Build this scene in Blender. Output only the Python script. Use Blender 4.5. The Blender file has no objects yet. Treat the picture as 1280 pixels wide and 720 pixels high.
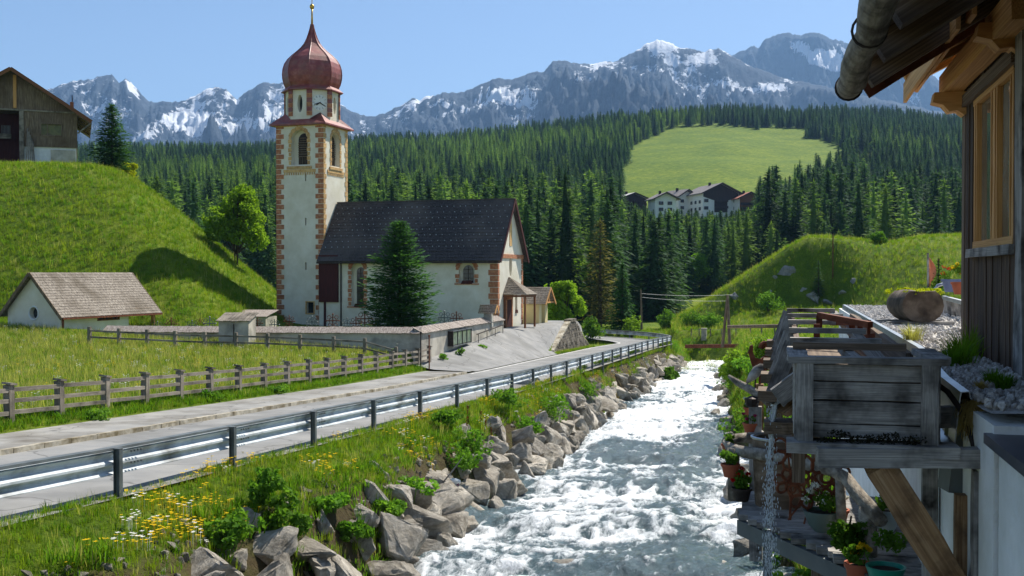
import bpy, math, random
import numpy as np
from mathutils import Matrix, Vector, Euler
rad = math.radians
random.seed(7); RNG = np.random.default_rng(7)
sc = bpy.context.scene
# ------------------------------------------------------------------ camera, sky, sun, exposure
FPX, YAW, PITCH = 1350.0, rad(14), math.atan(19 / 1350.0)
cam = bpy.data.cameras.new('camera'); camo = bpy.data.objects.new('camera', cam); sc.collection.objects.link(camo)
cam.sensor_width = 36; cam.lens = FPX / 1280 * 36; cam.clip_start = 0.1; cam.clip_end = 40000
camo.rotation_euler = (rad(90) - PITCH, 0, YAW); sc.camera = camo
SUN_AZ, SUN_EL = rad(26), rad(50)        # azimuth clockwise from +Y (the street), elevation
world = bpy.data.worlds.new('World'); sc.world = world; world.use_nodes = True
_n = world.node_tree.nodes; _sky = _n.new('ShaderNodeTexSky'); _sky.sky_type = 'NISHITA'; _sky.sun_disc = False
_sky.sun_elevation = SUN_EL; _sky.sun_rotation = SUN_AZ; _sky.air_density = 1.0; _sky.dust_density = 1.3; _sky.ozone_density = 2.0; _sky.altitude = 1600
world.node_tree.links.new(_sky.outputs[0], _n['Background'].inputs[0]); _n['Background'].inputs[1].default_value = 0.088
sunl = bpy.data.lights.new('sun', 'SUN'); sunl.energy = 5.0; sunl.angle = rad(0.53); sunl.color = (1, .95, .86)
suno = bpy.data.objects.new('sun', sunl); sc.collection.objects.link(suno)
SUND = Vector((math.sin(SUN_AZ) * math.cos(SUN_EL), math.cos(SUN_AZ) * math.cos(SUN_EL), math.sin(SUN_EL)))
suno.rotation_euler = SUND.to_track_quat('Z', 'Y').to_euler(); suno.location = (20, 20, 60)
sc.view_settings.view_transform = 'Standard'; sc.view_settings.look = 'None'; sc.view_settings.exposure = 0.72; sc.view_settings.gamma = 1
sc.cycles.use_denoising = True; sc.cycles.max_bounces = 6; sc.cycles.transparent_max_bounces = 6; sc.cycles.volume_bounces = 0
sc.cycles.diffuse_bounces = 3; sc.cycles.glossy_bounces = 2; sc.cycles.transmission_bounces = 3; sc.cycles.sample_clamp_indirect = 6
# ------------------------------------------------------------------ pixel helpers (a pixel gives a direction, Z is the distance)
FW = Vector((-math.sin(YAW) * math.cos(PITCH), math.cos(YAW) * math.cos(PITCH), -math.sin(PITCH)))
RT = Vector((math.cos(YAW), math.sin(YAW), 0)); UP = RT.cross(FW)
def U(px, py, Z): return (FW + RT * ((px - 640) / FPX) - UP * ((py - 360) / FPX)) * Z
def proj(P):
    P = Vector(P); z = P.dot(FW); return 640 + FPX * P.dot(RT) / z, 360 - FPX * P.dot(UP) / z, z
# ------------------------------------------------------------------ object helpers
WM = {}; ROOT = sc.collection
def S(r, g, b):
    def c(v):
        v /= 255.0; return v / 12.92 if v <= .04045 else ((v + .055) / 1.055) ** 2.4
    return (c(r), c(g), c(b), 1)
def tag(o, label=None, cat=None, group=None, kind=None):
    for k, v in (('label', label), ('category', cat), ('group', group), ('kind', kind)):
        if v: o[k] = v
    return o
def link(o, parent=None, W=None):
    ROOT.objects.link(o)
    if parent is not None: o.parent = parent
    WM[o] = W if W is not None else (WM[parent] if parent is not None else Matrix.Identity(4)); return o
def thing(name, label, cat, loc=(0, 0, 0), rz=0, group=None):
    o = bpy.data.objects.new(name, None); o.empty_display_size = .2
    o.location = loc; o.rotation_euler = (0, 0, rz)
    link(o, None, Matrix.Translation(Vector(loc)) @ Matrix.Rotation(rz, 4, 'Z')); return tag(o, label, cat, group)
def np_mesh(name, V, Fq, mats=None, smooth=False, mi=None, cols=None):
    """mesh from numpy arrays; Fq (n,3) or (n,4)"""
    V = np.asarray(V, np.float32); Fq = np.asarray(Fq, np.int32); n, k = Fq.shape
    me = bpy.data.meshes.new(name); me.vertices.add(len(V)); me.vertices.foreach_set('co', V.ravel())
    me.loops.add(n * k); me.loops.foreach_set('vertex_index', Fq.ravel())
    me.polygons.add(n); me.polygons.foreach_set('loop_start', np.arange(0, n * k, k, dtype=np.int32))
    if mi is not None: me.polygons.foreach_set('material_index', np.asarray(mi, np.int32))
    me.polygons.foreach_set('use_smooth', np.full(n, bool(smooth)))
    if cols:
        for cn, cv in cols.items():
            at = me.attributes.new(cn, 'FLOAT', 'POINT'); at.data.foreach_set('value', np.asarray(cv, np.float32))
    me.update(calc_edges=True)
    for m in (mats or []): me.materials.append(m)
    return me
class MB:
    def __init__(s, T=None): s.v = []; s.f = []; s.m = []; s.T = T or Matrix.Identity(4)
    def add(s, vs, fs, m=0):
        b = len(s.v); s.v += [s.T @ Vector(p) for p in vs]; s.f += [tuple(b + i for i in f) for f in fs]; s.m += [m] * len(fs); return s
    def box(s, c, d, R=None, m=0):
        c = Vector(c); h = Vector(d) / 2; vs = []
        for x in (-1, 1):
            for y in (-1, 1):
                for z in (-1, 1):
                    p = Vector((x * h.x, y * h.y, z * h.z)); vs.append(c + (R @ p if R else p))
        return s.add(vs, [(0, 1, 3, 2), (4, 6, 7, 5), (0, 4, 5, 1), (2, 3, 7, 6), (0, 2, 6, 4), (1, 5, 7, 3)], m)
    def bx(s, x0, x1, y0, y1, z0, z1, m=0): return s.box(((x0 + x1) / 2, (y0 + y1) / 2, (z0 + z1) / 2), (x1 - x0, y1 - y0, z1 - z0), None, m)
    def beam(s, p0, p1, w, h, m=0, up=(0, 0, 1)):
        p0, p1 = Vector(p0), Vector(p1); return s.box((p0 + p1) / 2, ((p1 - p0).length, w, h), basis(p1 - p0, up), m)
    def tube(s, path, r, n=8, cap=True, m=0):
        P = [Vector(p) for p in path]; rs = r if hasattr(r, '__len__') else [r] * len(P); vs = []; fs = []; pr = None
        for i, p in enumerate(P):
            t = (P[min(i + 1, len(P) - 1)] - P[max(i - 1, 0)]).normalized()
            a = pr if pr is not None else (Vector((0, 0, 1)) if abs(t.z) < .9 else Vector((1, 0, 0)))
            a = (a - t * a.dot(t)).normalized(); pr = a; b = t.cross(a)
            vs += [p + (a * math.cos(2 * math.pi * k / n) + b * math.sin(2 * math.pi * k / n)) * rs[i] for k in range(n)]
        for i in range(len(P) - 1):
            for k in range(n): fs.append((i * n + k, i * n + (k + 1) % n, (i + 1) * n + (k + 1) % n, (i + 1) * n + k))
        if cap: fs += [tuple(range(n))[::-1], tuple(range((len(P) - 1) * n, len(P) * n))]
        return s.add(vs, fs, m)
    def lathe(s, prof, c=(0, 0, 0), n=12, m=0, ph=0):
        c = Vector(c); vs = []; fs = []
        for r, z in prof: vs += [c + Vector((r * math.cos(ph + 2 * math.pi * k / n), r * math.sin(ph + 2 * math.pi * k / n), z)) for k in range(n)]
        for i in range(len(prof) - 1):
            for k in range(n): fs.append((i * n + k, i * n + (k + 1) % n, (i + 1) * n + (k + 1) % n, (i + 1) * n + k))
        if prof[0][0] > 1e-4: fs.append(tuple(range(n))[::-1])
        if prof[-1][0] > 1e-4: fs.append(tuple(range((len(prof) - 1) * n, len(prof) * n)))
        return s.add(vs, fs, m)
    def ext(s, poly, d, m=0):
        """extrude a planar polygon (3d points) by vector d"""
        n = len(poly); P = [Vector(p) for p in poly]; d = Vector(d)
        return s.add(P + [p + d for p in P], [tuple(range(n))[::-1], tuple(range(n, 2 * n))] + [(i, (i + 1) % n, n + (i + 1) % n, n + i) for i in range(n)], m)
    def build(s, name, mats, parent=None, smooth=False, **kw):
        me = bpy.data.meshes.new(name); I = (WM[parent].inverted() if parent is not None else Matrix.Identity(4))
        me.from_pydata([tuple(I @ v) for v in s.v], [], s.f); mats = mats if isinstance(mats, (list, tuple)) else [mats]
        for m in mats: me.materials.append(m)
        if len(mats) > 1: me.polygons.foreach_set('material_index', s.m)
        if smooth: me.polygons.foreach_set('use_smooth', [True] * len(me.polygons))
        import bmesh
        bm = bmesh.new(); bm.from_mesh(me); bmesh.ops.recalc_face_normals(bm, faces=bm.faces); bm.to_mesh(me); bm.free()
        if smooth == 'auto': me.set_sharp_from_angle(angle=rad(40))
        me.update(); o = link(bpy.data.objects.new(name, me), parent); return tag(o, **kw)
def basis(d, up=(0, 0, 1)):
    x = Vector(d).normalized(); u = Vector(up)
    if abs(x.dot(u)) > .98: u = Vector((0, 1, 0)) if abs(x.y) < .9 else Vector((1, 0, 0))
    y = u.cross(x).normalized(); z = x.cross(y); return Matrix((x, y, z)).transposed()
PLK = {}
def plank_mesh(mat, var, seg=6, j=.035):
    k = (mat.name, var, seg)
    if k not in PLK:
        rr = random.Random(var * 31 + seg); vs = []; fs = []
        for i in range(seg + 1):
            jj = j if seg > 1 else .0
            for (y, z) in ((-.5, -.5), (.5, -.5), (.5, .5), (-.5, .5)): vs.append((-.5 + i / seg, y + rr.uniform(-jj, jj), z + rr.uniform(-jj, jj)))
        for i in range(seg):
            for q in range(4): fs.append((i * 4 + q, (i + 1) * 4 + q, (i + 1) * 4 + (q + 1) % 4, i * 4 + (q + 1) % 4))
        fs += [(0, 1, 2, 3), tuple(seg * 4 + q for q in (3, 2, 1, 0))]
        me = bpy.data.meshes.new('plank'); me.from_pydata(vs, [], fs); me.materials.append(mat); me.update(); PLK[k] = me
    return PLK[k]
def piece(name, mat, parent, M, seg=1, var=None):
    """unit box (length on local x) placed with world matrix M, sharing mesh data"""
    me = plank_mesh(mat, var if var is not None else (random.randrange(4) if seg > 1 else 0), seg)
    o = bpy.data.objects.new(name, me); link(o, parent, M); o.matrix_basis = (WM[parent].inverted() @ M) if parent is not None else M; return o
def bpc(name, mat, parent, p0, p1, w, h, T=None, up=(0, 0, 1), seg=1):
    T = T or Matrix.Identity(4); p0, p1 = Vector(p0), Vector(p1); d = p1 - p0
    return piece(name, mat, parent, T @ Matrix.Translation((p0 + p1) / 2) @ basis(d, up).to_4x4() @ Matrix.Diagonal((d.length, w, h, 1)), seg)
def dup_mesh(name, me, parent, M):
    o = bpy.data.objects.new(name, me); link(o, parent, M); o.matrix_basis = (WM[parent].inverted() @ M) if parent is not None else M; return o
# ------------------------------------------------------------------ noise
def _h(ix, iy, s):
    n = (ix.astype(np.int64) * 374761393 + iy.astype(np.int64) * 668265263 + s * 1274126177) & 0x7fffffff
    n = ((n ^ (n >> 13)) * 1274126177) & 0x7fffffff; return ((n ^ (n >> 16)) & 0xffff) / 65535.0
def vn(x, y, s=0):
    x = np.asarray(x, float); y = np.asarray(y, float); ix = np.floor(x); iy = np.floor(y); fx = x - ix; fy = y - iy
    fx = fx * fx * fx * (fx * (fx * 6 - 15) + 10); fy = fy * fy * fy * (fy * (fy * 6 - 15) + 10)
    a = _h(ix, iy, s); b = _h(ix + 1, iy, s); c = _h(ix, iy + 1, s); d = _h(ix + 1, iy + 1, s)
    return ((a + (b - a) * fx) * (1 - fy) + (c + (d - c) * fx) * fy) * 2 - 1
def fbm(x, y, o=4, s=0, g=.5, l=2.03):
    t = 0; a = 1; n = 0
    for i in range(o): t = t + a * vn(x, y, s + i * 17); n += a; a *= g; x = x * l + 3.7; y = y * l + 1.3
    return t / n
def rdg(x, y, o=5, s=0, g=.5):
    t = 0; a = 1; n = 0
    for i in range(o): t = t + a * (1 - np.abs(vn(x, y, s + i * 13))) ** 2; n += a; a *= g; x = x * 2.07 + 5.1; y = y * 2.07 + 2.9
    return t / n
def ss(x, a, b): t = np.clip((x - a) / (b - a), 0, 1); return t * t * (3 - 2 * t)
# ------------------------------------------------------------------ materials
def newmat(name):
    m = bpy.data.materials.new(name); m.use_nodes = True; nt = m.node_tree; b = nt.nodes['Principled BSDF']; return m, nt, b
def N(nt, t, **kw):
    n = nt.nodes.new(t)
    for k, v in kw.items():
        if hasattr(n, k): setattr(n, k, v)
        else: n.inputs[k.replace('_', ' ')].default_value = v
    return n
def ramp(nt, stops):
    r = nt.nodes.new('ShaderNodeValToRGB'); e = r.color_ramp.elements
    e[0].position, e[0].color = stops[0]; e[1].position, e[1].color = stops[-1]
    for p, c in stops[1:-1]: q = e.new(p); q.color = c
    return r
def mixc(nt, fac, a, b, mode='MIX'):
    m = nt.nodes.new('ShaderNodeMix'); m.data_type = 'RGBA'; m.blend_type = mode
    for i, v in ((0, fac), (6, a), (7, b)):
        if hasattr(v, 'default_value') or hasattr(v, 'is_linked'): nt.links.new(v, m.inputs[i])
        else: m.inputs[i].default_value = v
    return m.outputs[2]
def coords(nt, coord='world', stretch=(1, 1, 1), rz=0):
    if coord == 'world': g = nt.nodes.new('ShaderNodeNewGeometry').outputs['Position']
    else: g = nt.nodes.new('ShaderNodeTexCoord').outputs['Object']
    mp = nt.nodes.new('ShaderNodeMapping'); mp.inputs['Scale'].default_value = stretch; mp.inputs['Rotation'].default_value = (0, 0, rz)
    nt.links.new(g, mp.inputs[0]); out = mp.outputs[0]
    if coord == 'obj':
        oi = nt.nodes.new('ShaderNodeObjectInfo'); ma = N(nt, 'ShaderNodeMath', operation='MULTIPLY'); ma.inputs[1].default_value = 57.0
        nt.links.new(oi.outputs['Random'], ma.inputs[0]); va = N(nt, 'ShaderNodeVectorMath', operation='ADD')
        nt.links.new(out, va.inputs[0]); nt.links.new(ma.outputs[0], va.inputs[1]); out = va.outputs[0]
    return out
def noise(nt, vec, scale, detail=5, rough=.55, dist=0):
    n = N(nt, 'ShaderNodeTexNoise'); n.inputs['Scale'].default_value = scale; n.inputs['Detail'].default_value = detail
    n.inputs['Roughness'].default_value = rough; n.inputs['Distortion'].default_value = dist; nt.links.new(vec, n.inputs['Vector']); return n.outputs['Fac']
def pm(name, stops, sc=4, rough=.8, bump=.2, coord='world', stretch=(1, 1, 1), rnd=.15, metal=0, bsc=None, bd=.02, dirt=None, spec=.3, rz=0):
    """noise driven Principled material; stops = colours low..high"""
    m, nt, b = newmat(name); v = coords(nt, coord, stretch, rz); f = noise(nt, v, sc)
    k = len(stops); r = ramp(nt, [(.28 + .44 * i / (k - 1), c) for i, c in enumerate(stops)]); nt.links.new(f, r.inputs[0]); c = r.outputs[0]
    if dirt:
        g2 = coords(nt, 'world'); f2 = noise(nt, g2, dirt[1], 4, .6); r2 = ramp(nt, [(.45, (0, 0, 0, 1)), (.68, (1, 1, 1, 1))]); nt.links.new(f2, r2.inputs[0])
        c = mixc(nt, r2.outputs[0], c, dirt[0])
    if rnd:
        oi = nt.nodes.new('ShaderNodeObjectInfo'); mr = N(nt, 'ShaderNodeMapRange'); mr.inputs[3].default_value = 1 - rnd; mr.inputs[4].default_value = 1 + rnd
        nt.links.new(oi.outputs['Random'], mr.inputs[0]); c = mixc(nt, 1.0, c, mr.outputs[0], 'MULTIPLY')
    nt.links.new(c, b.inputs['Base Color']); b.inputs['Roughness'].default_value = rough; b.inputs['Metallic'].default_value = metal; b.inputs['Specular IOR Level'].default_value = spec
    if bump:
        bn = N(nt, 'ShaderNodeBump'); bn.inputs['Strength'].default_value = bump; bn.inputs['Distance'].default_value = bd
        fb = f if bsc is None else noise(nt, v, bsc, 6, .6); nt.links.new(fb, bn.inputs['Height']); nt.links.new(bn.outputs[0], b.inputs['Normal'])
    return m
def leafmat(name, c1, c2, trans=.35, rnd=.25, sc=1.2, tcol=None):
    m, nt, b = newmat(name); v = coords(nt, 'world'); f = noise(nt, v, sc, 4, .65); r = ramp(nt, [(.3, c1), (.7, c2)]); nt.links.new(f, r.inputs[0]); c = r.outputs[0]
    oi = nt.nodes.new('ShaderNodeObjectInfo'); mr = N(nt, 'ShaderNodeMapRange'); mr.inputs[3].default_value = 1 - rnd; mr.inputs[4].default_value = 1 + rnd
    nt.links.new(oi.outputs['Random'], mr.inputs[0]); c = mixc(nt, 1.0, c, mr.outputs[0], 'MULTIPLY')
    nt.links.new(c, b.inputs['Base Color']); b.inputs['Roughness'].default_value = .7; b.inputs['Specular IOR Level'].default_value = .06
    t = nt.nodes.new('ShaderNodeBsdfTranslucent'); c2_ = mixc(nt, 1.0, c, tcol or (1.25, 1.3, .6, 1), 'MULTIPLY'); nt.links.new(c2_, t.inputs[0])
    mx = nt.nodes.new('ShaderNodeMixShader'); mx.inputs[0].default_value = trans; nt.links.new(b.outputs[0], mx.inputs[1]); nt.links.new(t.outputs[0], mx.inputs[2])
    nt.links.new(mx.outputs[0], nt.nodes['Material Output'].inputs[0]); return m
# ------------------------------------------------------------------ terrain
CA, SA = math.cos(YAW), math.sin(YAW)
RY = [-20, 0, 16.4, 44.4, 60.4, 96.2, 116.8, 140, 200]; RD = [2.2, 2.95, 3.87, 5.13, 5.68, 6.77, 7.6, 8, 8.3]
def R(Y): return -np.interp(Y, RY, RD)
def XL(Y): return np.interp(Y, [0, 21, 26, 35, 45, 62, 85, 123, 170], [-8.1, -8.15, -8.3, -8.7, -9.1, -9.7, -10.1, -10.2, -11]) + .35 * vn(np.asarray(Y) * .35, np.asarray(Y) * 0 + 3.3, 5)
def XR(Y): return np.interp(Y, [0, 25, 32, 47, 72, 120, 170], [.2, -.3, -.8, -2.1, -3.6, -6, -7]) + .3 * vn(np.asarray(Y) * .4, np.asarray(Y) * 0 + 8.3, 6)
def WL(Y): return R(Y) - 2.35
def xe(X, Y):
    rho = np.hypot(X + 36, Y - 112); return np.where(Y < 112, X, np.where(X > -36, rho - 36, Y - 148))
CY_Z = -4.35
CREST = ([-200, 100, 170, 300, 450, 560, 650, 740, 800, 850, 880, 910, 1000, 1100, 1200, 1300, 1500], [176, 176, 176, 178, 168, 163, 152, 143, 132, 127, 126, 124, 129, 132, 140, 146, 150])
HUMP = ([800, 845, 870, 900, 930, 960, 985, 1010, 1040, 1060, 1110, 1150, 1205, 1300, 1500], [412, 403, 388, 366, 345, 325, 309, 297, 298, 301, 305, 297, 293, 290, 300])
def ramp_t(X, Y):
    k = ss(Y, 79, 88.5); return (1 - k) * np.clip((-16.9 - X) / 3.3, 0, 1) + k * ss(-17.35 - X, 0, .35)
def H(X, Y):
    X = np.asarray(X, float); Y = np.asarray(Y, float)
    cx = CA * X + SA * Y; cz = np.maximum(-SA * X + CA * Y, 1.0); px = 640 + FPX * cx / cz
    r = R(Y); e = xe(X, Y); nz = fbm(X * .15, Y * .15, 4, 3)
    # meadow left of the pavement
    d = np.maximum(-19.1 - e, 0)
    up = np.interp(Y, [0, 40, 58, 75], [.028, .03, .055, .03])
    zl = r + .10 + .12 * ss(d, 0, 1.0) + up * d + np.interp(Y, [0, 45, 57, 60], [0, 0, .55, .6]) * ss(d, .8, 4) + .12 * nz * ss(d, .5, 4)
    zl = np.minimum(zl, -3.3 + .1 * nz)
    # churchyard plateau behind the wall
    inside = ss(Y + .08 * (X + 20), 58.6, 60.2) * ss(-20.3 - X, -.1, .6)
    cyl = CY_Z - np.clip(cz - 108, 0, 40) * .07 - (r * -1 - 4.35) * ss(Y, 94.5, 103) * ss(X, -36, -25)
    zl = np.where(Y > 112, np.minimum(cyl, zl + 99), zl * (1 - inside) + cyl * inside)
    # ramp and forecourt between wall and road
    fc = ss(Y, 58.5, 60) * (X > -20.9) * (X < -16.75) * (Y < 112)
    along = np.interp(Y, [58, 60, 78, 84, 100], [-5.45, -5.2, -4.32, -4.3, -4.3])
    tt = ramp_t(X, Y)
    zr = (r + .0) * (1 - tt) + (along + (r + 4.3) * ss(Y, 94.5, 103)) * tt - .12 * tt
    zl = np.where(fc > 0, zr, zl)
    # road bed, bank, river
    zroad = r - .05
    xl = XL(Y); xr = XR(Y); w = WL(Y); eb = np.where(Y < 112, X, np.minimum(e, X))
    bank = r - .02 - .48 * ss(X, -11.1, xl - 1.5) - 2.75 * ss(X, xl - 1.6, xl + .5) + .10 * fbm(X * .8, Y * .8, 3, 9)
    bank = np.where((Y > 112) & (X < xl - 1.5), r - .3 - .3 * ss(e, -11, -9), bank)
    rb = np.interp(Y, [-20, 0, 20, 45, 80, 110, 130, 170], [-3.2, -3.5, -4.3, -5.0, -5.6, -6.2, -6.9, -7.4]) + .15 * nz
    zrt = w - .9 + (rb - w + .9) * ss(X, xr - .6, xr + 2.2)
    riv = np.maximum(bank, zrt) ; riv = np.where((X > xl) & (X < xr), np.minimum(riv, w - .35), riv)
    z = np.where(e < -16.75, zl, np.where(e < -11.35, zroad, riv))
    z = np.where((e > -19.1) & (e < -16.75) & (Y < 58.5), r + .06, z)
    # valley floor further out
    inriv = ss(X, xl - 3.5, xl - 1.5) * (1 - ss(X, xr + 2, xr + 4)); far = ss(cz, 128, 160) * (1 - inriv * (1 - ss(cz, 160, 185))); z = z * (1 - far) + (-7.6) * far
    # left hill with the barn
    A = -4.4 + .62 * (cz - 72) + .5 * fbm(X * .05, Y * .05, 3, 21); B = 11.5 - .80 * (cx * 105 / np.maximum(cz, 100) + 39.7) - .10 * np.maximum(cz - 105, 0); Cc = 10.95 + 0 * X; D = 10.95 - .45 * np.maximum(cz - 128, 0)
    k = 1.2; hh = -k * np.log(np.exp(-A / k) + np.exp(-B / k) + np.exp(-Cc / k) + np.exp(-D / k)); hh = hh + .18 * nz
    k = .5; m_ = np.maximum(z, hh); hill = m_ + k * np.log(np.exp((z - m_) / k) + np.exp((hh - m_) / k)); z = np.where(hh > z - 4, hill, z)
    # grassy hump on the right
    zc = (341 - np.interp(px, *HUMP)) * 150 / FPX; c0 = np.interp(px, [845, 940, 965, 1040, 1180, 1260], [143, 142, 142, 141, 112, 104]); c1 = np.interp(px, [845, 940, 965, 1045, 1180], [150, 148.5, 148, 147, 150])
    st = ss(px, 890, 930) * (1 - ss(px, 1050, 1150)); hp = -6.9 + (zc + 6.9) * ((1 - .22 * st) * ss(cz, c0, c1) ** .85 + .22 * st * ss(cz, c0 - 14, c0 + 1)) * (1 - .75 * ss(cz, 152, 205)); hp = hp - 8 * inriv * (1 - ss(Y, 120, 132)); hp = hp + .35 * fbm(X * .12, Y * .12, 4, 31) * ss(zc, -6, -3) * ss(cz, c0, c0 + 12)
    z = np.where((cz > 95) & (px > 840) & (cz < 215), np.maximum(z, hp), z)
    # forest slopes
    yc = np.interp(px, *CREST); zt = (341 - yc) * 1100 / FPX - 17
    f1 = np.interp(cz, [165, 200, 300, 480, 520], [-7.6, -6, 4, 24, 33]); f2 = 33 + (zt - 33) * np.clip((cz - 520) / 580, 0, 1.0) ** .9 - .12 * np.maximum(cz - 1130, 0)
    F = np.where(cz < 520, f1, f2) + 4 * fbm(X * .008, Y * .008, 3, 41) * ss(cz, 200, 300) * (1 - .7 * ss(cz, 900, 1100))
    F = F * 1.0; z = np.where(cz > 165, np.maximum(z, F), z)
    return z
def Hs(x, y): return float(H(np.array([x]), np.array([y]))[0])
def ground_hit(px, py, z0=5, z1=1300):
    d = U(px, py, 1.0); Z = np.geomspace(z0, z1, 3000); P = np.outer(Z, np.array(d)); hit = np.argmax(P[:, 2] < H(P[:, 0], P[:, 1])); return Vector(P[hit])
def axis(dense0, dense1, step, lo, hi, g, mx):
    c = list(np.arange(dense0, dense1, step)); s = step; p = c[-1]
    while p < hi: s = min(s * g, mx); p += s; c.append(p)
    s = step; p = c[0]; l = []
    while p > lo: s = min(s * g, mx); p -= s; l.append(p)
    return np.array(l[::-1] + c)
def grid_faces(ny, nx):
    i = np.arange((ny - 1) * (nx - 1)); a = (i // (nx - 1)) * nx + i % (nx - 1); return np.stack([a, a + 1, a + nx + 1, a + nx], 1)
# grass ground material
def grassmat(name, a, b, c, soil):
    # soil shows where the vertex attribute says the bank is worn bare
    m, nt, bs = newmat(name); v = coords(nt, 'world'); f = noise(nt, v, .35, 6, .65); r = ramp(nt, [(.3, a), (.5, b), (.72, c)]); nt.links.new(f, r.inputs[0])
    f2 = noise(nt, v, 6, 5, .7); r2 = ramp(nt, [(.35, (.55, .6, .5, 1)), (.7, (1.25, 1.2, 1.1, 1))]); nt.links.new(f2, r2.inputs[0]); col = mixc(nt, 1.0, r.outputs[0], r2.outputs[0], 'MULTIPLY'); f5 = noise(nt, v, .035, 5, .6); r5 = ramp(nt, [(.36, (.78, .86, .9, 1)), (.64, (1.2, 1.12, 1.0, 1))]); nt.links.new(f5, r5.inputs[0]); col = mixc(nt, 1.0, col, r5.outputs[0], 'MULTIPLY')
    sa = N(nt, 'ShaderNodeAttribute'); sa.attribute_name = 'soil'
    mr = N(nt, 'ShaderNodeMapRange'); mr.inputs[1].default_value = .0; mr.inputs[2].default_value = .75; mr.inputs[4].default_value = 1.9; nt.links.new(sa.outputs['Fac'], mr.inputs[0]); 
    f3 = noise(nt, v, 1.3, 4, .6); ml = N(nt, 'ShaderNodeMath', operation='MULTIPLY', use_clamp=True); nt.links.new(mr.outputs[0], ml.inputs[0]); nt.links.new(f3, ml.inputs[1])
    f6 = noise(nt, v, .16, 6, .7, 1.2); r6 = ramp(nt, [(.60, (0, 0, 0, 1)), (.72, (.55, .55, .55, 1))]); nt.links.new(f6, r6.inputs[0]); col = mixc(nt, r6.outputs[0], col, S(136, 130, 62)); col = mixc(nt, ml.outputs[0], col, soil); nt.links.new(col, bs.inputs['Base Color']); bs.inputs['Roughness'].default_value = .9; bs.inputs['Specular IOR Level'].default_value = .1
    bn = N(nt, 'ShaderNodeBump'); bn.inputs['Strength'].default_value = .9; bn.inputs['Distance'].default_value = .25; f4 = noise(nt, v, 2.2, 8, .75); nt.links.new(f4, bn.inputs['Height']); nt.links.new(bn.outputs[0], bs.inputs['Normal']); return m
M_GRASS = grassmat('grass_ground', S(76, 100, 22), S(98, 120, 30), S(126, 138, 46), S(82, 72, 50))
_gx = axis(-24, 4, .25, -1150, 950, 1.035, 18); _gy = axis(8, 128, .4, -40, 1900, 1.03, 18)
GX, GY = np.meshgrid(_gx, _gy); GZ = H(GX, GY); _xl = XL(GY); _xr = XR(GY); SOIL = (1 - ss(GY, 105, 125)) * np.where(GY < 150, ss(GX, _xl - 1.75, _xl - 1.1) * (GX < _xl + 4) + ss(-GX, -_xr - 1.2, -_xr - .3) * (GX > _xr - 4), 0)
me = np_mesh('ground', np.stack([GX.ravel(), GY.ravel(), GZ.ravel()], 1), grid_faces(len(_gy), len(_gx)), [M_GRASS], True, cols={'soil': SOIL.ravel()})
tag(link(bpy.data.objects.new('ground', me)), kind='structure', label='grassy valley ground with meadow, banks and hills')
# ------------------------------------------------------------------ mountains
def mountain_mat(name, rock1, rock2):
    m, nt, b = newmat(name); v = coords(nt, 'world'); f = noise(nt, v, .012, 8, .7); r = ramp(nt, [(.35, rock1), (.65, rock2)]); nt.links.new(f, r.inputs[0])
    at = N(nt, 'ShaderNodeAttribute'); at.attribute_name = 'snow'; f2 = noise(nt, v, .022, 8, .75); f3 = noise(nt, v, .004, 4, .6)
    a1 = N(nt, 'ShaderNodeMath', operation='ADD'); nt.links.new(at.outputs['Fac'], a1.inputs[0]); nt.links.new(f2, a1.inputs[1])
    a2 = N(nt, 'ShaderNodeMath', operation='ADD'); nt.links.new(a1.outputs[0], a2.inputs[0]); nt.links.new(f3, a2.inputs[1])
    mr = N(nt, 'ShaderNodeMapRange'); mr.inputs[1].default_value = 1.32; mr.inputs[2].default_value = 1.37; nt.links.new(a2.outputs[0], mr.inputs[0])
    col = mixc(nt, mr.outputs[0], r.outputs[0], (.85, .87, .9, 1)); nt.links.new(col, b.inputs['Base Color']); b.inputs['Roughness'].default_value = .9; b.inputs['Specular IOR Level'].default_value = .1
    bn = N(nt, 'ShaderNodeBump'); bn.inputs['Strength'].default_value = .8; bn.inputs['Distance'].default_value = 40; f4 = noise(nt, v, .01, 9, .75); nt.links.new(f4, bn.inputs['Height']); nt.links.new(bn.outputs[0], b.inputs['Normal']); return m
M_MTN = mountain_mat('alpine_rock', S(40, 50, 64), S(84, 94, 104))
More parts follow.
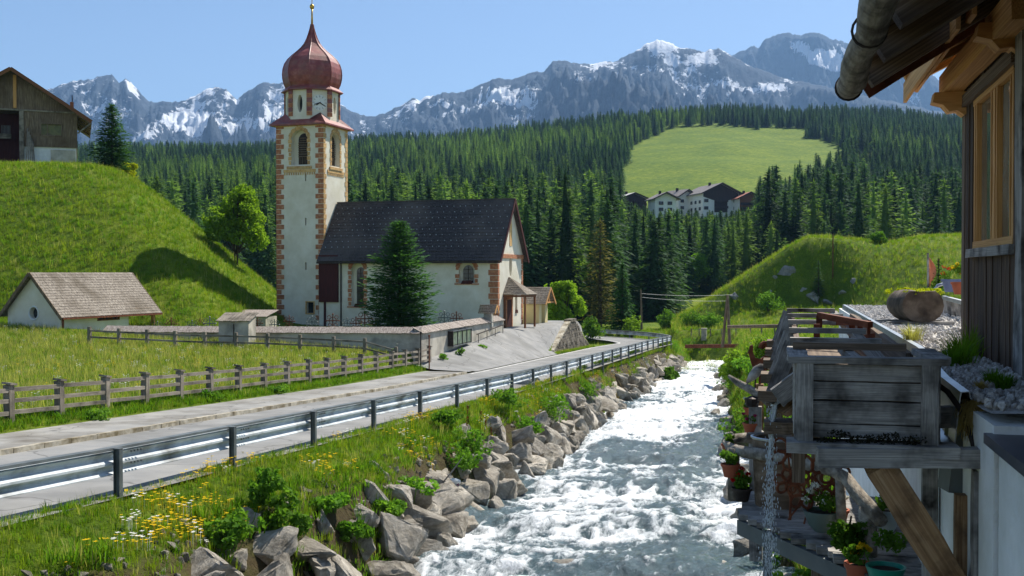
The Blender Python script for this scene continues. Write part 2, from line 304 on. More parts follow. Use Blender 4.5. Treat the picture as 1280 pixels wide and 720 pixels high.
def mountain(name, crest, pa, pb, dc, d0, label, blobs, seed, base=60):
    pxs = np.arange(pa, pb, 1.5); vs = np.concatenate([np.linspace(0, 1, 150), np.linspace(1.012, 1.35, 16)])
    PX, V = np.meshgrid(pxs, vs); q = (PX - 640) / FPX
    yc = np.interp(PX, *crest) + 3.2 * fbm(PX * .13, PX * 0 + seed, 5, seed, .65); zc = (341 - yc) / FPX * dc
    dist = d0 + (dc - d0) * V; cx = q * dist; rid = rdg(cx * .00115 + .35 * fbm(V * 3, cx * .001, 3, seed), V * 1.7 + cx * .0006, 6, seed + 3, .55) - .52
    rid2 = rdg(cx * .0045 + .6 * rid, dist * .0028, 6, seed + 8, .6) - .5 + .5 * fbm(cx * .02, dist * .012, 4, seed + 18, .6)
    vv = np.clip(V, 0, 1); env = np.clip(4 * vv * (1 - vv), 0, 1) ** .7 * (1 - ss(V, .93, 1))
    z = base + (zc - base) * vv ** 1.15 + (zc * .55) * rid * env * .9 + zc * .17 * rid2 * np.clip(env * 1.4, 0, 1)
    z = np.where(V > 1, zc - (V - 1) * 2600 + 60 * rid2, z); lim = zc * (dist / dc) * .985; z = np.where(V < 1, np.minimum(z, np.where(vv < .985, lim, 1e9)), z)
    yy = 341 - z * FPX / dist
    sn = -.36 + .62 * (rid < -.12) * ss(vv, .25, .6) * .5 - .30 * np.clip(rid, -1, 1) - .24 * rid2 + .20 * ss(z / np.maximum(zc, 1), .45, .95) - .3 * (1 - ss(vv, .08, .3))
    for bx_, by_, sx_, sy_, am in blobs: sn = sn + am * np.exp(-((PX - bx_) / sx_) ** 2 - ((yy - by_) / sy_) ** 2)
    P = cx[..., None] * np.array([CA, SA]) + dist[..., None] * np.array([-SA, CA])
    me = np_mesh(name, np.stack([P[..., 0].ravel(), P[..., 1].ravel(), z.ravel()], 1), grid_faces(len(vs), len(pxs)), [M_MTN], True, cols={'snow': sn.ravel()})
    return tag(link(bpy.data.objects.new(name, me)), kind='structure', label=label)
CR1 = [(-150, 120), (0, 118), (60, 112), (75, 108), (90, 103), (100, 100), (115, 99), (125, 97), (135, 94), (141, 94), (150, 104), (158, 98), (165, 103), (175, 115), (185, 126), (195, 130), (205, 127), (215, 129), (235, 125), (245, 119), (257, 113), (270, 110), (283, 112), (297, 125), (305, 118), (318, 110), (330, 104), (345, 105), (358, 104), (400, 118), (428, 132), (436, 138), (450, 143), (460, 145), (470, 146), (480, 143), (490, 138), (500, 132), (510, 127), (517, 123), (525, 127), (535, 120), (550, 118), (565, 116), (580, 115), (590, 112), (605, 105), (620, 99), (630, 98), (640, 101), (655, 94), (670, 91), (680, 89), (690, 78), (700, 77), (720, 79), (745, 80), (755, 78), (765, 79), (780, 72), (795, 64), (805, 57), (820, 50), (835, 55), (850, 60), (865, 63), (880, 66), (890, 62), (897, 61), (905, 66), (915, 70), (925, 76), (935, 82), (960, 92), (1000, 103), (1040, 110), (1100, 125), (1170, 140), (1300, 150), (1450, 150)]
CR2 = [(850, 100), (900, 80), (920, 68), (930, 63), (937, 59), (942, 58), (947, 63), (955, 50), (965, 46), (975, 43), (985, 42), (995, 45), (1005, 43), (1015, 41), (1022, 42), (1035, 48), (1050, 52), (1080, 60), (1110, 75), (1150, 85), (1170, 100), (1200, 112), (1280, 125), (1450, 130)]
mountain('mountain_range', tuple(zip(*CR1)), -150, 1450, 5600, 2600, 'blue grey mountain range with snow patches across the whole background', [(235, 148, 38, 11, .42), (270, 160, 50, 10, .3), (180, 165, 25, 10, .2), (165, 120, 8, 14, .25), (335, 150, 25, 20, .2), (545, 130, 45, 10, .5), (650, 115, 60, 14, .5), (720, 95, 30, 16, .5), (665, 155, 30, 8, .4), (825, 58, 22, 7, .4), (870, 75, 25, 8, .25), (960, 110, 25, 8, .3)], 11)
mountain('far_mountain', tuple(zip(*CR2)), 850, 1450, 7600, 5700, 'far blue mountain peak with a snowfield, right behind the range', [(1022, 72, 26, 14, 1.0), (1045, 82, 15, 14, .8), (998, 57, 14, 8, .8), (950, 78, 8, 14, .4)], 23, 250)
# ------------------------------------------------------------------ haze (closed box round everything but the sky)
hz, nt, b = newmat('haze_air'); nt.nodes.remove(b); pv = nt.nodes.new('ShaderNodeVolumePrincipled'); pv.inputs['Color'].default_value = (.34, .6, 1, 1); pv.inputs['Density'].default_value = 0.75e-4; pv.inputs['Anisotropy'].default_value = .1
nt.links.new(pv.outputs[0], nt.nodes['Material Output'].inputs['Volume'])
MB().bx(-9500, 9500, -1500, 11500, -40, 1800).build('haze', hz, kind='stuff', label='thin blue summer haze filling the valley air')
# ------------------------------------------------------------------ road, pavement, kerb, line
M_ASPH = pm('asphalt', [S(122, 122, 120), S(136, 135, 132), S(148, 146, 141)], 1.1, .85, .25, rnd=0, bsc=60, bd=.01, dirt=(S(114, 113, 109), .35))
M_ASPH2 = pm('worn_asphalt', [S(130, 129, 125), S(144, 142, 137), S(158, 155, 147)], .9, .88, .3, rnd=0, bsc=50, bd=.01, dirt=(S(106, 101, 92), .5))
M_KERB = pm('kerb_granite', [S(140, 134, 120), S(176, 168, 150), S(196, 188, 168)], 6, .85, .4, rnd=.14, dirt=(S(112, 100, 74), 1.6))
M_LINE = pm('road_paint', [S(196, 194, 186), S(224, 222, 214)], 3, .7, .1, rnd=0, dirt=(S(160, 158, 150), 2.0))
def pathpt(s, e):
    """point at lateral e along the road: s<=112 straight, then an arc to the left, then straight"""
    if s <= 112: return e, s
    th = (s - 112) / 22.0
    if th < math.pi / 2: rr = 36 + e; return -36 + rr * math.cos(th), 112 + rr * math.sin(th)
    return -36 - (s - 112 - 22 * math.pi / 2), 112 + 36 + e
def strip(name, mat, s0, s1, es, dz, step=1.0, zf=None, **kw):
    ss_ = np.arange(s0, s1 + 1e-6, step); V = []
    for s in ss_:
        for e in es:
            x, y = pathpt(s, e); V.append((x, y, (R(y) if zf is None else zf(x, y)) + dz))
    me = np_mesh(name, V, grid_faces(len(ss_), len(es)), [mat], True); return tag(link(bpy.data.objects.new(name, me)), **kw)
def cracks(m, sc_, amt):
    nt = m.node_tree; b = nt.nodes['Principled BSDF']; src = b.inputs['Base Color'].links[0].from_socket; v = coords(nt, 'world'); d = N(nt, 'ShaderNodeTexNoise'); d.inputs['Scale'].default_value = 1.2; nt.links.new(v, d.inputs['Vector']); va = N(nt, 'ShaderNodeVectorMath', operation='ADD'); nt.links.new(v, va.inputs[0]); nt.links.new(d.outputs['Color'], va.inputs[1])
    vo = N(nt, 'ShaderNodeTexVoronoi'); vo.feature = 'DISTANCE_TO_EDGE'; vo.inputs['Scale'].default_value = sc_; nt.links.new(va.outputs[0], vo.inputs['Vector']); mr = N(nt, 'ShaderNodeMapRange'); mr.inputs[1].default_value = .004; mr.inputs[2].default_value = .014; mr.inputs[3].default_value = amt; mr.inputs[4].default_value = 0; nt.links.new(vo.outputs[0], mr.inputs[0]); nt.links.new(mixc(nt, mr.outputs[0], src, S(70, 69, 66)), b.inputs['Base Color'])
cracks(M_ASPH, .32, .55); cracks(M_ASPH2, .45, .5)
strip('road', M_ASPH, -30, 175, [-16.85, -15.5, -14, -12.5, -11.9, -11.5], 0.0, kind='structure', label='grey asphalt road curving left past the church')
strip('road_edge_strip', M_ASPH2, -30, 150, [-11.52, -11.3, -10.98], .012, kind='structure', label='pale concrete edge of the road under the guardrail')
strip('pavement', M_ASPH2, -30, 57.5, [-19.2, -18, -16.92], .10, kind='structure', label='grey asphalt pavement beside the wooden fence')
strip('road_marking', M_LINE, 57, 126, [-16.62, -16.46], .008, kind='structure', label='white edge line on the road')
V = []; ys = np.arange(57.5, 98.0, .7); xs = np.array([-20.75, -20.3, -20, -19.6, -19.2, -18.8, -18.4, -18.05, -17.75, -17.4, -17.1, -16.8])
for y in ys:
    for x in xs: V.append((x, y, Hs(x, y) + .035 + .12 * float(ramp_t(x, y))))
tag(link(bpy.data.objects.new('forecourt', np_mesh('forecourt', V, grid_faces(len(ys), len(xs)), [M_ASPH], True))), kind='structure', label='worn asphalt ramp up to the church entrance')
kb = bpy.data.objects.new('kerb', None); link(kb); tag(kb, kind='structure', label='pale granite kerb between road and pavement')
y = -6.0
while y < 57.0:
    L = random.uniform(.92, 1.08); bpc('kerb_stone', M_KERB, kb, (-16.86, y + .012, R(y) + .02 + random.uniform(-.012, .008)), (-16.86 + random.uniform(-.012, .012), y + L - .012, R(y + L) + .02), .15, .2, seg=6); y += L
# ------------------------------------------------------------------ guardrail
def steel(name, c1, c2, rough=.45, metal=.7): return pm(name, [c1, c2], 2.5, rough, .08, rnd=.06, metal=metal, dirt=(S(120, 122, 120), 1.2))
M_STEEL = steel('galvanised_steel', S(186, 194, 198), S(210, 216, 218), .5, .0); M_STEEL_D = steel('weathered_steel', S(88, 94, 96), S(124, 130, 130), .6, .5)
gr = thing('guardrail', 'long galvanised steel guardrail along the river side of the road', 'guardrail', (-11.05, 20, Hs(-11.05, 20)))
pmsh = MB()
for x0, x1, y0, y1 in ((-.06, .06, -.012, .012), (-.06, -.045, -.05, .05), (.045, .06, -.05, .05)): pmsh.bx(x0, x1, y0, y1, -.5, .86)
pmsh.bx(-.065, .065, -.055, .055, .86, .875)
s_ = 16.33 - 12; first = None
def rail_path(e, off, s0=-2, s1=150, step=2.0):
    out = []
    for s in np.arange(s0, s1, step if s1 < 112 else step):
        x, y = pathpt(s, e); out.append(Vector((x, y, R(y) + off)))
    return out
while s_ < 150:
    x, y = pathpt(s_, -11.05); th = max(0, min(s_ - 112, 34.5)) / 22
    if first is None: first = pmsh.build('post', M_STEEL_D, None); fm = first.data; bpy.data.objects.remove(first); first = 1
    dup_mesh('post', fm, gr, Matrix.Translation((x, y, R(y) - .02)) @ Matrix.Rotation(th, 4, 'Z')); s_ += 4
prof = [(0, .80), (-.05, .805), (-.055, .79), (-.02, .77), (-.09, .70), (-.09, .655), (-.015, .60), (-.015, .56), (-.09, .505), (-.09, .46), (-.02, .40), (-.02, .385)]
def rail_beam(name, e, s0, s1, prof, mat):
    sg = np.arange(s0, s1 + .01, 2.0); V = []
    for s in sg:
        for dx, h in prof:
            x, y = pathpt(s, e + dx); V.append((x, y, R(y) + h))
    me = np_mesh(name, (np.array(V) - np.array(gr.location)), grid_faces(len(sg), len(prof)), [mat], False); o = link(bpy.data.objects.new(name, me), gr); md = o.modifiers.new('thickness', 'SOLIDIFY'); md.thickness = .006; return o
rail_beam('beam', -11.12, -4, 150, prof, M_STEEL)
rail_beam('top_rail', -11.20, -4, 150, [(.06, .815), (.06, .85), (-.10, .85), (-.10, .80)], M_STEEL_D)
bol = MB()
for k in range(0, 14):
    for j in range(4):
        for h in (.69, .49): s = 17.2 + 4 * k - 1.6 + j * .1; bol.box((-11.095, s + 1.2, R(s) + h), (.03, .035, .035))
bol.build('rail_bolts', M_STEEL_D, gr, kind='stuff')
# ------------------------------------------------------------------ river
def rivermat():
    m, nt, b = newmat('river_water'); v = coords(nt, 'world', (1, .5, 1)); at = N(nt, 'ShaderNodeAttribute'); at.attribute_name = 'foam'
    f = noise(nt, v, 2.6, 8, .72, .6); f2 = noise(nt, coords(nt, 'world', (1, .35, 1)), 9, 6, .75, .8)
    a = N(nt, 'ShaderNodeMath', operation='MULTIPLY_ADD'); a.inputs[1].default_value = 1.15; nt.links.new(f, a.inputs[0]); nt.links.new(at.outputs['Fac'], a.inputs[2])
    a2 = N(nt, 'ShaderNodeMath', operation='MULTIPLY_ADD'); a2.inputs[1].default_value = .55; nt.links.new(f2, a2.inputs[0]); nt.links.new(a.outputs[0], a2.inputs[2])
    mr = N(nt, 'ShaderNodeMapRange'); mr.inputs[1].default_value = .96; mr.inputs[2].default_value = 1.26; nt.links.new(a2.outputs[0], mr.inputs[0])
    wc = ramp(nt, [(.3, S(54, 72, 76)), (.7, S(98, 118, 122))]); nt.links.new(f, wc.inputs[0])
    col = mixc(nt, mr.outputs[0], wc.outputs[0], (.86, .88, .88, 1)); nt.links.new(col, b.inputs['Base Color'])
    rr = N(nt, 'ShaderNodeMapRange'); rr.inputs[3].default_value = .12; rr.inputs[4].default_value = .6; nt.links.new(mr.outputs[0], rr.inputs[0]); nt.links.new(rr.outputs[0], b.inputs['Roughness'])
    b.inputs['IOR'].default_value = 1.33; bn = N(nt, 'ShaderNodeBump'); bn.inputs['Strength'].default_value = .9; bn.inputs['Distance'].default_value = .12; nt.links.new(a2.outputs[0], bn.inputs['Height']); nt.links.new(bn.outputs[0], b.inputs['Normal']); return m
yy = [4.0]
while yy[-1] < 165: yy.append(yy[-1] + max(.09, .0022 * yy[-1] ** 1.05))
yy = np.array(yy); uu = np.linspace(0, 1, 110); YY, UU = np.meshgrid(yy, uu, indexing='ij'); xl_, xr_ = XL(YY) - .5, XR(YY) + .8; XX = xl_ + (xr_ - xl_) * UU
warp = fbm(XX * .4, YY * .25, 3, 77) * 1.2
big = fbm(XX * .55 + warp * .5, YY * .30, 3, 71); med = rdg(XX * 1.1 + warp, YY * .75 + warp, 4, 72, .6); fine = fbm(XX * 3.2, YY * 2.2, 4, 73, .6)
sill = sum(.16 * np.exp(-((YY - y0 - .5 * np.sin(XX * .8 + y0)) / .8) ** 2) - .12 * np.exp(-((YY - y0 + 1.4 - .5 * np.sin(XX * .8 + y0)) / 1.1) ** 2) for y0 in (23.5, 29, 36, 43.5, 55, 66, 82))
ZZ = WL(YY) + .20 * big + .22 * (med - .5) + .075 * fine + sill
fo = .05 + .55 * (med - .45) + .28 * fine - .38 * big * .4 + .9 * np.clip(-sill, 0, 1) + np.interp(YY, [12, 20, 26, 45, 70, 110], [-.1, .02, .10, .15, .28, .36]) - .16 * (1 - ss(UU, 0, .12)) - .12 * ss(UU, .9, 1) + .55 * fbm(XX * .3, YY * .13, 3, 90)
me = np_mesh('river', np.stack([XX.ravel(), YY.ravel(), ZZ.ravel()], 1), grid_faces(len(yy), len(uu)), [rivermat()], True, cols={'foam': fo.ravel()})
tag(link(bpy.data.objects.new('river', me)), kind='structure', label='white water mountain river running beside the road')
# ------------------------------------------------------------------ boulders on the banks
import bmesh
def rockmat(name, a, b_, c, moss=True):
    m, nt, bs = newmat(name); v = coords(nt, 'obj'); f = noise(nt, v, 1.6, 8, .7, .4); r = ramp(nt, [(.3, a), (.5, b_), (.72, c)]); nt.links.new(f, r.inputs[0])
    w = N(nt, 'ShaderNodeTexWave'); w.inputs['Scale'].default_value = 2.2; w.inputs['Distortion'].default_value = 9; w.inputs['Detail'].default_value = 4; nt.links.new(v, w.inputs[0]); col = mixc(nt, .07, r.outputs[0], w.outputs[0], 'OVERLAY')
    g2 = coords(nt, 'world'); f2 = noise(nt, g2, 2.1, 5, .65); r2 = ramp(nt, [(.56, (0, 0, 0, 1)), (.68, (1, 1, 1, 1))]); nt.links.new(f2, r2.inputs[0]); ml = N(nt, 'ShaderNodeMath', operation='MULTIPLY'); ml.inputs[1].default_value = .55 if moss else .15; nt.links.new(r2.outputs[0], ml.inputs[0])
    col = mixc(nt, ml.outputs[0], col, S(84, 72, 46)); oi = nt.nodes.new('ShaderNodeObjectInfo'); mr = N(nt, 'ShaderNodeMapRange'); mr.inputs[3].default_value = .75; mr.inputs[4].default_value = 1.25; nt.links.new(oi.outputs['Random'], mr.inputs[0]); col = mixc(nt, 1.0, col, mr.outputs[0], 'MULTIPLY')
    nt.links.new(col, bs.inputs['Base Color']); bs.inputs['Roughness'].default_value = .85; bs.inputs['Specular IOR Level'].default_value = .25
    bn = N(nt, 'ShaderNodeBump'); bn.inputs['Strength'].default_value = 1.0; bn.inputs['Distance'].default_value = .14; f4 = noise(nt, v, 3.5, 10, .78, .5); nt.links.new(f4, bn.inputs['Height']); nt.links.new(bn.outputs[0], bs.inputs['Normal']); return m
M_ROCK = rockmat('river_rock', S(116, 108, 96), S(174, 165, 150), S(216, 208, 194)); M_ROCK2 = rockmat('cliff_rock', S(104, 104, 102), S(140, 138, 132), S(168, 164, 156), False)
def rock_mesh(seed, mat, sub=2):
    rr = random.Random(seed); bm = bmesh.new()
    for i in range(rr.choice((9, 11, 13))):
        u = Vector((rr.gauss(0, 1), rr.gauss(0, 1), rr.gauss(0, 1))).normalized(); bm.verts.new(u * rr.uniform(.8, 1.05))
    h = bmesh.ops.convex_hull(bm, input=bm.verts); bmesh.ops.delete(bm, geom=[g for g in h['geom_interior'] if isinstance(g, bmesh.types.BMVert)], context='VERTS')
    bmesh.ops.bevel(bm, geom=bm.edges[:], offset=.06, segments=1, affect='EDGES', profile=.6); bmesh.ops.triangulate(bm, faces=bm.faces)
    bmesh.ops.subdivide_edges(bm, edges=[e for e in bm.edges if e.calc_length() > .3], cuts=sub, use_grid_fill=True); bmesh.ops.triangulate(bm, faces=bm.faces)
    for v in bm.verts: v.co *= 1 + .09 * math.sin(v.co.x * 5 + seed) * math.sin(v.co.y * 4 + 2 * seed) + .05 * math.sin(v.co.z * 9 + seed) + rr.uniform(-.045, .045)
    me = bpy.data.meshes.new('boulder'); bm.to_mesh(me); bm.free(); me.materials.append(mat); return me
ROCKS = [rock_mesh(100 + i, M_ROCK) for i in range(14)]; M_PALER = rockmat('pale_granite', S(150, 144, 132), S(186, 180, 168), S(214, 208, 196), False); PALE = [rock_mesh(140 + i, M_PALER) for i in range(4)]
def rock(name, me, p, s, rot, label, group, cat='boulder'):
    M = Matrix.Translation(p) @ Euler(rot).to_matrix().to_4x4() @ Matrix.Diagonal((*s, 1)); return tag(dup_mesh(name, me, None, M), label, cat, group)
random.seed(21); nr = 0; y = 12.0
ZONE = [(330, 'at the lower left'), (400, 'below the second guardrail post'), (480, 'below the third guardrail post'), (560, 'left of the dock plant'), (640, 'near the dock plant'), (690, 'below the white umbel weeds'), (740, 'beyond the umbel weeds'), (790, 'in the far middle of the river'), (2000, 'near the rusty river beam')]
while y < 118:
    xl = float(XL(np.array([y]))[0]); w = float(WL(y)); k = .85 + .1 * math.sin(y * 1.7)
    grow = 1 + .0035 * max(0, y - 20)
    for row, (dx, dz, lab) in enumerate(((.2, .0, 'boulder half in water at the bank foot'), (-.3, .55, 'angular grey boulder low in the bank'), (-.85, 1.1, 'angular boulder high in the bank'), (-1.4, 1.6, 'boulder set in the grass edge'))):
        if (row == 3 and random.random() < (.55 if y < 60 else .8)) or (row == 2 and y > 60 and random.random() < .4): continue
        a = random.uniform(.46, 1.02) * k * grow * (1.1 if row == 1 else .95) * (.8 if row == 3 else 1)
        s = (a * random.uniform(.55, 1.0), a * random.uniform(.8, 1.5), a * random.uniform(.6, 1.05)); 
        p = (xl + dx + random.uniform(-.25, .25), y + random.uniform(-.4, .4), w + dz + random.uniform(-.15, .15))
        lab2 = ('big ' if a > .85 else 'small ' if a < .6 else '') + lab + ' ' + next(zn for lim_, zn in ZONE if proj(p)[0] < lim_)
        rock('boulder', random.choice(ROCKS), p, s, (random.uniform(-.5, .5), random.uniform(-.2, .7), random.uniform(0, 6.28)), lab2, 'boulders of the left river bank'); nr += 1
    y += 1.2 * k * grow * (1 if y < 55 else 1.75)
for px, py, Z, s, lab in ((215, 690, 15.6, .85, 'big pale boulder standing at the lower left edge of the grass bank'), (455, 640, 21.5, .75, 'large slanting grey slab in the river bank below the guardrail'), (395, 640, 20.3, .7, 'pale upright boulder beside the reddish rocks of the bank'), (500, 680, 22.2, .85, 'largest dark grey boulder at the river edge'), (660, 470, 52, .7, 'long pale slab lying in the grass below the guardrail'), (760, 467, 60, .5, 'rounded pale boulder in the bank grass'), (690, 497, 46, .8, 'big light boulder beside the pale slab'), (260, 655, 17.5, .7, 'flat reddish boulder with moss at the grass edge'), (330, 650, 18.6, .5, 'mossy boulder behind the pale left boulder')):
    P = U(px, py, Z); h = Hs(P.x, P.y); P.z = max(h + .2 * s, min(P.z, h + .45 * s)); rock('boulder', random.choice(PALE if ('pale' in lab.split()[:3] or 'light' in lab) else ROCKS), P, (s * .8, s * 1.1, s * .75), (.3, .5, random.uniform(0, 6)), lab, None)
y = 16
while y < 112:
    xr = float(XR(np.array([y]))[0]); a = random.uniform(.3, .75); rock('boulder', random.choice(ROCKS), (xr + random.uniform(-.5, .5), y, float(WL(y)) + .15), (a, a * 1.2, a * .8), (random.uniform(-.3, .3), random.uniform(-.3, .3), random.uniform(0, 6.28)), 'grey boulder at the right water edge ' + ('under the deck' if y < 22 else 'beside the garden post' if y < 36 else 'below the right bank weeds' if y < 62 else 'near the rusty beam'), 'boulders of the right river bank'); y += random.uniform(2.4, 6)
for px, py, Z, s in ((905, 690, 24, .5), (700, 690, 24, .6), (620, 690, 24, .45), (845, 640, 29, .5)):
    P = U(px, py, Z); P.z = float(WL(P.y)) - .12; rock('boulder', random.choice(ROCKS), P, (s * 1.2, s, s * .55), (0, .1, 1), 'dark wet boulder washed over by the river', 'boulders in the river bed')
# ------------------------------------------------------------------ wooden fence along the pavement
M_WOODG = pm('weathered_grey_wood', [S(98, 88, 76), S(136, 126, 112), S(170, 160, 144)], 3, .85, .5, 'obj', (.6, 5, 5), rnd=.2, bsc=7, bd=.008, dirt=(S(84, 78, 66), 1.5))
def fence_y(px, X): q = (px - 640) / FPX; Z = X / (CA * q - SA); return Z * (CA + SA * q)
FX = -19.95; fpx = [-118, -56, 11, 74, 131, 180.5, 224, 262.5, 298, 330, 358.5, 385, 408.6, 430, 451, 470, 489, 505.6, 521.8, 536.6]
fys = [fence_y(p, FX) for p in fpx]; fys = [2 * fys[0] - fys[1]] + fys
fen = thing('wooden_fence', 'weathered three rail wooden fence along the pavement in front of the meadow', 'fence', (FX, fys[8], Hs(FX, fys[8])))
for i, y in enumerate(fys):
    z = Hs(FX, y); po = bpc('post', M_WOODG, fen, (FX, y, z - .3), (FX + random.uniform(-.03, .03), y + random.uniform(-.03, .03), z + 1.02), .2, .2, seg=6)
    piece("cap", M_WOODG, fen, Matrix.Translation((FX, y, z + 1.05)) @ Euler((-.16, .08, 0)).to_matrix().to_4x4() @ Matrix.Diagonal((.28, .28, .055, 1)), 6)
    if i:
        yp = fys[i - 1]; zp = Hs(FX, yp)
        for h in (.28, .58, .88): bpc('rail', M_WOODG, fen, (FX + .05, yp + .08, zp + h + random.uniform(-.02, .02)), (FX + .05, y - .08, z + h + random.uniform(-.02, .02)), .07, .11, seg=6)
f2 = thing('wooden_fence', 'low dark wooden fence in front of the churchyard wall', 'fence', U(340, 432, 60.5)); prev = None
for px in (112, 149, 184, 219, 256, 295, 334.5, 375, 417, 456, 495):
    P = U(px, 430, 60.6); z = Hs(P.x, P.y); bpc('post', M_WOODG, f2, (P.x, P.y, z - .3), (P.x, P.y, z + .95), .17, .17, seg=6)
    if prev is not None:
        for h in (.38, .74): bpc('rail', M_WOODG, f2, (prev[0], prev[1] - .05, prev[2] + h), (P.x, P.y - .05, z + h), .06, .1, seg=6)
    prev = (P.x, P.y, z)
# ------------------------------------------------------------------ building helpers
def cut(o, cutters):
    for c in cutters:
        co = c.build('cutter', o.data.materials[0]); WM.pop(co); md = o.modifiers.new('c', 'BOOLEAN'); md.object = co; md.operation = 'DIFFERENCE'; md.solver = 'EXACT'
        if o.parent: co.parent = None
        c.o = co
    bpy.context.view_layer.update(); dg = bpy.context.evaluated_depsgraph_get(); me = bpy.data.meshes.new_from_object(o.evaluated_get(dg)); o.modifiers.clear(); o.data = me
    for c in cutters: bpy.data.objects.remove(c.o)
    return o
def arch(w, h, n=9, pointed=False):
    """arch outline from the sill (u,v), width w, total height h"""
    r = w / 2; out = [(-r, 0), (r, 0)]
    for i in range(n + 1):
        a = math.pi * i / n; out.append((r * math.cos(a), h - r + r * math.sin(a) * (1.25 if pointed else 1)))
    return out
def wallpoly(fr, pts, d0, d1):
    """prism of 2d points (u,v) on the wall frame fr=(origin,u,n): from depth d0 to d1 along the normal"""
    o, u, n = fr; z = Vector((0, 0, 1)); return [o + u * a + z * b + n * d0 for a, b in pts], n * (d1 - d0)
def shingles(T, A, B, C, D, course, wid, th, seed=0, jit=.5):
    """courses of single shingles from eave A-B up to ridge D-C"""
    rr = random.Random(seed); A, B, C, D = map(Vector, (A, B, C, D)); n = max(2, int((D - A).length / course)); nrm = (B - A).cross(D - A).normalized(); nrm = nrm if nrm.z > 0 else -nrm; mb = MB(T)
    mb.add([A, B, C, D, A + nrm * .03, B + nrm * .03, C + nrm * .03, D + nrm * .03], [(3, 2, 1, 0), (4, 5, 6, 7), (0, 1, 5, 4), (1, 2, 6, 5), (2, 3, 7, 6), (3, 0, 4, 7)])
    for i in range(n):
        t0, t1 = i / n, min(1, (i + 1.35) / n); L = A.lerp(D, t0); Rr = B.lerp(C, t0); L1 = A.lerp(D, t1); R1 = B.lerp(C, t1); w = (Rr - L).length; x = 0
        while x < w - .01:
            ww = wid * rr.uniform(.6, 1.4); x1 = min(w, x + ww); g = .006; dz = rr.uniform(0, jit) * th; a = L.lerp(Rr, (x + g) / w); b = L.lerp(Rr, (x1 - g) / w); c = L1.lerp(R1, (x1 - g) / w); d = L1.lerp(R1, (x + g) / w)
            k0 = nrm * (.03 + th + dz); k1 = nrm * (.032 + dz * .3); mb.add([a + nrm * .02, b + nrm * .02, a + k0, b + k0, c + k1, d + k1], [(0, 1, 3, 2), (2, 3, 4, 5), (0, 2, 5), (1, 4, 3)]); x = x1
    return mb
M_PLA = pm('white_plaster', [S(218, 209, 188), S(230, 222, 203), S(236, 230, 214)], 1.2, .9, .3, rnd=0, bsc=9, bd=.02, dirt=(S(214, 205, 182), .5))
M_PLG = pm('grey_plaster', [S(168, 160, 144), S(190, 182, 166), S(204, 197, 182)], 1.0, .9, .3, rnd=0, bsc=9, bd=.02, dirt=(S(132, 128, 118), .7))
M_PLY = pm('yellow_plaster', [S(214, 196, 142), S(226, 210, 160)], 1.0, .9, .2, rnd=0, bsc=9)
M_SHD = pm('dark_shingle', [S(38, 35, 36), S(64, 59, 58), S(98, 91, 88)], 7, .7, .3, stretch=(1.6, 1.6, .8), rnd=0, bsc=12, dirt=(S(96, 88, 82), .25))
M_SHG = pm('grey_shingle', [S(96, 88, 78), S(134, 124, 112), S(170, 160, 146)], 6, .85, .3, stretch=(1.5, 1.5, .8), rnd=0, bsc=14, dirt=(S(104, 94, 80), .6))
M_DOME = pm('red_dome_paint', [S(112, 48, 46), S(138, 66, 60), S(164, 100, 90)], 2.2, .5, .35, rnd=.05, bsc=9, bd=.03, dirt=(S(128, 84, 72), .9), spec=.5)
M_REDW = pm('oxblood_wood', [S(58, 22, 20), S(80, 34, 30)], 2, .7, .3, stretch=(6, 6, .5), rnd=.08)
M_QUO = pm('brick_red_quoin', [S(150, 92, 66), S(178, 118, 84), S(200, 150, 110)], 5, .85, .2, rnd=.16, bsc=20)
M_QUO2 = pm('ochre_quoin', [S(178, 132, 84), S(200, 160, 106), S(216, 186, 136)], 5, .85, .2, rnd=.14)
M_GLASS = pm('dark_window_glass', [S(30, 34, 40), S(52, 58, 64)], 3, .15, 0, rnd=.1, spec=.6)
M_GOLD = pm('gilded_metal', [S(190, 140, 50), S(226, 180, 80)], 3, .3, 0, metal=.9, rnd=0)
M_IRON = pm('wrought_iron', [S(40, 36, 34), S(72, 62, 56)], 8, .6, .2, rnd=.2, metal=.3)
M_RUST = pm('rusty_iron', [S(70, 40, 28), S(112, 62, 40), S(140, 88, 60)], 9, .8, .4, rnd=.15)
M_BROWN = pm('brown_timber', [S(84, 52, 32), S(120, 76, 46), S(146, 98, 62)], 3, .75, .3, 'obj', (.6, 5, 5), rnd=.12)
M_OLDW = pm('old_barn_boards', [S(82, 68, 54), S(122, 104, 84), S(156, 138, 114)], 2.2, .85, .5, stretch=(7, 7, .6), rnd=.05, bsc=4, bd=.03, dirt=(S(92, 74, 56), .35))
M_FRESH = pm('fresh_timber', [S(170, 116, 62), S(204, 150, 88), S(224, 178, 116)], 3, .7, .3, 'obj', (.6, 5, 5), rnd=.08)
M_WHITE = pm('white_paint', [S(220, 220, 214), S(236, 236, 230)], 3, .7, .1, rnd=0)
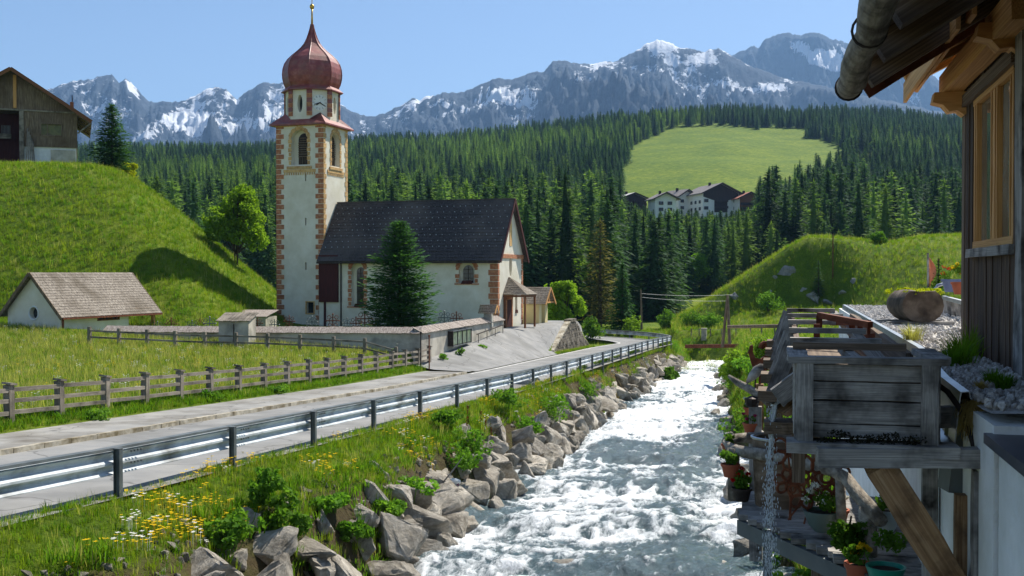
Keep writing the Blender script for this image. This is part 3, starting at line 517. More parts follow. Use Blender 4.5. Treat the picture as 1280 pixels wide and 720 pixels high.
# ------------------------------------------------------------------ church
F0 = U(622, 410, 84); F0.z = CY_Z; CT = Matrix.Translation(F0) @ Matrix.Rotation(rad(-4), 4, 'Z')
ch = thing('church', 'white parish church with red onion dome tower and dark shingle roof', 'church', tuple(F0), rad(-4))
def cmb(): return MB(CT)
NL, NW, EZ, RZ_ = 13.6, 6.5, 5.85, 10.25
Xv = Vector((1, 0, 0)); Yv = Vector((0, 1, 0))
side = (Vector((0, 0, 0)), Xv, -Yv); fac = (Vector((0, 0, 0)), Yv, Xv)
b = cmb(); b.ext([(0, 0, -.6), (0, NW, -.6), (0, NW, EZ), (0, NW / 2, RZ_ - .1), (0, 0, EZ)], (-NL - 1.9, 0, 0)); nave = b.build('nave_wall', M_PLA, ch)
def ctr(mb, fr, pts, d0, d1, m=0): P, d = wallpoly(fr, pts, d0, d1); return mb.ext(P, d, m)
def sh(fr, u, v): return (fr[0] + fr[1] * u + Vector((0, 0, v)), fr[1], fr[2])
W1 = sh(side, -12.0, 1.65); W2 = sh(side, -2.55, 3.55); OV = sh(fac, 3.25, 4.1); AN = sh(fac, 4.75, 1.15)
oval = [(.36 * math.cos(a) , .8 + .85 * math.sin(a)) for a in np.linspace(0, 2 * math.pi, 20, endpoint=False)]
cut(nave, [ctr(cmb(), W1, arch(1.15, 3.6), -.45, .3), ctr(cmb(), W2, arch(1.35, 1.75), -.4, .3), ctr(cmb(), OV, oval, -.4, .3), ctr(cmb(), AN, arch(.6, 1.5), -.3, .3)])
def window(fr, w, h, depth, parent, bars=2, name='window', frm=M_GLASS):
    g = ctr(cmb(), fr, arch(w, h), -depth, -depth + .03).build(name, M_GLASS, parent)
    mm = cmb()
    for i in range(1, bars + 1): o = fr[0] + Vector((0, 0, h * i / (bars + 1))) + fr[2] * (-depth + .045); mm.beam(o - fr[1] * w / 2 * .98, o + fr[1] * w / 2 * .98, .03, .04)
    o = fr[0] + fr[2] * (-depth + .045); mm.beam(o, o + Vector((0, 0, h * .98)), .03, .04, up=fr[2]); mm.build('glazing_bar', M_IRON, g)
    ctr(cmb(), (fr[0] + Vector((0, 0, -.02)), fr[1], fr[2]), [(-w / 2 - .05, -.1), (w / 2 + .05, -.1), (w / 2 - .06, .16), (-w / 2 + .06, .16)], -depth + .05, .08).build('sill', M_REDW, g); return g
window(sh(W1, .1, .05), .72, 3.1, .42, ch, 5); window(sh(W2, 0, .05), .85, 1.35, .37, ch, 3)
wo = ctr(cmb(), OV, [(a * .99, b_ ) for a, b_ in oval], -.38, -.34).build('oval_window', M_GLASS, ch); ctr(cmb(), sh(OV, 0, -.05), [(.3 * math.cos(a), .3 + .2 * math.sin(a)) for a in np.linspace(0, 6.28, 12, endpoint=False)], -.33, -.2).build('sill', M_WHITE, wo)
window(sh(AN, 0, .03), .5, 1.3, .27, ch, 2)
def quoin_col(fr, u, z0, z1, dirn, parent, hb=.40, long_=.62, short=.4, mat=M_QUO, off=0):
    z = z0; i = off
    while z < z1 - .1:
        w = long_ if i % 2 else short; o = fr[0] + fr[1] * (u + dirn * w / 2) + Vector((0, 0, z + hb / 2)) + fr[2] * .012
        piece('quoin', mat if i % 2 else (M_QUO2 if mat is M_QUO2 else M_QUO), parent, CT @ Matrix.Translation(o) @ basis(fr[1]).to_4x4() @ Matrix.Diagonal((w, .045, hb - .05, 1))); z += hb; i += 1
def arch_blocks(fr, w, h, parent, mat, n=13, bs=.26, gap=.12):
    r = w / 2 + gap; pts = []
    for k in range(int((h - w / 2) / .36)): pts += [((-r, .18 + k * .36), 0, k), ((r, .18 + k * .36), 0, k)]
    for k in range(n): a = math.pi * (k + .5) / n; pts.append(((r * math.cos(a), h - w / 2 + r * math.sin(a)), a, k))
    for (u, v), a, k in pts:
        o = fr[0] + fr[1] * u + Vector((0, 0, v)) + fr[2] * .012; s = bs * (1.35 if k % 2 else .9)
        ax = (fr[1] * math.cos(a) + Vector((0, 0, math.sin(a)))); piece('surround_block', mat, parent, CT @ Matrix.Translation(o) @ basis(ax, fr[2]).to_4x4() @ Matrix.Diagonal((s, .28 if a else .3, .045, 1)))
quoin_col(side, 0, 0, 5.5, -1, ch, .46, .75, .62); quoin_col(fac, 0, 0, 5.5, 1, ch, .46, .42, .34); quoin_col(fac, NW, 0, 5.4, -1, ch, .46, .42, .34); arch_blocks(W1, 1.15, 3.6, ch, M_QUO); arch_blocks(W2, 1.35, 1.75, ch, M_QUO)
for fr, w in ((W1, 1.15), (W2, 1.35)): bpc('sill_band', M_QUO, ch, fr[0] + fr[1] * -(w / 2 + .35) + Vector((0, -.02, -.08)), fr[0] + fr[1] * (w / 2 + .35) + Vector((0, -.02, -.08)), .06, .1, CT)
b = cmb(); b.bx(-NL, .03, -.07, .02, EZ - .42, EZ - .03); b.bx(-.0, .07, -.07, NW + .05, EZ - .34, EZ - .02); b.build('cornice', M_QUO, ch)
# sundial painting in the gable
b = cmb(); b.bx(.0, .03, 2.95, 3.55, 6.5, 8.3); b.bx(.0, .045, 3.1, 3.4, 8.3, 8.65); b.build('gable_painting', M_QUO2, ch)
pitch_run = NW / 2; OV_ = .45
def roofz(y): return EZ + (RZ_ - EZ) * (1 - abs(y - NW / 2) / (NW / 2))
x0, x1 = -15.45, .38
e0 = roofz(-OV_) + .02
roof = shingles(CT, (x0, -OV_, e0), (x1, -OV_, e0), (x1, NW / 2, RZ_ + .02), (x0, NW / 2, RZ_ + .02), .3, .26, .03, 1, 1.2).build('roof', M_SHD, ch)
shingles(CT, (x1, NW + OV_, e0), (x0, NW + OV_, e0), (x0, NW / 2, RZ_ + .02), (x1, NW / 2, RZ_ + .02), .5, .6, .02, 2).build('roof', M_SHD, ch)
b = cmb()
for s in (-1, 1):
    p0 = Vector((x1 + .03, NW / 2 + s * (NW / 2 + OV_), e0 - .06)); p1 = Vector((x1 + .03, NW / 2, RZ_ - .03)); b.beam(p0, p1, .06, .26)
b.build('verge_board', M_REDW, roof); b = cmb(); b.bx(x0, x1, -OV_ - .1, -OV_ + .02, e0 - .16, e0 - .01); b.build('gutter', M_IRON, roof)
b = cmb(); b.bx(x0, x1 + .02, NW / 2 - .12, NW / 2 + .12, RZ_ + .02, RZ_ + .1); b.build('ridge_cap', M_SHD, roof)
b = cmb()
for j in range(8):
    for i in range(30):
        x = x0 + .4 + i * .53 + (j % 2) * .26 + random.uniform(-.06, .06); t = .22 + j * .095; y = -OV_ + (NW / 2 + OV_) * t; z = e0 + (RZ_ - e0) * t
        if x < x1 - .1: b.box((x, y - .06, z + .1), (.04, .04, .07))
b.build('snow_guards', M_STEEL, roof, kind='stuff')
bpc('downpipe', M_IRON, ch, (-13.45, -.1, 0), (-13.45, -.1, EZ), .09, .09, CT)
b = cmb(); b.bx(-15.4, -13.7, -.22, 1.2, 1.95, EZ - .05); b.build('stair_enclosure', M_REDW, ch); bpc('support_post', M_REDW, ch, (-14.9, -.1, 0), (-14.9, -.1, 1.95), .16, .16, CT)
b = cmb(); b.bx(-15.4, -13.3, -.05, .5, -.5, 1.95); b.build('stair_base', M_PLA, ch)
# tower
tx0, tx1, ty0, ty1, tz = -19.9, -15.5, .8, 5.2, 16.75
tc = Vector(((tx0 + tx1) / 2, (ty0 + ty1) / 2, 0)); b = cmb(); b.bx(tx0, tx1, ty0, ty1, -.6, tz); tower = b.build('tower', M_PLA, ch)
tf = (Vector((tc.x, ty0, 0)), Xv, -Yv); tr = (Vector((tx1, tc.y, 0)), Yv, Xv)
bw = []
for fr in (tf, tr): bw.append(sh(fr, -.02 if fr is tf else 0, 13.35))
cut(tower, [ctr(cmb(), w, arch(1.55, 2.95), -.55, .3) for w in bw] + [ctr(cmb(), sh(tf, .55, z), [(-.07, 0), (.07, 0), (.07, .62), (-.07, .62)], -.4, .3) for z in (4.6, 8.3, 12.0)] + [ctr(cmb(), sh(tf, .95, 1.0), [(-.33, 0), (.33, 0), (.33, .9), (-.33, .9)], -.35, .3)])
for w in bw:
    g = ctr(cmb(), sh(w, .2, .08), arch(1.1, 2.6), -.54, -.5).build('belfry_window', M_IRON, tower)
    for k in range(9): o = w[0] + w[1] * .2 + Vector((0, 0, .75 + k * .19)) + w[2] * -.44; hw = .53 if k < 7 else .38; bpc('louvre', M_OLDW, g, o - w[1] * hw, o + w[1] * hw, .16, .03, CT, up=(w[2] * .6 + Vector((0, 0, .8))))
    for k in range(7): o = w[0] + w[1] * (.2 - .45 + k * .15) + Vector((0, 0, .1)) + w[2] * -.44; bpc('baluster', M_OLDW, g, o, o + Vector((0, 0, .6)), .04, .04, CT)
    arch_blocks(w, 1.55, 2.95, tower, M_QUO2, 13, .24, .1)
    o = w[0] + w[2] * .03 + Vector((0, 0, -.22)); bpc('sill', M_QUO2, tower, o - w[1] * 1.15, o + w[1] * 1.15, .14, .22, CT)
gsm = ctr(cmb(), sh(tf, .95, 1.0), [(-.33, 0), (.33, 0), (.33, .9), (-.33, .9)], -.34, -.3).build('small_window', M_GLASS, tower); b = cmb()
for a, b0, c, d in ((-.43, .43, -.1, 0), (-.43, .43, .9, 1.0), (-.43, -.33, 0, .9), (.33, .43, 0, .9)): ctr(b, sh(tf, .95, 1.0), [(a, c), (b0, c), (b0, d), (a, d)], -.05, .05)
b.build('frame', M_QUO2, gsm)
quoin_col(tf, -2.2, 0, tz - .1, 1, tower, .42, .72, .46); quoin_col(tf, 2.2, 0, tz - .1, -1, tower, .42, .72, .46); quoin_col(tr, -2.2, 0, tz - .1, 1, tower, .42, .5, .34, M_QUO2); quoin_col(tr, 2.2, 8, tz - .1, -1, tower, .42, .5, .34, M_QUO2)
for fr in (tf, tr):
    o = fr[0] + Vector((0, 0, 12.85)) + fr[2] * .015; bpc('string_course', M_QUO2, tower, o - fr[1] * 1.5, o + fr[1] * 1.5, .07, .24, CT)
    for k in range(14): o2 = o + fr[1] * (-1.4 + k * .215) + Vector((0, 0, -.24)); bpc('dentil', M_QUO2, tower, o2 - fr[1] * .05, o2 + fr[1] * .05, .05, .2, CT)
b = cmb(); b.bx(tx0 - .06, tx1 + .06, ty0 - .06, ty1 + .06, tz - .18, tz); b.build('cornice', M_QUO2, tower)
b = cmb(); q = 2.62; vs = [tc + Vector((sx * q, sy * q, tz)) for sx, sy in ((-1, -1), (1, -1), (1, 1), (-1, 1))]; q2 = 2.12
oc = [tc + Vector((2.12 / math.cos(rad(22.5)) * math.cos(rad(22.5 + 45 * k)), 2.12 / math.cos(rad(22.5)) * math.sin(rad(22.5 + 45 * k)), tz + (.42 if True else 0))) for k in range(8)]
mid = [tc + Vector((sx * 2.0, sy * 2.0, tz + .95)) for sx, sy in ((-1, -1), (1, -1), (1, 1), (-1, 1))]
b.add([v - Vector((0, 0, .12)) for v in vs] + vs, [(0, 1, 5, 4), (1, 2, 6, 5), (2, 3, 7, 6), (3, 0, 4, 7), (3, 2, 1, 0)])
cr = [tc + Vector((sx * 1.62, sy * 1.62, tz + .98)) for sx, sy in ((-1, -1), (1, -1), (1, 1), (-1, 1))]
for k in range(4):
    A, B = vs[k], vs[(k + 1) % 4]; i0 = {0: (5, 6), 1: (7, 0), 2: (1, 2), 3: (3, 4)}[k]; C, D = oc[i0[1]], oc[i0[0]]
    b.add([A, B, C, D], [(0, 1, 2, 3)]); b.add([A, D, cr[k]], [(0, 1, 2)]); b.add([B, cr[(k + 1) % 4], C], [(0, 1, 2)])
    b.add([A, cr[k], oc[{0: 4, 1: 6, 2: 0, 3: 2}[k]]], [(0, 1, 2)])
b.build('skirt_roof', M_DOME, tower)
dz0, dz1 = tz + .2, 19.75; R8 = 2.12 / math.cos(rad(22.5)); b = cmb(); b.lathe([(R8, dz0), (R8, dz1)], tc, 8, ph=rad(22.5)); drum = b.build('bell_drum', M_PLA, tower)
dirs = [(math.cos(rad(a)), math.sin(rad(a))) for a in (-135, -90, -45, 0)]
frs = [(tc + Vector((c * 2.12, s * 2.12, 0)), Vector((-s, c, 0)), Vector((c, s, 0))) for c, s in dirs]
slot = [(.24 * math.cos(a), .72 + .72 * math.sin(a)) for a in np.linspace(0, 2 * math.pi, 18, endpoint=False)]
cut(drum, [ctr(cmb(), sh(frs[i], 0, 17.75), slot, -.5, .3) for i in (0, 1, 3)])
for i in (0, 1, 3): ctr(cmb(), sh(frs[i], 0, 17.75), [(a * .99, v) for a, v in slot], -.48, -.44).build('sound_hole', M_GLASS, drum)
for i in range(8):
    a = rad(22.5 + 45 * i); p = tc + Vector((math.cos(a) * (R8 + .005), math.sin(a) * (R8 + .005), 0)); z = dz0 + .5; k = 0
    while z < dz1 - .1:
        piece('quoin', M_DOME if k % 2 else M_QUO, drum, CT @ Matrix.Translation(p + Vector((0, 0, z + .17))) @ Matrix.Rotation(a, 4, 'Z') @ Matrix.Diagonal((.1, .46, .34, 1))); z += .37; k += 1
cf = frs[2]; ck = ctr(cmb(), sh(cf, 0, 18.55), [(.66 * math.cos(a), .66 * math.sin(a)) for a in np.linspace(0, 2 * math.pi, 28, endpoint=False)], 0, .03).build('clock_face', M_WHITE, drum)
b = cmb()
for k in range(12): a = 2 * math.pi * k / 12; o = cf[0] + Vector((0, 0, 18.55)) + cf[1] * .52 * math.cos(a) + Vector((0, 0, .52 * math.sin(a))) + cf[2] * .045; d = cf[1] * math.cos(a) + Vector((0, 0, math.sin(a))); b.beam(o - d * .08, o + d * .08, .02, .06, up=cf[2])
b.build('hour_marks', M_STEEL_D, ck)
o = cf[0] + Vector((0, 0, 18.55)) + cf[2] * .06
for a, l, w in ((215, .36, .1), (30, .1, .06), (330, .55, .07), (200, .5, .06)): d = cf[1] * math.cos(rad(a)) + Vector((0, 0, math.sin(rad(a)))); bpc('clock_hand', M_IRON, ck, o, o + d * l, w, .03, CT, up=cf[2])
prof = [(2.62, 19.62), (2.62, 19.7), (2.30, 19.95), (2.22, 20.05), (2.36, 20.35), (2.47, 20.8), (2.50, 21.2), (2.46, 21.65), (2.32, 22.1), (2.05, 22.5), (1.66, 22.88), (1.26, 23.2), (.92, 23.52), (.66, 23.85), (.46, 24.25), (.30, 24.7), (.17, 25.15), (.10, 25.5)]
b = cmb(); b.lathe(prof, tc, 8, ph=rad(22.5)); dome = b.build('onion_dome', M_DOME, tower)
b = cmb()
for i in range(8):
    a = rad(22.5 + 45 * i); b.tube([tc + Vector((math.cos(a) * (r + .015), math.sin(a) * (r + .015), z)) for r, z in prof[2:]], .035, 5)
b.build('dome_ribs', M_DOME, dome)
b = cmb(); b.tube([tc + Vector((0, 0, 25.4)), tc + Vector((0, 0, 27.0))], [.1, .06], 8); b.lathe([(.01, 26.75), (.14, 26.82), (.21, 27.0), (.14, 27.18), (.01, 27.25)], tc, 12); b.build('finial_ball', M_GOLD, dome, True)
b = cmb(); b.beam(tc + Vector((0, 0, 27.2)), tc + Vector((0, 0, 28.3)), .05, .05); b.beam(tc + Vector((-.3, 0, 27.95)), tc + Vector((.3, 0, 27.95)), .05, .05); b.build('cross', M_GOLD, dome)
# porch
apex = (0.02, 2.7, 4.0); q = [(0.02, 1.25, 2.62), (1.95, 1.25, 2.62), (1.95, 4.15, 2.62), (0.02, 4.15, 2.62)]
pr = shingles(CT, q[0], q[1], apex, apex, .2, .2, .02, 5).build('porch_roof', M_SHG, ch)
shingles(CT, q[1], q[2], apex, apex, .2, .2, .02, 6).build('roof_slope', M_SHG, pr); shingles(CT, q[2], q[3], apex, apex, .2, .2, .02, 7).build('roof_slope', M_SHG, pr)
b = cmb(); b.bx(.02, 1.9, 1.3, 1.42, 2.44, 2.6); b.bx(1.78, 1.9, 1.42, 4.1, 2.44, 2.6); b.build('porch_beam', M_BROWN, pr)
for x, y in ((.12, 1.4), (1.8, 1.4), (1.8, 4.0)): bpc('porch_post', M_BROWN, ch, (x, y, 0), (x, y, 2.5), .14, .14, CT)
b = cmb(); b.bx(.0, .06, 2.1, 3.3, 0, 2.2); b.build('church_door', M_REDW, ch); b = cmb(); b.bx(.0, .1, 1.85, 2.08, 0, 2.45); b.bx(.0, .1, 3.32, 3.55, 0, 2.45); b.bx(0, .1, 1.85, 3.55, 2.22, 2.47); b.build('door_frame', M_QUO, ch)
# side chapel
P = CT @ Vector((-.1, 7.6, 0)); sch = thing('side_chapel', 'tiny yellow chapel with grey shingle roof beside the church porch', 'chapel', tuple(P), rad(-4)); cw, cl = 2.6, 1.9
b = MB(CT); b.ext([(1.1, 7.6, -.4), (1.1, 7.6 + cw, -.4), (1.1, 7.6 + cw, 1.95), (1.1, 7.6 + cw / 2, 3.05), (1.1, 7.6, 1.95)], (-cl - .5, 0, 0)); w = b.build('wall', M_PLY, sch); cut(w, [MB(CT).bx(.7, 1.4, 8.35, 9.4, 0, 1.9)])
for s, (ya, yb) in enumerate(((7.6 - .3, 7.6 + cw / 2), (7.6 + cw + .3, 7.6 + cw / 2))):
    A, B, C, D = (-1.4, ya, 1.72), (1.75, ya, 1.72), (1.75, yb, 3.12), (-1.4, yb, 3.12)
    shingles(CT, *((A, B, C, D) if s == 0 else (B, A, D, C)), .2, .2, .02, 8 + s).build('roof', M_SHG, sch); bpc('verge_board', M_FRESH, sch, Vector(B) + Vector((.03, 0, -.05)), Vector(C) + Vector((.03, 0, -.05)), .05, .16, CT)
bpc('tie_beam', M_FRESH, sch, (1.6, 7.5, 1.85), (1.6, 7.7 + cw, 1.85), .12, .12, CT); bpc('king_post', M_FRESH, sch, (1.6, 7.6 + cw / 2, 1.85), (1.6, 7.6 + cw / 2, 2.95), .1, .1, CT)
# ------------------------------------------------------------------ churchyard wall
TOPZ = -3.55
WP = [Vector((-39.5, 56.9, 0)), Vector((-33.4, 57.7, 0)), Vector((-20.4, 59.8, 0)), Vector((-20.15, 78.2, 0))]
cwl = thing('churchyard_wall', 'long low grey plastered churchyard wall capped with wooden boards', 'wall', (-20.4, 59.8, -4.7))
capm = MB()
for a, c in zip(WP[:-1], WP[1:]):
    d = (c - a).normalized(); n = Vector((d.y, -d.x, 0)); L = (c - a).length; b = MB(); t = .4
    b.ext([a + Vector((0, 0, -6)), c + Vector((0, 0, -6)), c - n * t + Vector((0, 0, -6)), a - n * t + Vector((0, 0, -6))], (0, 0, 6 + TOPZ)); b.build('wall_section', M_PLG, cwl)
    x = 0
    while x < L:
        w = random.uniform(.16, .3); x1 = min(L, x + w); m_ = a + d * ((x + x1) / 2); up = random.uniform(0, .025); p0 = m_ + n * .14 + Vector((0, 0, TOPZ + .0 + up)); p1 = m_ - n * (t + .12) + Vector((0, 0, TOPZ + .33 + up))
        capm.beam(p0, p1, (x1 - x) * .95, .04, up=(0, 0, 1)); x = x1
    b = MB(); b.ext([a + n * .005 + Vector((0, 0, TOPZ)), a - n * (t - .01) + Vector((0, 0, TOPZ)), a - n * (t - .01) + Vector((0, 0, TOPZ + .26))], d * L); b.build('wall_crest', M_PLG, cwl)
M_BOARD = pm('silvered_boards', [S(104, 94, 86), S(146, 134, 124), S(186, 176, 164)], 5, .85, .4, stretch=(4, 1, 1), rnd=.1, bsc=12)
capm.build('cap_boards', M_BOARD, cwl, kind='stuff')
# pier with slit
P0 = U(292, 425, 61.9); rz = math.atan2(2.1, 13.0); PT = Matrix.Translation((P0.x, P0.y, 0)) @ Matrix.Rotation(rz, 4, 'Z')
pier = thing('gate_pier', 'square white wall pier with a slit and slanted board roof', 'pier', (P0.x, P0.y, Hs(P0.x, P0.y)), rz)
b = MB(PT); b.ext([(-.88, 0, -5.2), (-.88, 1.3, -5.2), (-.88, 1.3, -2.45), (-.88, 0, -2.78)], (1.76, 0, 0)); w = b.build('wall', M_PLG, pier); cut(w, [MB(PT).bx(-.04, .05, -.3, .3, -4.0, -2.95)])
for k in range(9): x = -.9 + k * .225 + random.uniform(-.01, .01); bpc('roof_board', M_WOODG, pier, (x, -.18, -2.78 + random.uniform(0, .03)), (x, 1.45, -2.34), .2, .04, PT, seg=6)
# bildstock on the wall
y_ = fence_y(611, -20.35); bs_ = thing('wayside_shrine', 'small shrine with slatted gable roof standing on the churchyard wall', 'shrine', (-20.35, y_, TOPZ)); b = MB(); b.bx(-20.65, -20.1, y_ - .28, y_ + .3, TOPZ - .35, TOPZ + .75); b.build('pillar', M_PLG, bs_)
ctr_ = Vector((-20.37, y_, TOPZ + 1.2))
b = MB(); b.bx(-20.12, -20.07, y_ - .16, y_ + .16, TOPZ - .3, TOPZ + .5); b.build('niche', M_PLA, bs_)
for s in (-1, 1):
    for k in range(6): t = k / 5; bpc('roof_slat', M_BOARD, bs_, ctr_ + Vector((-.62, s * (.58 - .5 * t), -.5 + .52 * t)), ctr_ + Vector((.62, s * (.58 - .5 * t), -.5 + .52 * t)), .12, .035, up=(0, -s * .6, .75))
    bpc('verge_board', M_FRESH, bs_, ctr_ + Vector((.64, s * .6, -.56)), ctr_ + Vector((.64, 0, .02)), .04, .12)
# notice board
ya, yb = fence_y(564, -20.1), fence_y(587, -20.1); nb = thing('notice_board', 'glazed black notice case hanging on the churchyard wall', 'notice board', (-20.15, (ya + yb) / 2, -4.6)); z0, z1 = -4.62, -3.68
b = MB(); b.bx(-20.35, -20.02, ya, yb, z0, z1); b.build('case', M_IRON, nb); b = MB(); b.bx(-20.02, -20.0, ya + .08, yb - .08, z0 + .08, z1 - .08); b.build('glass', pm('case_glass', [S(96, 112, 96), S(150, 160, 140)], 2, .1, 0, rnd=0, spec=.7), nb)
for k in range(5): y = ya + (yb - ya) * k / 4; bpc('frame_bar', M_IRON, nb, (-19.985, y, z0), (-19.985, y, z1), .05, .05)
for z in (z0, z1): bpc('frame_bar', M_STEEL_D, nb, (-19.985, ya, z), (-19.985, yb, z), .05, .06)
# handrail on wall
ya, yb = fence_y(597, -19.9), fence_y(631, -19.9); hr = thing('handrail', 'thin dark metal handrail on posts along the church ramp', 'handrail', (-19.95, ya, -5)); zA = Hs(-19.95, ya) + .75; zB = Hs(-19.95, yb) + .75
bpc('rail', M_IRON, hr, (-19.95, ya, zA), (-19.95, yb, zB), .06, .06)
for t in (.05, .35, .65, .95): y = ya + (yb - ya) * t; bpc('post', M_IRON, hr, (-19.95, y, Hs(-19.95, y) - .1), (-19.95, y, zA + (zB - zA) * t), .04, .04)
for px, h, lab, m_ in ((526, 2.0, 'thin dark sign pole at the churchyard wall corner', M_IRON), (536.5, 1.9, 'thin reddish marker pole beside the wooden fence end', M_RUST)):
    P = U(px, 442, 60.5); z = Hs(P.x, P.y); po = thing('marker_pole', lab, 'pole', (P.x, P.y, z)); bpc('pole', m_, po, (P.x, P.y, z - .3), (P.x, P.y, z + h), .06, .06); bpc('top_cap', m_, po, (P.x, P.y, z + h), (P.x, P.y, z + h + .1), .1, .1)
# ------------------------------------------------------------------ grave crosses
def cross_mesh(v):
    mb = MB(); mb.bx(-.03, .03, -.02, .02, 0, 1.15); mb.bx(-.34, .34, -.02, .02, .78, .84)
    for x, z in ((-.34, .81), (.34, .81), (0, 1.17)): mb.lathe([(.01, -.05), (.06, 0), (.01, .05)], (x, 0, z), 6)
    ring = lambda c, r, t=.016: mb.tube([Vector((c[0] + r * math.cos(a), 0, c[1] + r * math.sin(a))) for a in np.linspace(0, 2 * math.pi, 11)], t, 4, False)
    ring((0, .81), .2)
    for sx in (-1, 1):
        ring((sx * .16, .58), .09); ring((sx * .2, 1.0), .1)
        if v: ring((sx * .14, .36), .11); ring((sx * .3, .66), .07)
    mb.bx(-.22, .22, -.13, .13, -.3, .14 if v else .22); o = mb.build('x', M_STEEL_D if v else M_RUST); me = o.data; bpy.data.objects.remove(o); return me
CM = [cross_mesh(0), cross_mesh(1)]
for i, (px, Z, s, lab) in enumerate([(361.5, 77, 1.0, 'first ornate iron grave cross right of the tower foot'), (390, 76, 1.0, 'ornate iron grave cross below the small tower window'), (416, 75, 1.15, 'pale ornate grave cross below the dark red stair enclosure'), (434, 76, .9, 'small grave cross below the left nave window'), (445, 73, 1.05, 'ornate grave cross left of the big churchyard conifer'), (456, 75, 1.3, 'tall plain grave cross beside the churchyard conifer'), (466, 73, .95, 'small dark grave cross at the conifer foot'), (555.5, 79, 1.2, 'dark grave cross right of the churchyard conifer'), (570.5, 79, 1.15, 'rusty grave cross on a small roofed base near the shrine'), (262, 72, 1.1, 'curly iron grave cross left of the white wall pier'), (250, 74, .95, 'iron grave cross in the row left of the pier'), (240, 72, .9, 'low iron grave cross near the grey stone shed'), (214, 73, 1.0, 'single iron grave cross right of the mortuary chapel'), (197, 72, .85, 'small grave cross behind the timber post of the mortuary chapel'), (322, 76, .9, 'grave cross in front of the small stone shed'), (343, 74, .9, 'grave cross at the left tower corner'), (508, 74, 1, 'grave cross behind the conifer trunk'), (229, 75, .9, 'far iron grave cross before the stone shed')]):
    P = U(px, 405, Z); h = CY_Z; tag(dup_mesh('grave_cross', CM[i % 2 if s < 1.3 else 0], None, Matrix.Translation((P.x, P.y, h)) @ Matrix.Rotation(YAW + random.uniform(-.3, .3), 4, 'Z') @ Matrix.Diagonal((s * 1.1, s, s * 1.1, 1))), lab, 'grave cross', 'iron crosses in the churchyard')
# ------------------------------------------------------------------ mortuary chapel (white shed)
A0 = U(76, 415, 66); aa = rad(22) - YAW; zb = Hs(A0.x, A0.y) - .1
ST = Matrix.Translation((A0.x, A0.y, -3.75)) @ Matrix.Rotation(-aa, 4, 'Z')    # local y runs along the long wall, x to the left is negative
shd = thing('mortuary_chapel', 'white mortuary chapel with steep grey shingle roof in the meadow', 'chapel', (A0.x, A0.y, -3.75), -aa); w, l, ez, rz_ = 4.3, 5.9, 1.45, 3.75
b = MB(ST); b.ext([(0, 0, -.6), (-w, 0, -.6), (-w, 0, ez), (-w / 2, 0, rz_ - .12), (0, 0, ez)], (0, l, 0)); wl = b.build('wall', M_PLA, shd)
rw = [(-w / 2 + .33 * math.cos(a), -.2, 1.25 + .36 * math.sin(a)) for a in np.linspace(0, 2 * math.pi, 20, endpoint=False)]; cut(wl, [MB(ST).ext(rw, (0, .5, 0)), MB(ST).bx(-.3, .3, 3.1, 5.0, .75, 1.3)])
b = MB(ST); b.ext([(x, .28, z) for x, y, z in rw], (0, .03, 0)); rwn = b.build('round_window', M_GLASS, shd); b = MB(ST); b.tube([(-w / 2 + .38 * math.cos(a), -.01, 1.25 + .41 * math.sin(a)) for a in np.linspace(0, 2 * math.pi, 25)], .05, 6, False); b.build('frame', M_WHITE, rwn)
b = MB(ST); b.bx(-.26, -.2, 3.1, 5.0, .75, 1.3); wn = b.build('strip_window', M_GLASS, shd)
for y0, y1, z0, z1 in ((3.05, 5.05, .68, .76), (3.05, 5.05, 1.28, 1.38), (3.05, 3.13, .76, 1.28), (4.97, 5.05, .76, 1.28), (3.7, 3.75, .76, 1.28), (4.3, 4.35, .76, 1.28)): bpc('frame', M_BROWN, wn, (-.03, y0, (z0 + z1) / 2), (-.03, y1, (z0 + z1) / 2), .1, z1 - z0, ST)
rl = 8.6
for s in (0, 1):
    xe_ = .42 if s == 0 else -w - .42; ze = ez - .42 * (rz_ - ez) / (w / 2); A, B, C, D = (xe_, -.35, ze), (xe_, rl, ze), (-w / 2, rl, rz_), (-w / 2, -.35, rz_)
    rf = shingles(ST, *((A, B, C, D) if s == 0 else (B, A, D, C)), .22, .2, .025, 15 + s).build('roof', M_SHG, shd)
    for q in (-.38, rl + .03): bpc('verge_board', M_OLDW, rf, (xe_, q, ze - .06), (-w / 2, q, rz_ - .04), .05, .2, ST)
    if s == 0: bpc('gutter', M_RUST, rf, (xe_ + .04, -.3, ze - .05), (xe_ + .04, rl, ze - .05), .1, .1, ST)
bpc('porch_post', M_FRESH, shd, (.05, 8.2, -.6), (.05, 8.2, 1.3), .2, .2, ST); bpc('eave_beam', M_FRESH, shd, (.05, 5.9, 1.3), (.05, 8.5, 1.3), .16, .2, ST); bpc('porch_post', M_FRESH, shd, (-w, 8.2, -.6), (-w, 8.2, 1.3), .2, .2, ST); bpc('downpipe', M_RUST, shd, (.06, .12, -.5), (.06, .12, 1.2), .09, .09, ST)
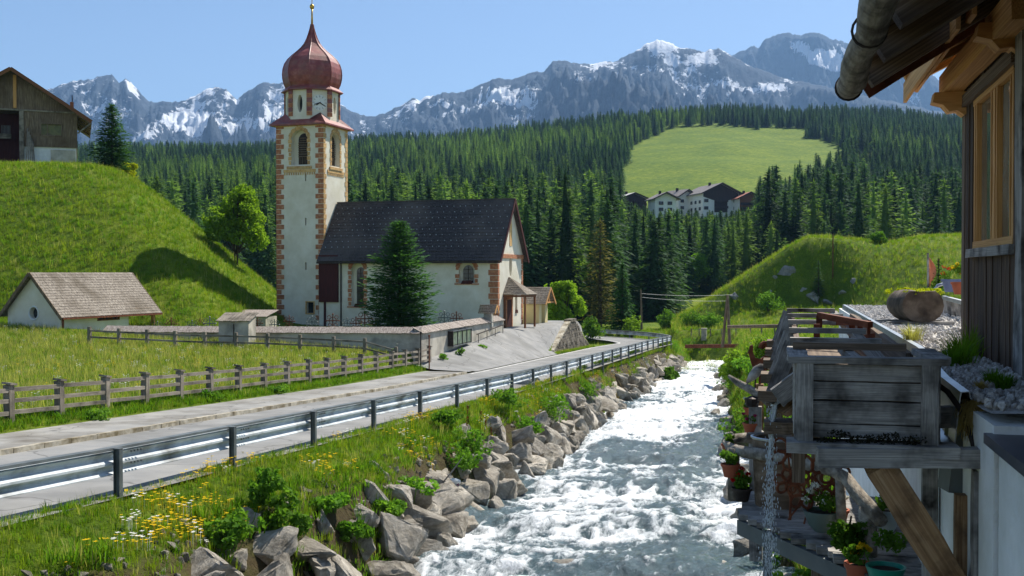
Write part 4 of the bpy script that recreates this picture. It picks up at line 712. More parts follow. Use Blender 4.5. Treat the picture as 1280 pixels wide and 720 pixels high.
# ------------------------------------------------------------------ small stone shed with board roof and far wall
B0 = U(332, 400, 80); BT = Matrix.Translation((B0.x, B0.y, CY_Z)) @ Matrix.Rotation(YAW - .1, 4, 'Z')
shs = thing('stone_shed', 'low grey stone shed with flat board roof left of the tower', 'shed', (B0.x, B0.y, CY_Z), YAW - .1); b = MB(BT); b.bx(-3.3, 0, 0, 2.6, -.3, 1.05); b.bx(-5.0, -3.3, .3, 2.6, -.3, .95); b.build('wall', M_PLG, shs)
for k in range(15): x = -3.3 + k * .235; bpc('roof_board', M_BOARD, shs, (x, -.15, 1.1), (x, 2.8, 1.5), .22, .04, BT, seg=6)
for k in range(9): x = -5.0 + k * .2; bpc('gable_board', M_BROWN, shs, (x, .27, .9), (x, .27, 1.0 + .07 * (k + 1) * (1 if k < 8 else .9)), .19, .04, BT)
bpc('roof_edge', M_OLDW, shs, (-5.3, .2, .92), (-3.3, .2, 1.68), .1, .08, BT); b = MB(BT); b.ext([(-5.2, .2, .98), (-3.3, .2, 1.62), (-2.9, .2, 1.62), (-2.9, .2, 1.5), (-3.3, .2, 1.45)], (0, 2.5, 0)); b.build('roof', M_OLDW, shs)
cw2 = thing('rear_wall', 'rear churchyard wall with dark board cap behind the mortuary chapel', 'wall', U(215, 400, 82)); p, q = U(165, 402, 84), U(255, 400, 82); p.z = q.z = CY_Z + .35; b = MB(); b.beam(p, q, .4, 1.0); b.build('wall_section', M_PLG, cw2); p.z = q.z = CY_Z + .95; b = MB(); b.beam(p, q, .7, .12); b.build('cap', M_OLDW, cw2)
# ------------------------------------------------------------------ barn on the left hill
BZ = 108.0; bo = U(14.7, 193, BZ); bo.z = Hs(bo.x, bo.y) ; NT = Matrix.Translation(bo) @ Matrix.Rotation(YAW + rad(22), 4, 'Z')
bz = lambda py: (341 - py) * BZ / FPX - bo.z
bu = lambda px: (px - 14.7) * BZ / FPX / 1.1
brn = thing('barn', 'large weathered wooden barn on the green hill at the left edge', 'barn', tuple(bo), YAW + rad(22))
ze, za, zw, hw = bz(140), bz(90), bz(182), bu(98.5)
b = MB(NT); b.ext([(-hw, 0, zw), (hw, 0, zw), (hw, 0, ze), (0, 0, za), (-hw, 0, ze)], (0, 11, 0)); wl = b.build('wall', M_OLDW, brn)
cut(wl, [MB(NT).bx(-4.2, bu(25), -.5, 4, zw - 3, bz(137)), MB(NT).bx(bu(52), bu(78), -.4, .25, bz(167), bz(153))])
b = MB(NT); b.bx(-hw + .05, -4.2, .1, 10.9, -1.2, zw); b.bx(bu(27), hw - .1, .1, 10.9, -1.2, zw); b.build('plinth', M_WHITE, brn)
b = MB(NT); b.bx(bu(64), bu(96), .0, .2, -.6, bz(185)); b.build('garage_door', M_PLG, brn)
random.seed(4)
zlin = lambda u: ze + (za - ze) * (1 - abs(u) / hw)
u = -4.2
while u < hw - .05:
    w_ = random.uniform(.16, .26); u1 = min(u + w_, hw); m_ = (u + u1) / 2; zt = zlin(m_) - .1
    segs = [(bz(138), zt, .02)]
    if m_ > bu(29):
        if bu(51) < m_ < bu(79): segs += [(zw, bz(168), -.02), (bz(152.5), bz(138), -.02)]
        else: segs.append((zw, bz(138), -.02))
    for z0, z1, off in segs: bpc('board', M_OLDW, brn, (m_, -.03 + off + random.uniform(-.012, .012), z0), (m_, -.03 + off, z1), (u1 - u) * .93, .05, NT, up=(0, 1, 0))
    u = u1
b = MB(NT); b.bx(bu(52), bu(78), .18, .22, bz(167), bz(153)); wn = b.build('window', pm('barn_window', [S(78, 84, 40), S(120, 116, 60), S(96, 80, 44)], 1.4, .25, 0, rnd=0), brn)
for p0, p1 in (((51, 152.5), (79, 152.5)), ((51, 167.5), (79, 167.5)), ((51.5, 152), (51.5, 168)), ((78.5, 152), (78.5, 168)), ((60, 152), (60, 168))): bpc('frame', M_OLDW, wn, (bu(p0[0]), -.08, bz(p0[1])), (bu(p1[0]), -.08, bz(p1[1])), .1, .1, NT)
bpc('gable_post', M_FRESH, brn, (bu(19), -.12, bz(135)), (bu(19), -.12, bz(94)), .3, .16, NT, up=(0, 1, 0)); bpc('sill_beam', M_WOODG, brn, (-hw, -.12, bz(137)), (hw, -.12, bz(137.5)), .14, .14, NT); bpc('corner_post', M_WOODG, brn, (bu(27.5), -.14, -.5), (bu(27), -.14, bz(138)), .4, .14, NT, up=(0, 1, 0))
b = MB(NT); b.bx(-4.2, bu(25), 3.6, 4.1, -.8, bz(137)); b.build('inner_wall', M_REDW, brn)
for k in range(7): bpc('stall_bar', M_STEEL_D, brn, (bu(1 + k * 1.7), 2.0, bz(166)), (bu(1 + k * 1.7), 2.0, bz(154)), .05, .05, NT)
bpc('stall_rail', M_WOODG, brn, (-4, 1.9, bz(168)), (bu(13), 1.9, bz(168)), .1, .5, NT)
for k in range(5): bpc('leaning_beam', M_WOODG, brn, (bu(33 + 3 * k), -1.2, -.5), (bu(35 + 1.6 * k), -.25, bz(160 + 4 * k)), .12, .1, NT)
sl = (za - ze) / hw; ov = 1.35
for s in (1, -1):
    p0 = Vector((s * (hw + ov), -1.3, ze - sl * ov)); p1 = Vector((0, -1.3, za + .0)); b = MB(NT); n = Vector((0, 0, .22)); b.ext([p0, p1, p1 + n, p0 + n], (0, 13.5, 0)); rf = b.build('roof', M_OLDW, brn)
    bpc('verge_board', M_BROWN, rf, p0 + Vector((0, -.03, .12)), p1 + Vector((0, -.03, .12)), .08, .34, NT)
    if s > 0:
        for q in range(7): bpc('rafter', M_OLDW, rf, (hw + ov, -1.1 + q * 1.7, ze - sl * ov - .02), (hw - .1, -1.1 + q * 1.7, ze - .02), .14, .16, NT)
        bpc('strut', M_WOODG, rf, (hw + .02, -1.2, ze - 2.0), (hw + ov - .1, -1.2, ze - sl * ov - .05), .14, .14, NT)
b = MB(NT); b.bx(bu(89), bu(94), 2.5, 3.0, bz(134), bz(119)); cm = b.build('chimney', M_BROWN, brn); bpc('flue', M_IRON, cm, (bu(92), 2.75, bz(119)), (bu(92), 2.75, bz(110)), .1, .1, NT)
# ------------------------------------------------------------------ far houses across the valley
M_FROOF = pm('far_grey_roof', [S(104, 98, 96), S(132, 124, 120)], .6, .8, .1, rnd=.1); M_FWOOD = pm('far_dark_wood', [S(44, 34, 30), S(64, 50, 42)], 1.0, .8, .1, stretch=(3, 3, .3), rnd=.1)
def house(name, label, px, py, Z, w, d, eh, rh, rz, wall, front, rows, wings=False, roofm=M_FROOF):
    P = U(px, py, Z); g = P.z; T = Matrix.Translation(P) @ Matrix.Rotation(YAW + rz, 4, 'Z'); t = thing(name, label, 'house', tuple(P), YAW + rz)
    b = MB(T); b.ext([(-w / 2, 0, -12), (w / 2, 0, -12), (w / 2, 0, eh), (0, 0, eh + rh), (-w / 2, 0, eh)], (0, d, 0)); b.build('wall', wall, t)
    if front:
        b = MB(T); hw = w / 2 * (.36 if wings else .98); b.ext([(-hw, -.15, .2), (hw, -.15, .2), (hw, -.15, eh * (1 if not wings else .62)), (w / 2 * .97, -.15, eh * (1 if not wings else .80)), (w / 2 * .97, -.15, eh), (0, -.15, eh + rh * .97), (-w / 2 * .97, -.15, eh), (-w / 2 * .97, -.15, eh * (1 if not wings else .80)), (-hw, -.15, eh * (1 if not wings else .62))], (0, .13, 0)); b.build('timber_gable', front, t)
        for z in (eh * .28, eh * .6): bpc('balcony', M_FWOOD, t, (-hw * .95, -.8, z), (hw * .95, -.8, z), 1.1, 1.0, T)
    for (u, v, sidew) in rows:
        if sidew: a, c = (-w / 2 - .06, u, v), (0, 1, 0)
        else: a, c = (u, -.2, v), (1, 0, 0)
        a = Vector(a); c = Vector(c); wn = bpc('window', M_GLASS, t, a - c * .55, a + c * .55, .14, 1.4, T); bpc('shutter', M_FWOOD, t, a - c * .95, a - c * .6, .12, 1.4, T); bpc('shutter', M_FWOOD, t, a + c * .6, a + c * .95, .12, 1.4, T)
    ov = 1.4; sl = rh / (w / 2)
    for s in (1, -1):
        b = MB(T); p0 = Vector((s * (w / 2 + ov), -1.8, eh - sl * ov + .05)); p1 = Vector((0, -1.8, eh + rh + .05)); b.ext([p0, p1, p1 + Vector((0, 0, .4)), p0 + Vector((0, 0, .4))], (0, d + 3, 0)); rf = b.build('roof', roofm, t); bpc('verge_board', M_FWOOD, rf, p0 + Vector((0, -.1, .15)), p1 + Vector((0, -.1, .15)), .15, .5, T)
    b = MB(T); b.bx(-1.5, -.6, d * .4, d * .4 + .9, eh + rh * .5, eh + rh + 1.2); b.build('chimney', M_FWOOD, t); return t
HZ = 470
house('mountain_hotel', 'large white hotel with dark timber gable below the high meadow', 901, 266, HZ, 17, 22, 8.6, 4.0, rad(14), M_WHITE, M_FWOOD, [(u, v, False) for u in (-6.9, 6.9) for v in (2.0, 5.2)] + [(y, v, True) for y in (3, 7.5, 12, 16.5) for v in (1.8, 4.8)], True)
house('hotel_annex', 'white gabled annex left of the large hotel', 858, 266, HZ + 12, 9, 12, 7.5, 2.6, rad(30), M_WHITE, None, [(u, v, False) for u in (-2.5, 2.5) for v in (2.2, 5.2)])
house('chalet', 'white chalet half hidden by trees left of the hotel', 832, 266, HZ - 20, 9, 10, 6.0, 2.2, rad(10), M_WHITE, None, [(-2, 4, False), (1.8, 4, False), (-2, 1.4, False), (1.8, 1.4, False)])
house('chalet', 'brown chalet with pale roof at the left end of the hamlet', 792, 266, HZ - 10, 12, 12, 6.0, 2.2, rad(18), M_PLG, M_FWOOD, [(-3.5, 1.6, False), (3.5, 1.6, False)], False, pm('pale_roof', [S(170, 166, 160), S(206, 202, 196)], .5, .7, .1, rnd=0))
house('chalet', 'chalet with red roof at the right end of the hamlet', 937, 266, HZ - 5, 9, 10, 6.4, 2.2, rad(8), M_WHITE, M_BROWN, [(-2.5, 1.6, False), (2.5, 1.6, False)], False, pm('red_roof', [S(150, 92, 76), S(176, 116, 96)], .5, .8, .1, rnd=0))
# ------------------------------------------------------------------ stone retaining wedge beside the ramp
wd = thing('stone_retaining_wall', 'wedge shaped dry stone retaining wall between ramp and road', 'wall', (-17.4, 88, -6.4)); M_DRY = pm('dry_stone', [S(104, 96, 84), S(140, 130, 114), S(172, 160, 142)], 2.0, .9, .5, rnd=.25, bsc=12, dirt=(S(88, 82, 66), .8))
ya, yb, yc, yd = 82.5, 89.5, 92.0, 98.5; xw = -17.3; tops = lambda y: np.interp(y, [ya, yb, yc, yd], [float(R(ya)) + .15, -4.2, -4.15, float(R(yd)) + .3])
b = MB(); b.ext([(xw - .3, ya, -7.4), (xw - .3, yd, -7.4), (xw - .3, yd, tops(yd)), (xw - .3, yc, tops(yc)), (xw - .3, yb, tops(yb)), (xw - .3, ya, tops(ya))], (.22, 0, 0)); b.build('core', M_DRY, wd)
b = MB(); z = -7.0; i = 0
while z < -4.1:
    hh = random.uniform(.14, .24); y = ya - .3 + random.uniform(0, .3)
    while y < yd:
        L = random.uniform(.25, .6)
        if z + hh < tops(y + L / 2) + .06 and z + hh > R(y) - .1: b.box((xw - .05 + random.uniform(-.03, .04), y + L / 2, z + hh / 2), (.22, L - .03, hh - .025), Euler((random.uniform(-.04, .04), 0, random.uniform(-.06, .06))).to_matrix())
        y += L
    z += hh
b.build('wall_stones', M_DRY, wd, kind='stuff')
for k in range(12):
    t0, t1 = k / 12, (k + 1) / 12; y0, y1 = ya - .1 + (yb - ya) * t0, ya - .1 + (yb - ya) * t1; bpc('coping_stone', M_KERB, wd, (xw - .15, y0 + .02, tops(y0) + .08), (xw - .15, y1 - .02, tops(y1) + .08), .5, .16, seg=6)
for k in range(4): y0 = yb + k * .65; bpc('coping_stone', M_DRY, wd, (xw - .2, y0, -4.05), (xw - .2, y0 + .62, -4.05), .6, .22, seg=6)
# ------------------------------------------------------------------ beams over the river, pole, lines
bb = thing('river_beam', 'long rusty brown steel beam spanning the river', 'beam', U(900, 433, 98)); p, q = U(857, 433, 98), U(948, 432, 94); bpc('beam', M_RUST, bb, p, q, .25, .32); bpc('cable', M_STEEL_D, bb, U(909, 433, 96), U(909, 470, 96), .03, .03)
b2 = thing('water_pipe', 'dark horizontal wooden pipe reaching from the A frame mast', 'pipe', U(955, 408, 84)); b = MB(); b.tube([U(910, 408.5, 84), U(996, 407, 78)], .13, 8); b.build('pipe', M_OLDW, b2)
af = thing('a_frame_mast', 'leaning wooden A frame mast by the far end of the river', 'mast', U(908, 432, 86))
for p0, p1 in (((903, 434, 86), (909.5, 369, 86)), ((912, 430, 85.5), (909.5, 369, 86))): b = MB(); b.tube([U(*p0), U(*p1)], [.13, .09], 8); b.build('leg', M_OLDW, af)
up_ = thing('utility_pole', 'slim wooden utility pole behind the road bend', 'pole', U(802, 410, 138)); b = MB(); b.tube([U(802, 412, 138), U(801, 362, 138)], [.16, .11], 8); b.build('pole', M_OLDW, up_)
for k, (y0, y1) in enumerate(((367, 364), (371.5, 373))):
    wr = MB(); P, Q = U(801, y0, 138), U(960, y1, 150); wr.tube([P.lerp(Q, t) - Vector((0, 0, .9 * 4 * t * (1 - t) * .5)) for t in np.linspace(0, 1, 9)], .022, 5); wr.build('power_line', M_STEEL_D, label=('upper' if k == 0 else 'lower') + ' power line running right from the utility pole', cat='cable', group='power lines behind the bend')
hp = thing('hill_pole', 'lone thin pole standing on the grassy hump', 'pole', ground_hit(1041, 348, 100)); P = ground_hit(1041, 350, 100); b = MB(); b.tube([P - Vector((0, 0, .4)), P + Vector((0, 0, 6.1))], .07, 6); b.build('pole', M_RUST, hp)
# boulders of the hump
RK2 = [rock_mesh(300 + i, M_ROCK2) for i in range(5)]
for i, (px, py, s, lab) in enumerate([(985, 338, 1.5, 'large grey boulder with a grass cap high on the dark hump side'), (1016, 372, 1.4, 'big grey boulder below the small spruce on the hump'), (1034, 380, 1.1, 'grey boulder right of the small spruce on the hump'), (1066, 352, 1.0, 'grey boulder under a grass lip near the hump pole'), (968, 347, .7, 'small pale boulder left of the large hump boulder'), (1005, 362, .7, 'small boulder above the big one under the spruce'), (917, 372, 1.1, 'flat grey boulder low on the hump left flank'), (1055, 367, .8, 'boulder in the eroded gully of the hump'), (962, 365, .6, 'small dark boulder in the hump shade')]):
    P = ground_hit(px, py, 90) + Vector((0, .35 * s, -.1 * s)); rock('boulder', RK2[i % 5], P, (s * 1.2, s, s * .8), (.1, .2, i * 1.3), lab, None)
# field stones, far walls by the river head
wl2 = thing('stone_pillar', 'pale square stone pillar at the head of the river', 'pillar', ground_hit(880, 424, 60)); P = ground_hit(880, 424, 60); b = MB(); b.box(P + Vector((0, 0, .4)), (.6, .6, 1.6)); b.box(P + Vector((0, 0, 1.25)), (.7, .7, .12)); b.build('shaft', M_PLG, wl2)
ff = thing('field_fence', 'low wire field fence on short posts at the far meadow edge', 'fence', ground_hit(960, 420, 60)); prev = None
for px in (864, 874, 888, 902, 920, 938, 952, 968, 985, 1000):
    P = ground_hit(px, 421, 60); bpc('post', M_WOODG, ff, P - Vector((0, 0, .2)), P + Vector((0, 0, 1.0)), .12, .12)
    if prev: bpc('wire', M_STEEL_D, ff, prev + Vector((0, 0, .85)), P + Vector((0, 0, .85)), .03, .03)
    prev = P
# ------------------------------------------------------------------ trees
def quads_mesh(name, V, mats, mi=None):
    V = np.asarray(V, np.float32).reshape(-1, 3); n = len(V) // 4; return np_mesh(name, V, np.arange(n * 4).reshape(n, 4), mats, False, mi)
def _perp(d):
    a = np.cross(d, np.array([0, 0, 1.0])); l = np.linalg.norm(a, axis=1, keepdims=True); return a / np.maximum(l, 1e-6)
def conifer_quads(seed, h, r, whorls, nbr, nsp, base=.06, droop=.25, shape=.85, spr=.3, bushy=0):
    """needle sprays as kite quads along drooping whorled branches"""
    g = np.random.default_rng(seed); Q = []
    for i in range(whorls):
        t = base + (1 - base) * ((i + g.uniform(-.3, .3)) / whorls); t = min(max(t, base), .985); Rw = r * (1 - t) ** shape * g.uniform(.78, 1.1) + .03 * r
        if bushy: Rw *= 1 - bushy * max(0, (.22 - t) / .22)
        nb = max(4, int(nbr * (.55 + .45 * (1 - t)))); az = g.uniform(0, 6.28) + np.arange(nb) * 6.283 / nb + g.uniform(-.3, .3, nb)
        for a in az:
            L = Rw * g.uniform(.7, 1.15); d = np.array([math.cos(a), math.sin(a), 0]); side = np.array([-d[1], d[0], 0]); up0 = g.uniform(-.05, .2) + .35 * max(0, t - .6); k = max(2, int(nsp * (.35 + .65 * L / r)))
            s = (np.arange(k) + g.uniform(.1, .9, k)) / k; s = .12 + .88 * s; px = d * (L * s)[:, None]; px[:, 2] = t * h + L * (up0 * s - droop * s ** 2) ; px += side * (g.uniform(-.32, .32, k) * L * s)[:, None]; px[:, 2] += g.uniform(-.03, .03, k) * h * .5
            ang = g.uniform(-.8, .8, k); dd = d * np.cos(ang)[:, None] + side * np.sin(ang)[:, None]; dd[:, 2] += up0 - 1.4 * droop * s + g.uniform(-.25, .25, k); dd /= np.linalg.norm(dd, axis=1, keepdims=True)
            nn = np.cross(dd, _perp(dd)) + g.uniform(-.5, .5, (k, 3)); sd = np.cross(dd, nn); sd /= np.linalg.norm(sd, axis=1, keepdims=True); ln = spr * r * g.uniform(.6, 1.2, k)[:, None] * (.55 + .45 * (L / r)); wd = ln * g.uniform(.32, .5, (k, 1))
            Q.append(np.stack([px - dd * ln * .45, px + sd * wd * .5 - dd * ln * .02, px + dd * ln * .6 + np.array([0, 0, -.08]) * ln, px - sd * wd * .5 - dd * ln * .02], 1))
    tip = np.array([[[0, 0, h * .9], [.06 * r, 0, h * .95], [0, 0, h * 1.02], [-.06 * r, 0, h * .95]], [[0, 0, h * .9], [0, .06 * r, h * .95], [0, 0, h * 1.02], [0, -.06 * r, h * .95]]])
    Q.append(tip); return np.concatenate(Q).reshape(-1, 3)
def trunk_mb(h, r, lean=0): mb = MB(); mb.tube([(0, 0, -.5), (0, 0, h * .3), (lean, 0, h * .7), (lean, 0, h * .97)], [r, r * .8, r * .4, .02], 7); return mb
def mesh_of(mb, name, mat): o = mb.build(name, mat); me = o.data; WM.pop(o); bpy.data.objects.remove(o); return me
M_BARK = pm('conifer_bark', [S(62, 50, 40), S(94, 80, 66)], 4, .9, .5, stretch=(3, 3, .5), rnd=.1)
M_SPR = leafmat('spruce_needles', S(42, 70, 46), S(78, 108, 64), .36, .4, .22); M_LAR = leafmat('larch_needles', S(84, 114, 58), S(124, 150, 80), .45, .3, .22); M_PINE = leafmat('stone_pine_needles', S(42, 80, 46), S(84, 122, 62), .35, .1, 1.5); M_DRYL = leafmat('tan_larch_needles', S(96, 98, 52), S(136, 128, 76), .35, .1, .8)
M_SPR2 = leafmat('bluish_spruce_needles', S(44, 72, 54), S(76, 104, 76), .34, .25, .22)
def big_conifer(name, label, cat, P, h, r, mat, seed, wh=34, nb=11, ns=16, **kw):
    t = thing(name, label, cat, tuple(P)); T = Matrix.Translation(P); lk = lambda n, me: dup_mesh(n, me, t, T)
    lk('trunk', mesh_of(trunk_mb(h, .022 * h), 'trunk', M_BARK)); lk('crown', quads_mesh('crown', conifer_quads(seed, h, r, wh, nb, ns, **kw), [mat])); return t
def on(px, py, Z): P = U(px, py, Z); P.z = Hs(P.x, P.y); return P
P = U(499, 415, 70); P.z = CY_Z; big_conifer('stone_pine', 'broad dark green conifer in the churchyard before the nave', 'tree', P, 7.7, 2.9, M_PINE, 1, 48, 17, 34, shape=.55, spr=.15, droop=-.1, base=.07, bushy=.3)
P = on(140, 200, 103); big_conifer('hill_spruce', 'dark green conifer on the hill right of the barn', 'tree', P, 6.5, 2.3, M_PINE, 2, 40, 14, 22, shape=.6, spr=.2, droop=0.0, bushy=.3)
P = on(778, 408, 140); big_conifer('roadside_spruce', 'pointed mid green spruce beyond the road bend', 'tree', P, 9.6, 2.6, leafmat('fresh_spruce', S(40, 76, 34), S(70, 112, 44), .3, .1, .6), 3, 36, 12, 16, spr=.25)
P = on(750, 405, 152); big_conifer('tan_larch', 'tall pale brownish larch behind the roadside spruce', 'tree', P, 15.3, 3.1, M_DRYL, 4, 40, 11, 14, spr=.22, shape=.55, droop=.15)
P = ground_hit(1023, 372, 100); big_conifer('hump_spruce', 'small slender dark spruce on the hump side', 'tree', P, 5.0, 1.1, M_SPR, 5, 26, 9, 9, spr=.4)
# deciduous
M_LEAF = leafmat('bright_leaves', S(96, 132, 34), S(146, 174, 60), .5, .1, .9); M_LEAF2 = leafmat('deep_leaves', S(66, 104, 36), S(108, 144, 54), .45, .15, 1.2); M_YEL = leafmat('yellow_leaves', S(150, 160, 30), S(190, 190, 50), .45, .05, 1.0)
def leaf_quads(g, C, n, size):
    """n leaf quads spread through the ellipsoids C=[(x,y,z,rx,ry,rz)]; denser near the skin, clumped"""
    C = np.array(C); vol = C[:, 3] * C[:, 4] * C[:, 5]; idx = g.choice(len(C), n, p=vol / vol.sum()); d = g.normal(size=(n, 3)); d /= np.linalg.norm(d, axis=1, keepdims=True); rr = g.uniform(.25, 1, (n, 1)) ** .45
    P = C[idx, :3] + d * C[idx, 3:] * rr; keep = vn(P[:, 0] * 2.2 / max(size * 6, .3) + 9, P[:, 1] * 2.2 / max(size * 6, .3) + P[:, 2] * 3.1 / max(size * 6, .3), 3) > -.25; P = P[keep]; n = len(P)
    a = g.normal(size=(n, 3)); a /= np.linalg.norm(a, axis=1, keepdims=True); b = np.cross(a, g.normal(size=(n, 3))); b /= np.linalg.norm(b, axis=1, keepdims=True); s = size * g.uniform(.6, 1.3, (n, 1))
    return np.stack([P - a * s * .6, P + b * s * .38, P + a * s * .6, P - b * s * .38], 1).reshape(-1, 3)
def broadleaf(name, label, P, h, r, mat, seed, n=9000, leaf=.22, trunk=.35, cat='tree', stems=1):
    g = np.random.default_rng(seed); t = thing(name, label, cat, tuple(P)); T = Matrix.Translation(P); C = []; mb = MB()
    for k in range(16):
        a = g.uniform(0, 6.28); v = g.uniform(0, 1); rr = r * g.uniform(.25, .72) * math.sin(math.pi * min(.9, .25 + .6 * v)); q = r * g.uniform(.26, .42); C.append((rr * math.cos(a), rr * math.sin(a), h * (trunk + (1 - trunk) * (.12 + .72 * v)), q, q, q * .85))
    C.append((0, 0, h * .62, r * .5, r * .5, h * .28))
    for s in range(stems):
        o = Vector((g.uniform(-.2, .2) * stems * .3, g.uniform(-.2, .2) * stems * .3, -.3)); mb.tube([o, o + Vector((0, 0, h * trunk * .6)), Vector((o.x * 1.5, o.y * 1.5, h * .6)), Vector((o.x * 2, o.y * 2, h * .85))], [.02 * h / stems ** .4, .016 * h / stems ** .4, .009 * h, .01], 7)
    for c in C[:-1]: mb.tube([(0, 0, h * trunk * .7), (c[0] * .5, c[1] * .5, c[2] * .6 + h * trunk * .25), (c[0], c[1], c[2])], [.01 * h, .006 * h, .01], 5)
    dup_mesh('trunk', mesh_of(mb, 'trunk', M_BARK), t, T); dup_mesh('crown', quads_mesh('crown', leaf_quads(g, C, n, leaf), [mat]), t, T); return t
P = ground_hit(296, 330, 80); broadleaf('maple_tree', 'rounded bright green tree on the hillside left of the tower', P, 7.2, 3.5, M_LEAF, 11, 15000, .26, .18, stems=4)
broadleaf('yellow_bush', 'yellow green bush at the foot of the hill conifer', on(163, 212, 106), 2.1, 1.1, M_YEL, 12, 3500, .16, .1, 'bush', 2)
P = on(704, 408, 112); broadleaf('ash_tree', 'bright green young tree behind the yellow chapel', P, 6.9, 2.7, M_LEAF, 13, 13000, .26, .2, stems=2)
for i, (px, py, Z, h, r, m_, lab) in enumerate([(690, 410, 101, 1.2, 1.4, M_LEAF2, 'low green hedge bush right of the yellow chapel'), (738, 405, 128, 2.5, 2.2, M_LEAF2, 'green bush left of the roadside spruce'), (790, 408, 134, 3.2, 1.8, M_LEAF, 'light green bush right of the roadside spruce'), (838, 398, 150, 2.6, 2.2, M_LEAF2, 'round shrub at the dark forest foot left of the hump'), (960, 352, 140, 2.8, 2.4, M_LEAF2, 'grey green bush beside the large hump boulder'), (1100, 352, 148, 1.4, 1.5, M_LEAF2, 'small bush on the hump slope'), (870, 398, 136, 1.8, 2.6, M_LEAF2, 'low shrubs at the left foot of the hump'), (890, 396, 134, 1.6, 2.6, M_LEAF2, 'low shrub in front of the hump flank'), (668, 330, 130, 4.5, 2.4, M_LEAF2, 'grey green broadleaf tree behind the church gable'), (925, 436, 70, 2.0, 1.6, M_LEAF, 'bright bush on the right river bank by the mast'), (955, 432, 62, 1.6, 1.5, M_LEAF, 'yellow green bush on the right bank behind the rooster'), (836, 440, 92, 1.5, 1.1, M_LEAF2, 'leafy shrub at the end of the guardrail bank')]):
    broadleaf('shrub', lab, on(px, py, Z), h, r, m_, 40 + i, 3200, .2, .05, 'bush', 3)
# ------------------------------------------------------------------ forest
kw_r = lambda t: (1 - t) ** .8
def forest_proto(seed, h, r, mat, **kw):
    Q = conifer_quads(seed, h, r, kw.pop('wh', 28), kw.pop('nb', 10), kw.pop('ns', 11), **kw); rc = random.Random(seed); core = [np.array([[kw_r(t_) * r * .3 * math.cos(a_) * rc.uniform(.8, 1.2), kw_r(t_) * r * .3 * math.sin(a_) * rc.uniform(.8, 1.2), t_ * h + rc.uniform(-.3, .3)] for a_ in np.linspace(0, 2 * math.pi, 8, endpoint=False)]) for t_ in (.1, .25, .4, .55, .7, .83, .95)]; CQ = [np.stack([core[i_][k_], core[i_][(k_ + 1) % 8], core[i_ + 1][(k_ + 1) % 8], core[i_ + 1][k_]]) for i_ in range(6) for k_ in range(8)]; Q = np.concatenate([Q, np.concatenate(CQ)]); tm = trunk_mb(h, .014 * h); tv = np.array([tuple(v) for v in tm.v]); tq = np.array([f for f in tm.f if len(f) == 4]); V = np.concatenate([Q, tv]); nq = len(Q) // 4; F = np.concatenate([np.arange(nq * 4).reshape(nq, 4), tq + len(Q)])
    return np_mesh('conifer', V, F, [mat, M_BARK], False, [0] * nq + [1] * len(tq))
PROTO = [forest_proto(50 + i, 20, 4.3 + .4 * (i % 3), (M_SPR, M_SPR2, M_SPR)[i % 3], spr=.31, shape=.62, droop=.28) for i in range(4)] + [forest_proto(60 + i, 20, 4.2, M_LAR, spr=.3, shape=.6, droop=.1, nb=8) for i in range(3)]
def round_proto(seed):
    gg = np.random.default_rng(seed); C = [(gg.uniform(-2, 2), gg.uniform(-2, 2), gg.uniform(3.5, 9), 1.9, 1.9, 1.7) for _ in range(10)] + [(0, 0, 6, 2.2, 2.2, 3.2)]; Q = leaf_quads(gg, C, 2600, .5); tm = trunk_mb(7, .18); tv = np.array([tuple(v) for v in tm.v]); tq = np.array([f for f in tm.f if len(f) == 4]); nq = len(Q) // 4
    return np_mesh('broadleaf', np.concatenate([Q, tv]), np.concatenate([np.arange(nq * 4).reshape(nq, 4), tq + len(Q)]), [M_LEAF2 if seed % 2 else M_LEAF, M_BARK], False, [0] * nq + [1] * len(tq))
PROTO += [round_proto(71), round_proto(72)]
def in_poly(x, y, poly):
    c = np.zeros(len(x), bool); n = len(poly)
    for i in range(n):
        (x0, y0), (x1, y1) = poly[i], poly[(i + 1) % n]; cnd = ((y0 > y) != (y1 > y)); c ^= cnd & (x < (x1 - x0) * (y - y0) / ((y1 - y0) + 1e-9) + x0)
    return c
g = np.random.default_rng(5); CZ, CX = [], []
z = 156.0
while z < 1190:
    sp = 5.7 + .002 * z; n = int(1.16 * z / sp); q = (np.arange(n) + g.uniform(0, 1, n)) / n * 1.16 - .58; CX.append(q * z); CZ.append(z + g.uniform(-.5, .5, n) * sp); z += sp * .92
CX = np.concatenate(CX); CZ = np.concatenate(CZ); X = CA * CX - SA * CZ; Y = SA * CX + CA * CZ; Zg = H(X, Y); PXb = 640 + FPX * CX / CZ; PYb = 341 - FPX * Zg / CZ
clear = [(776, 262), (779, 215), (790, 186), (812, 172), (850, 159), (905, 157), (950, 163), (985, 171), (1030, 176), (1060, 190), (1050, 212), (1030, 222), (1010, 238), (975, 252), (958, 268)]
keep = ~(in_poly(PXb, PYb, clear) & (CZ > 440)); keep &= ~((PXb > 770) & (PXb < 946) & (CZ > 425) & (CZ < 520)); keep &= ~((PXb > 842) & (CZ < 212)); keep &= ~((PXb > 560) & (CZ < 165)); keep &= ~((PXb < 560) & (CZ < 176)); keep &= (vn(X * .02, Y * .02, 4) > -.72)
keep &= ~((PXb < 330) & (CZ < 200) & (PXb > 130) & (g.uniform(size=len(X)) < .35))
PYb = PYb[keep]; X, Y, Zg, CZ, PXb = X[keep], Y[keep], Zg[keep], CZ[keep], PXb[keep]; n = len(X)
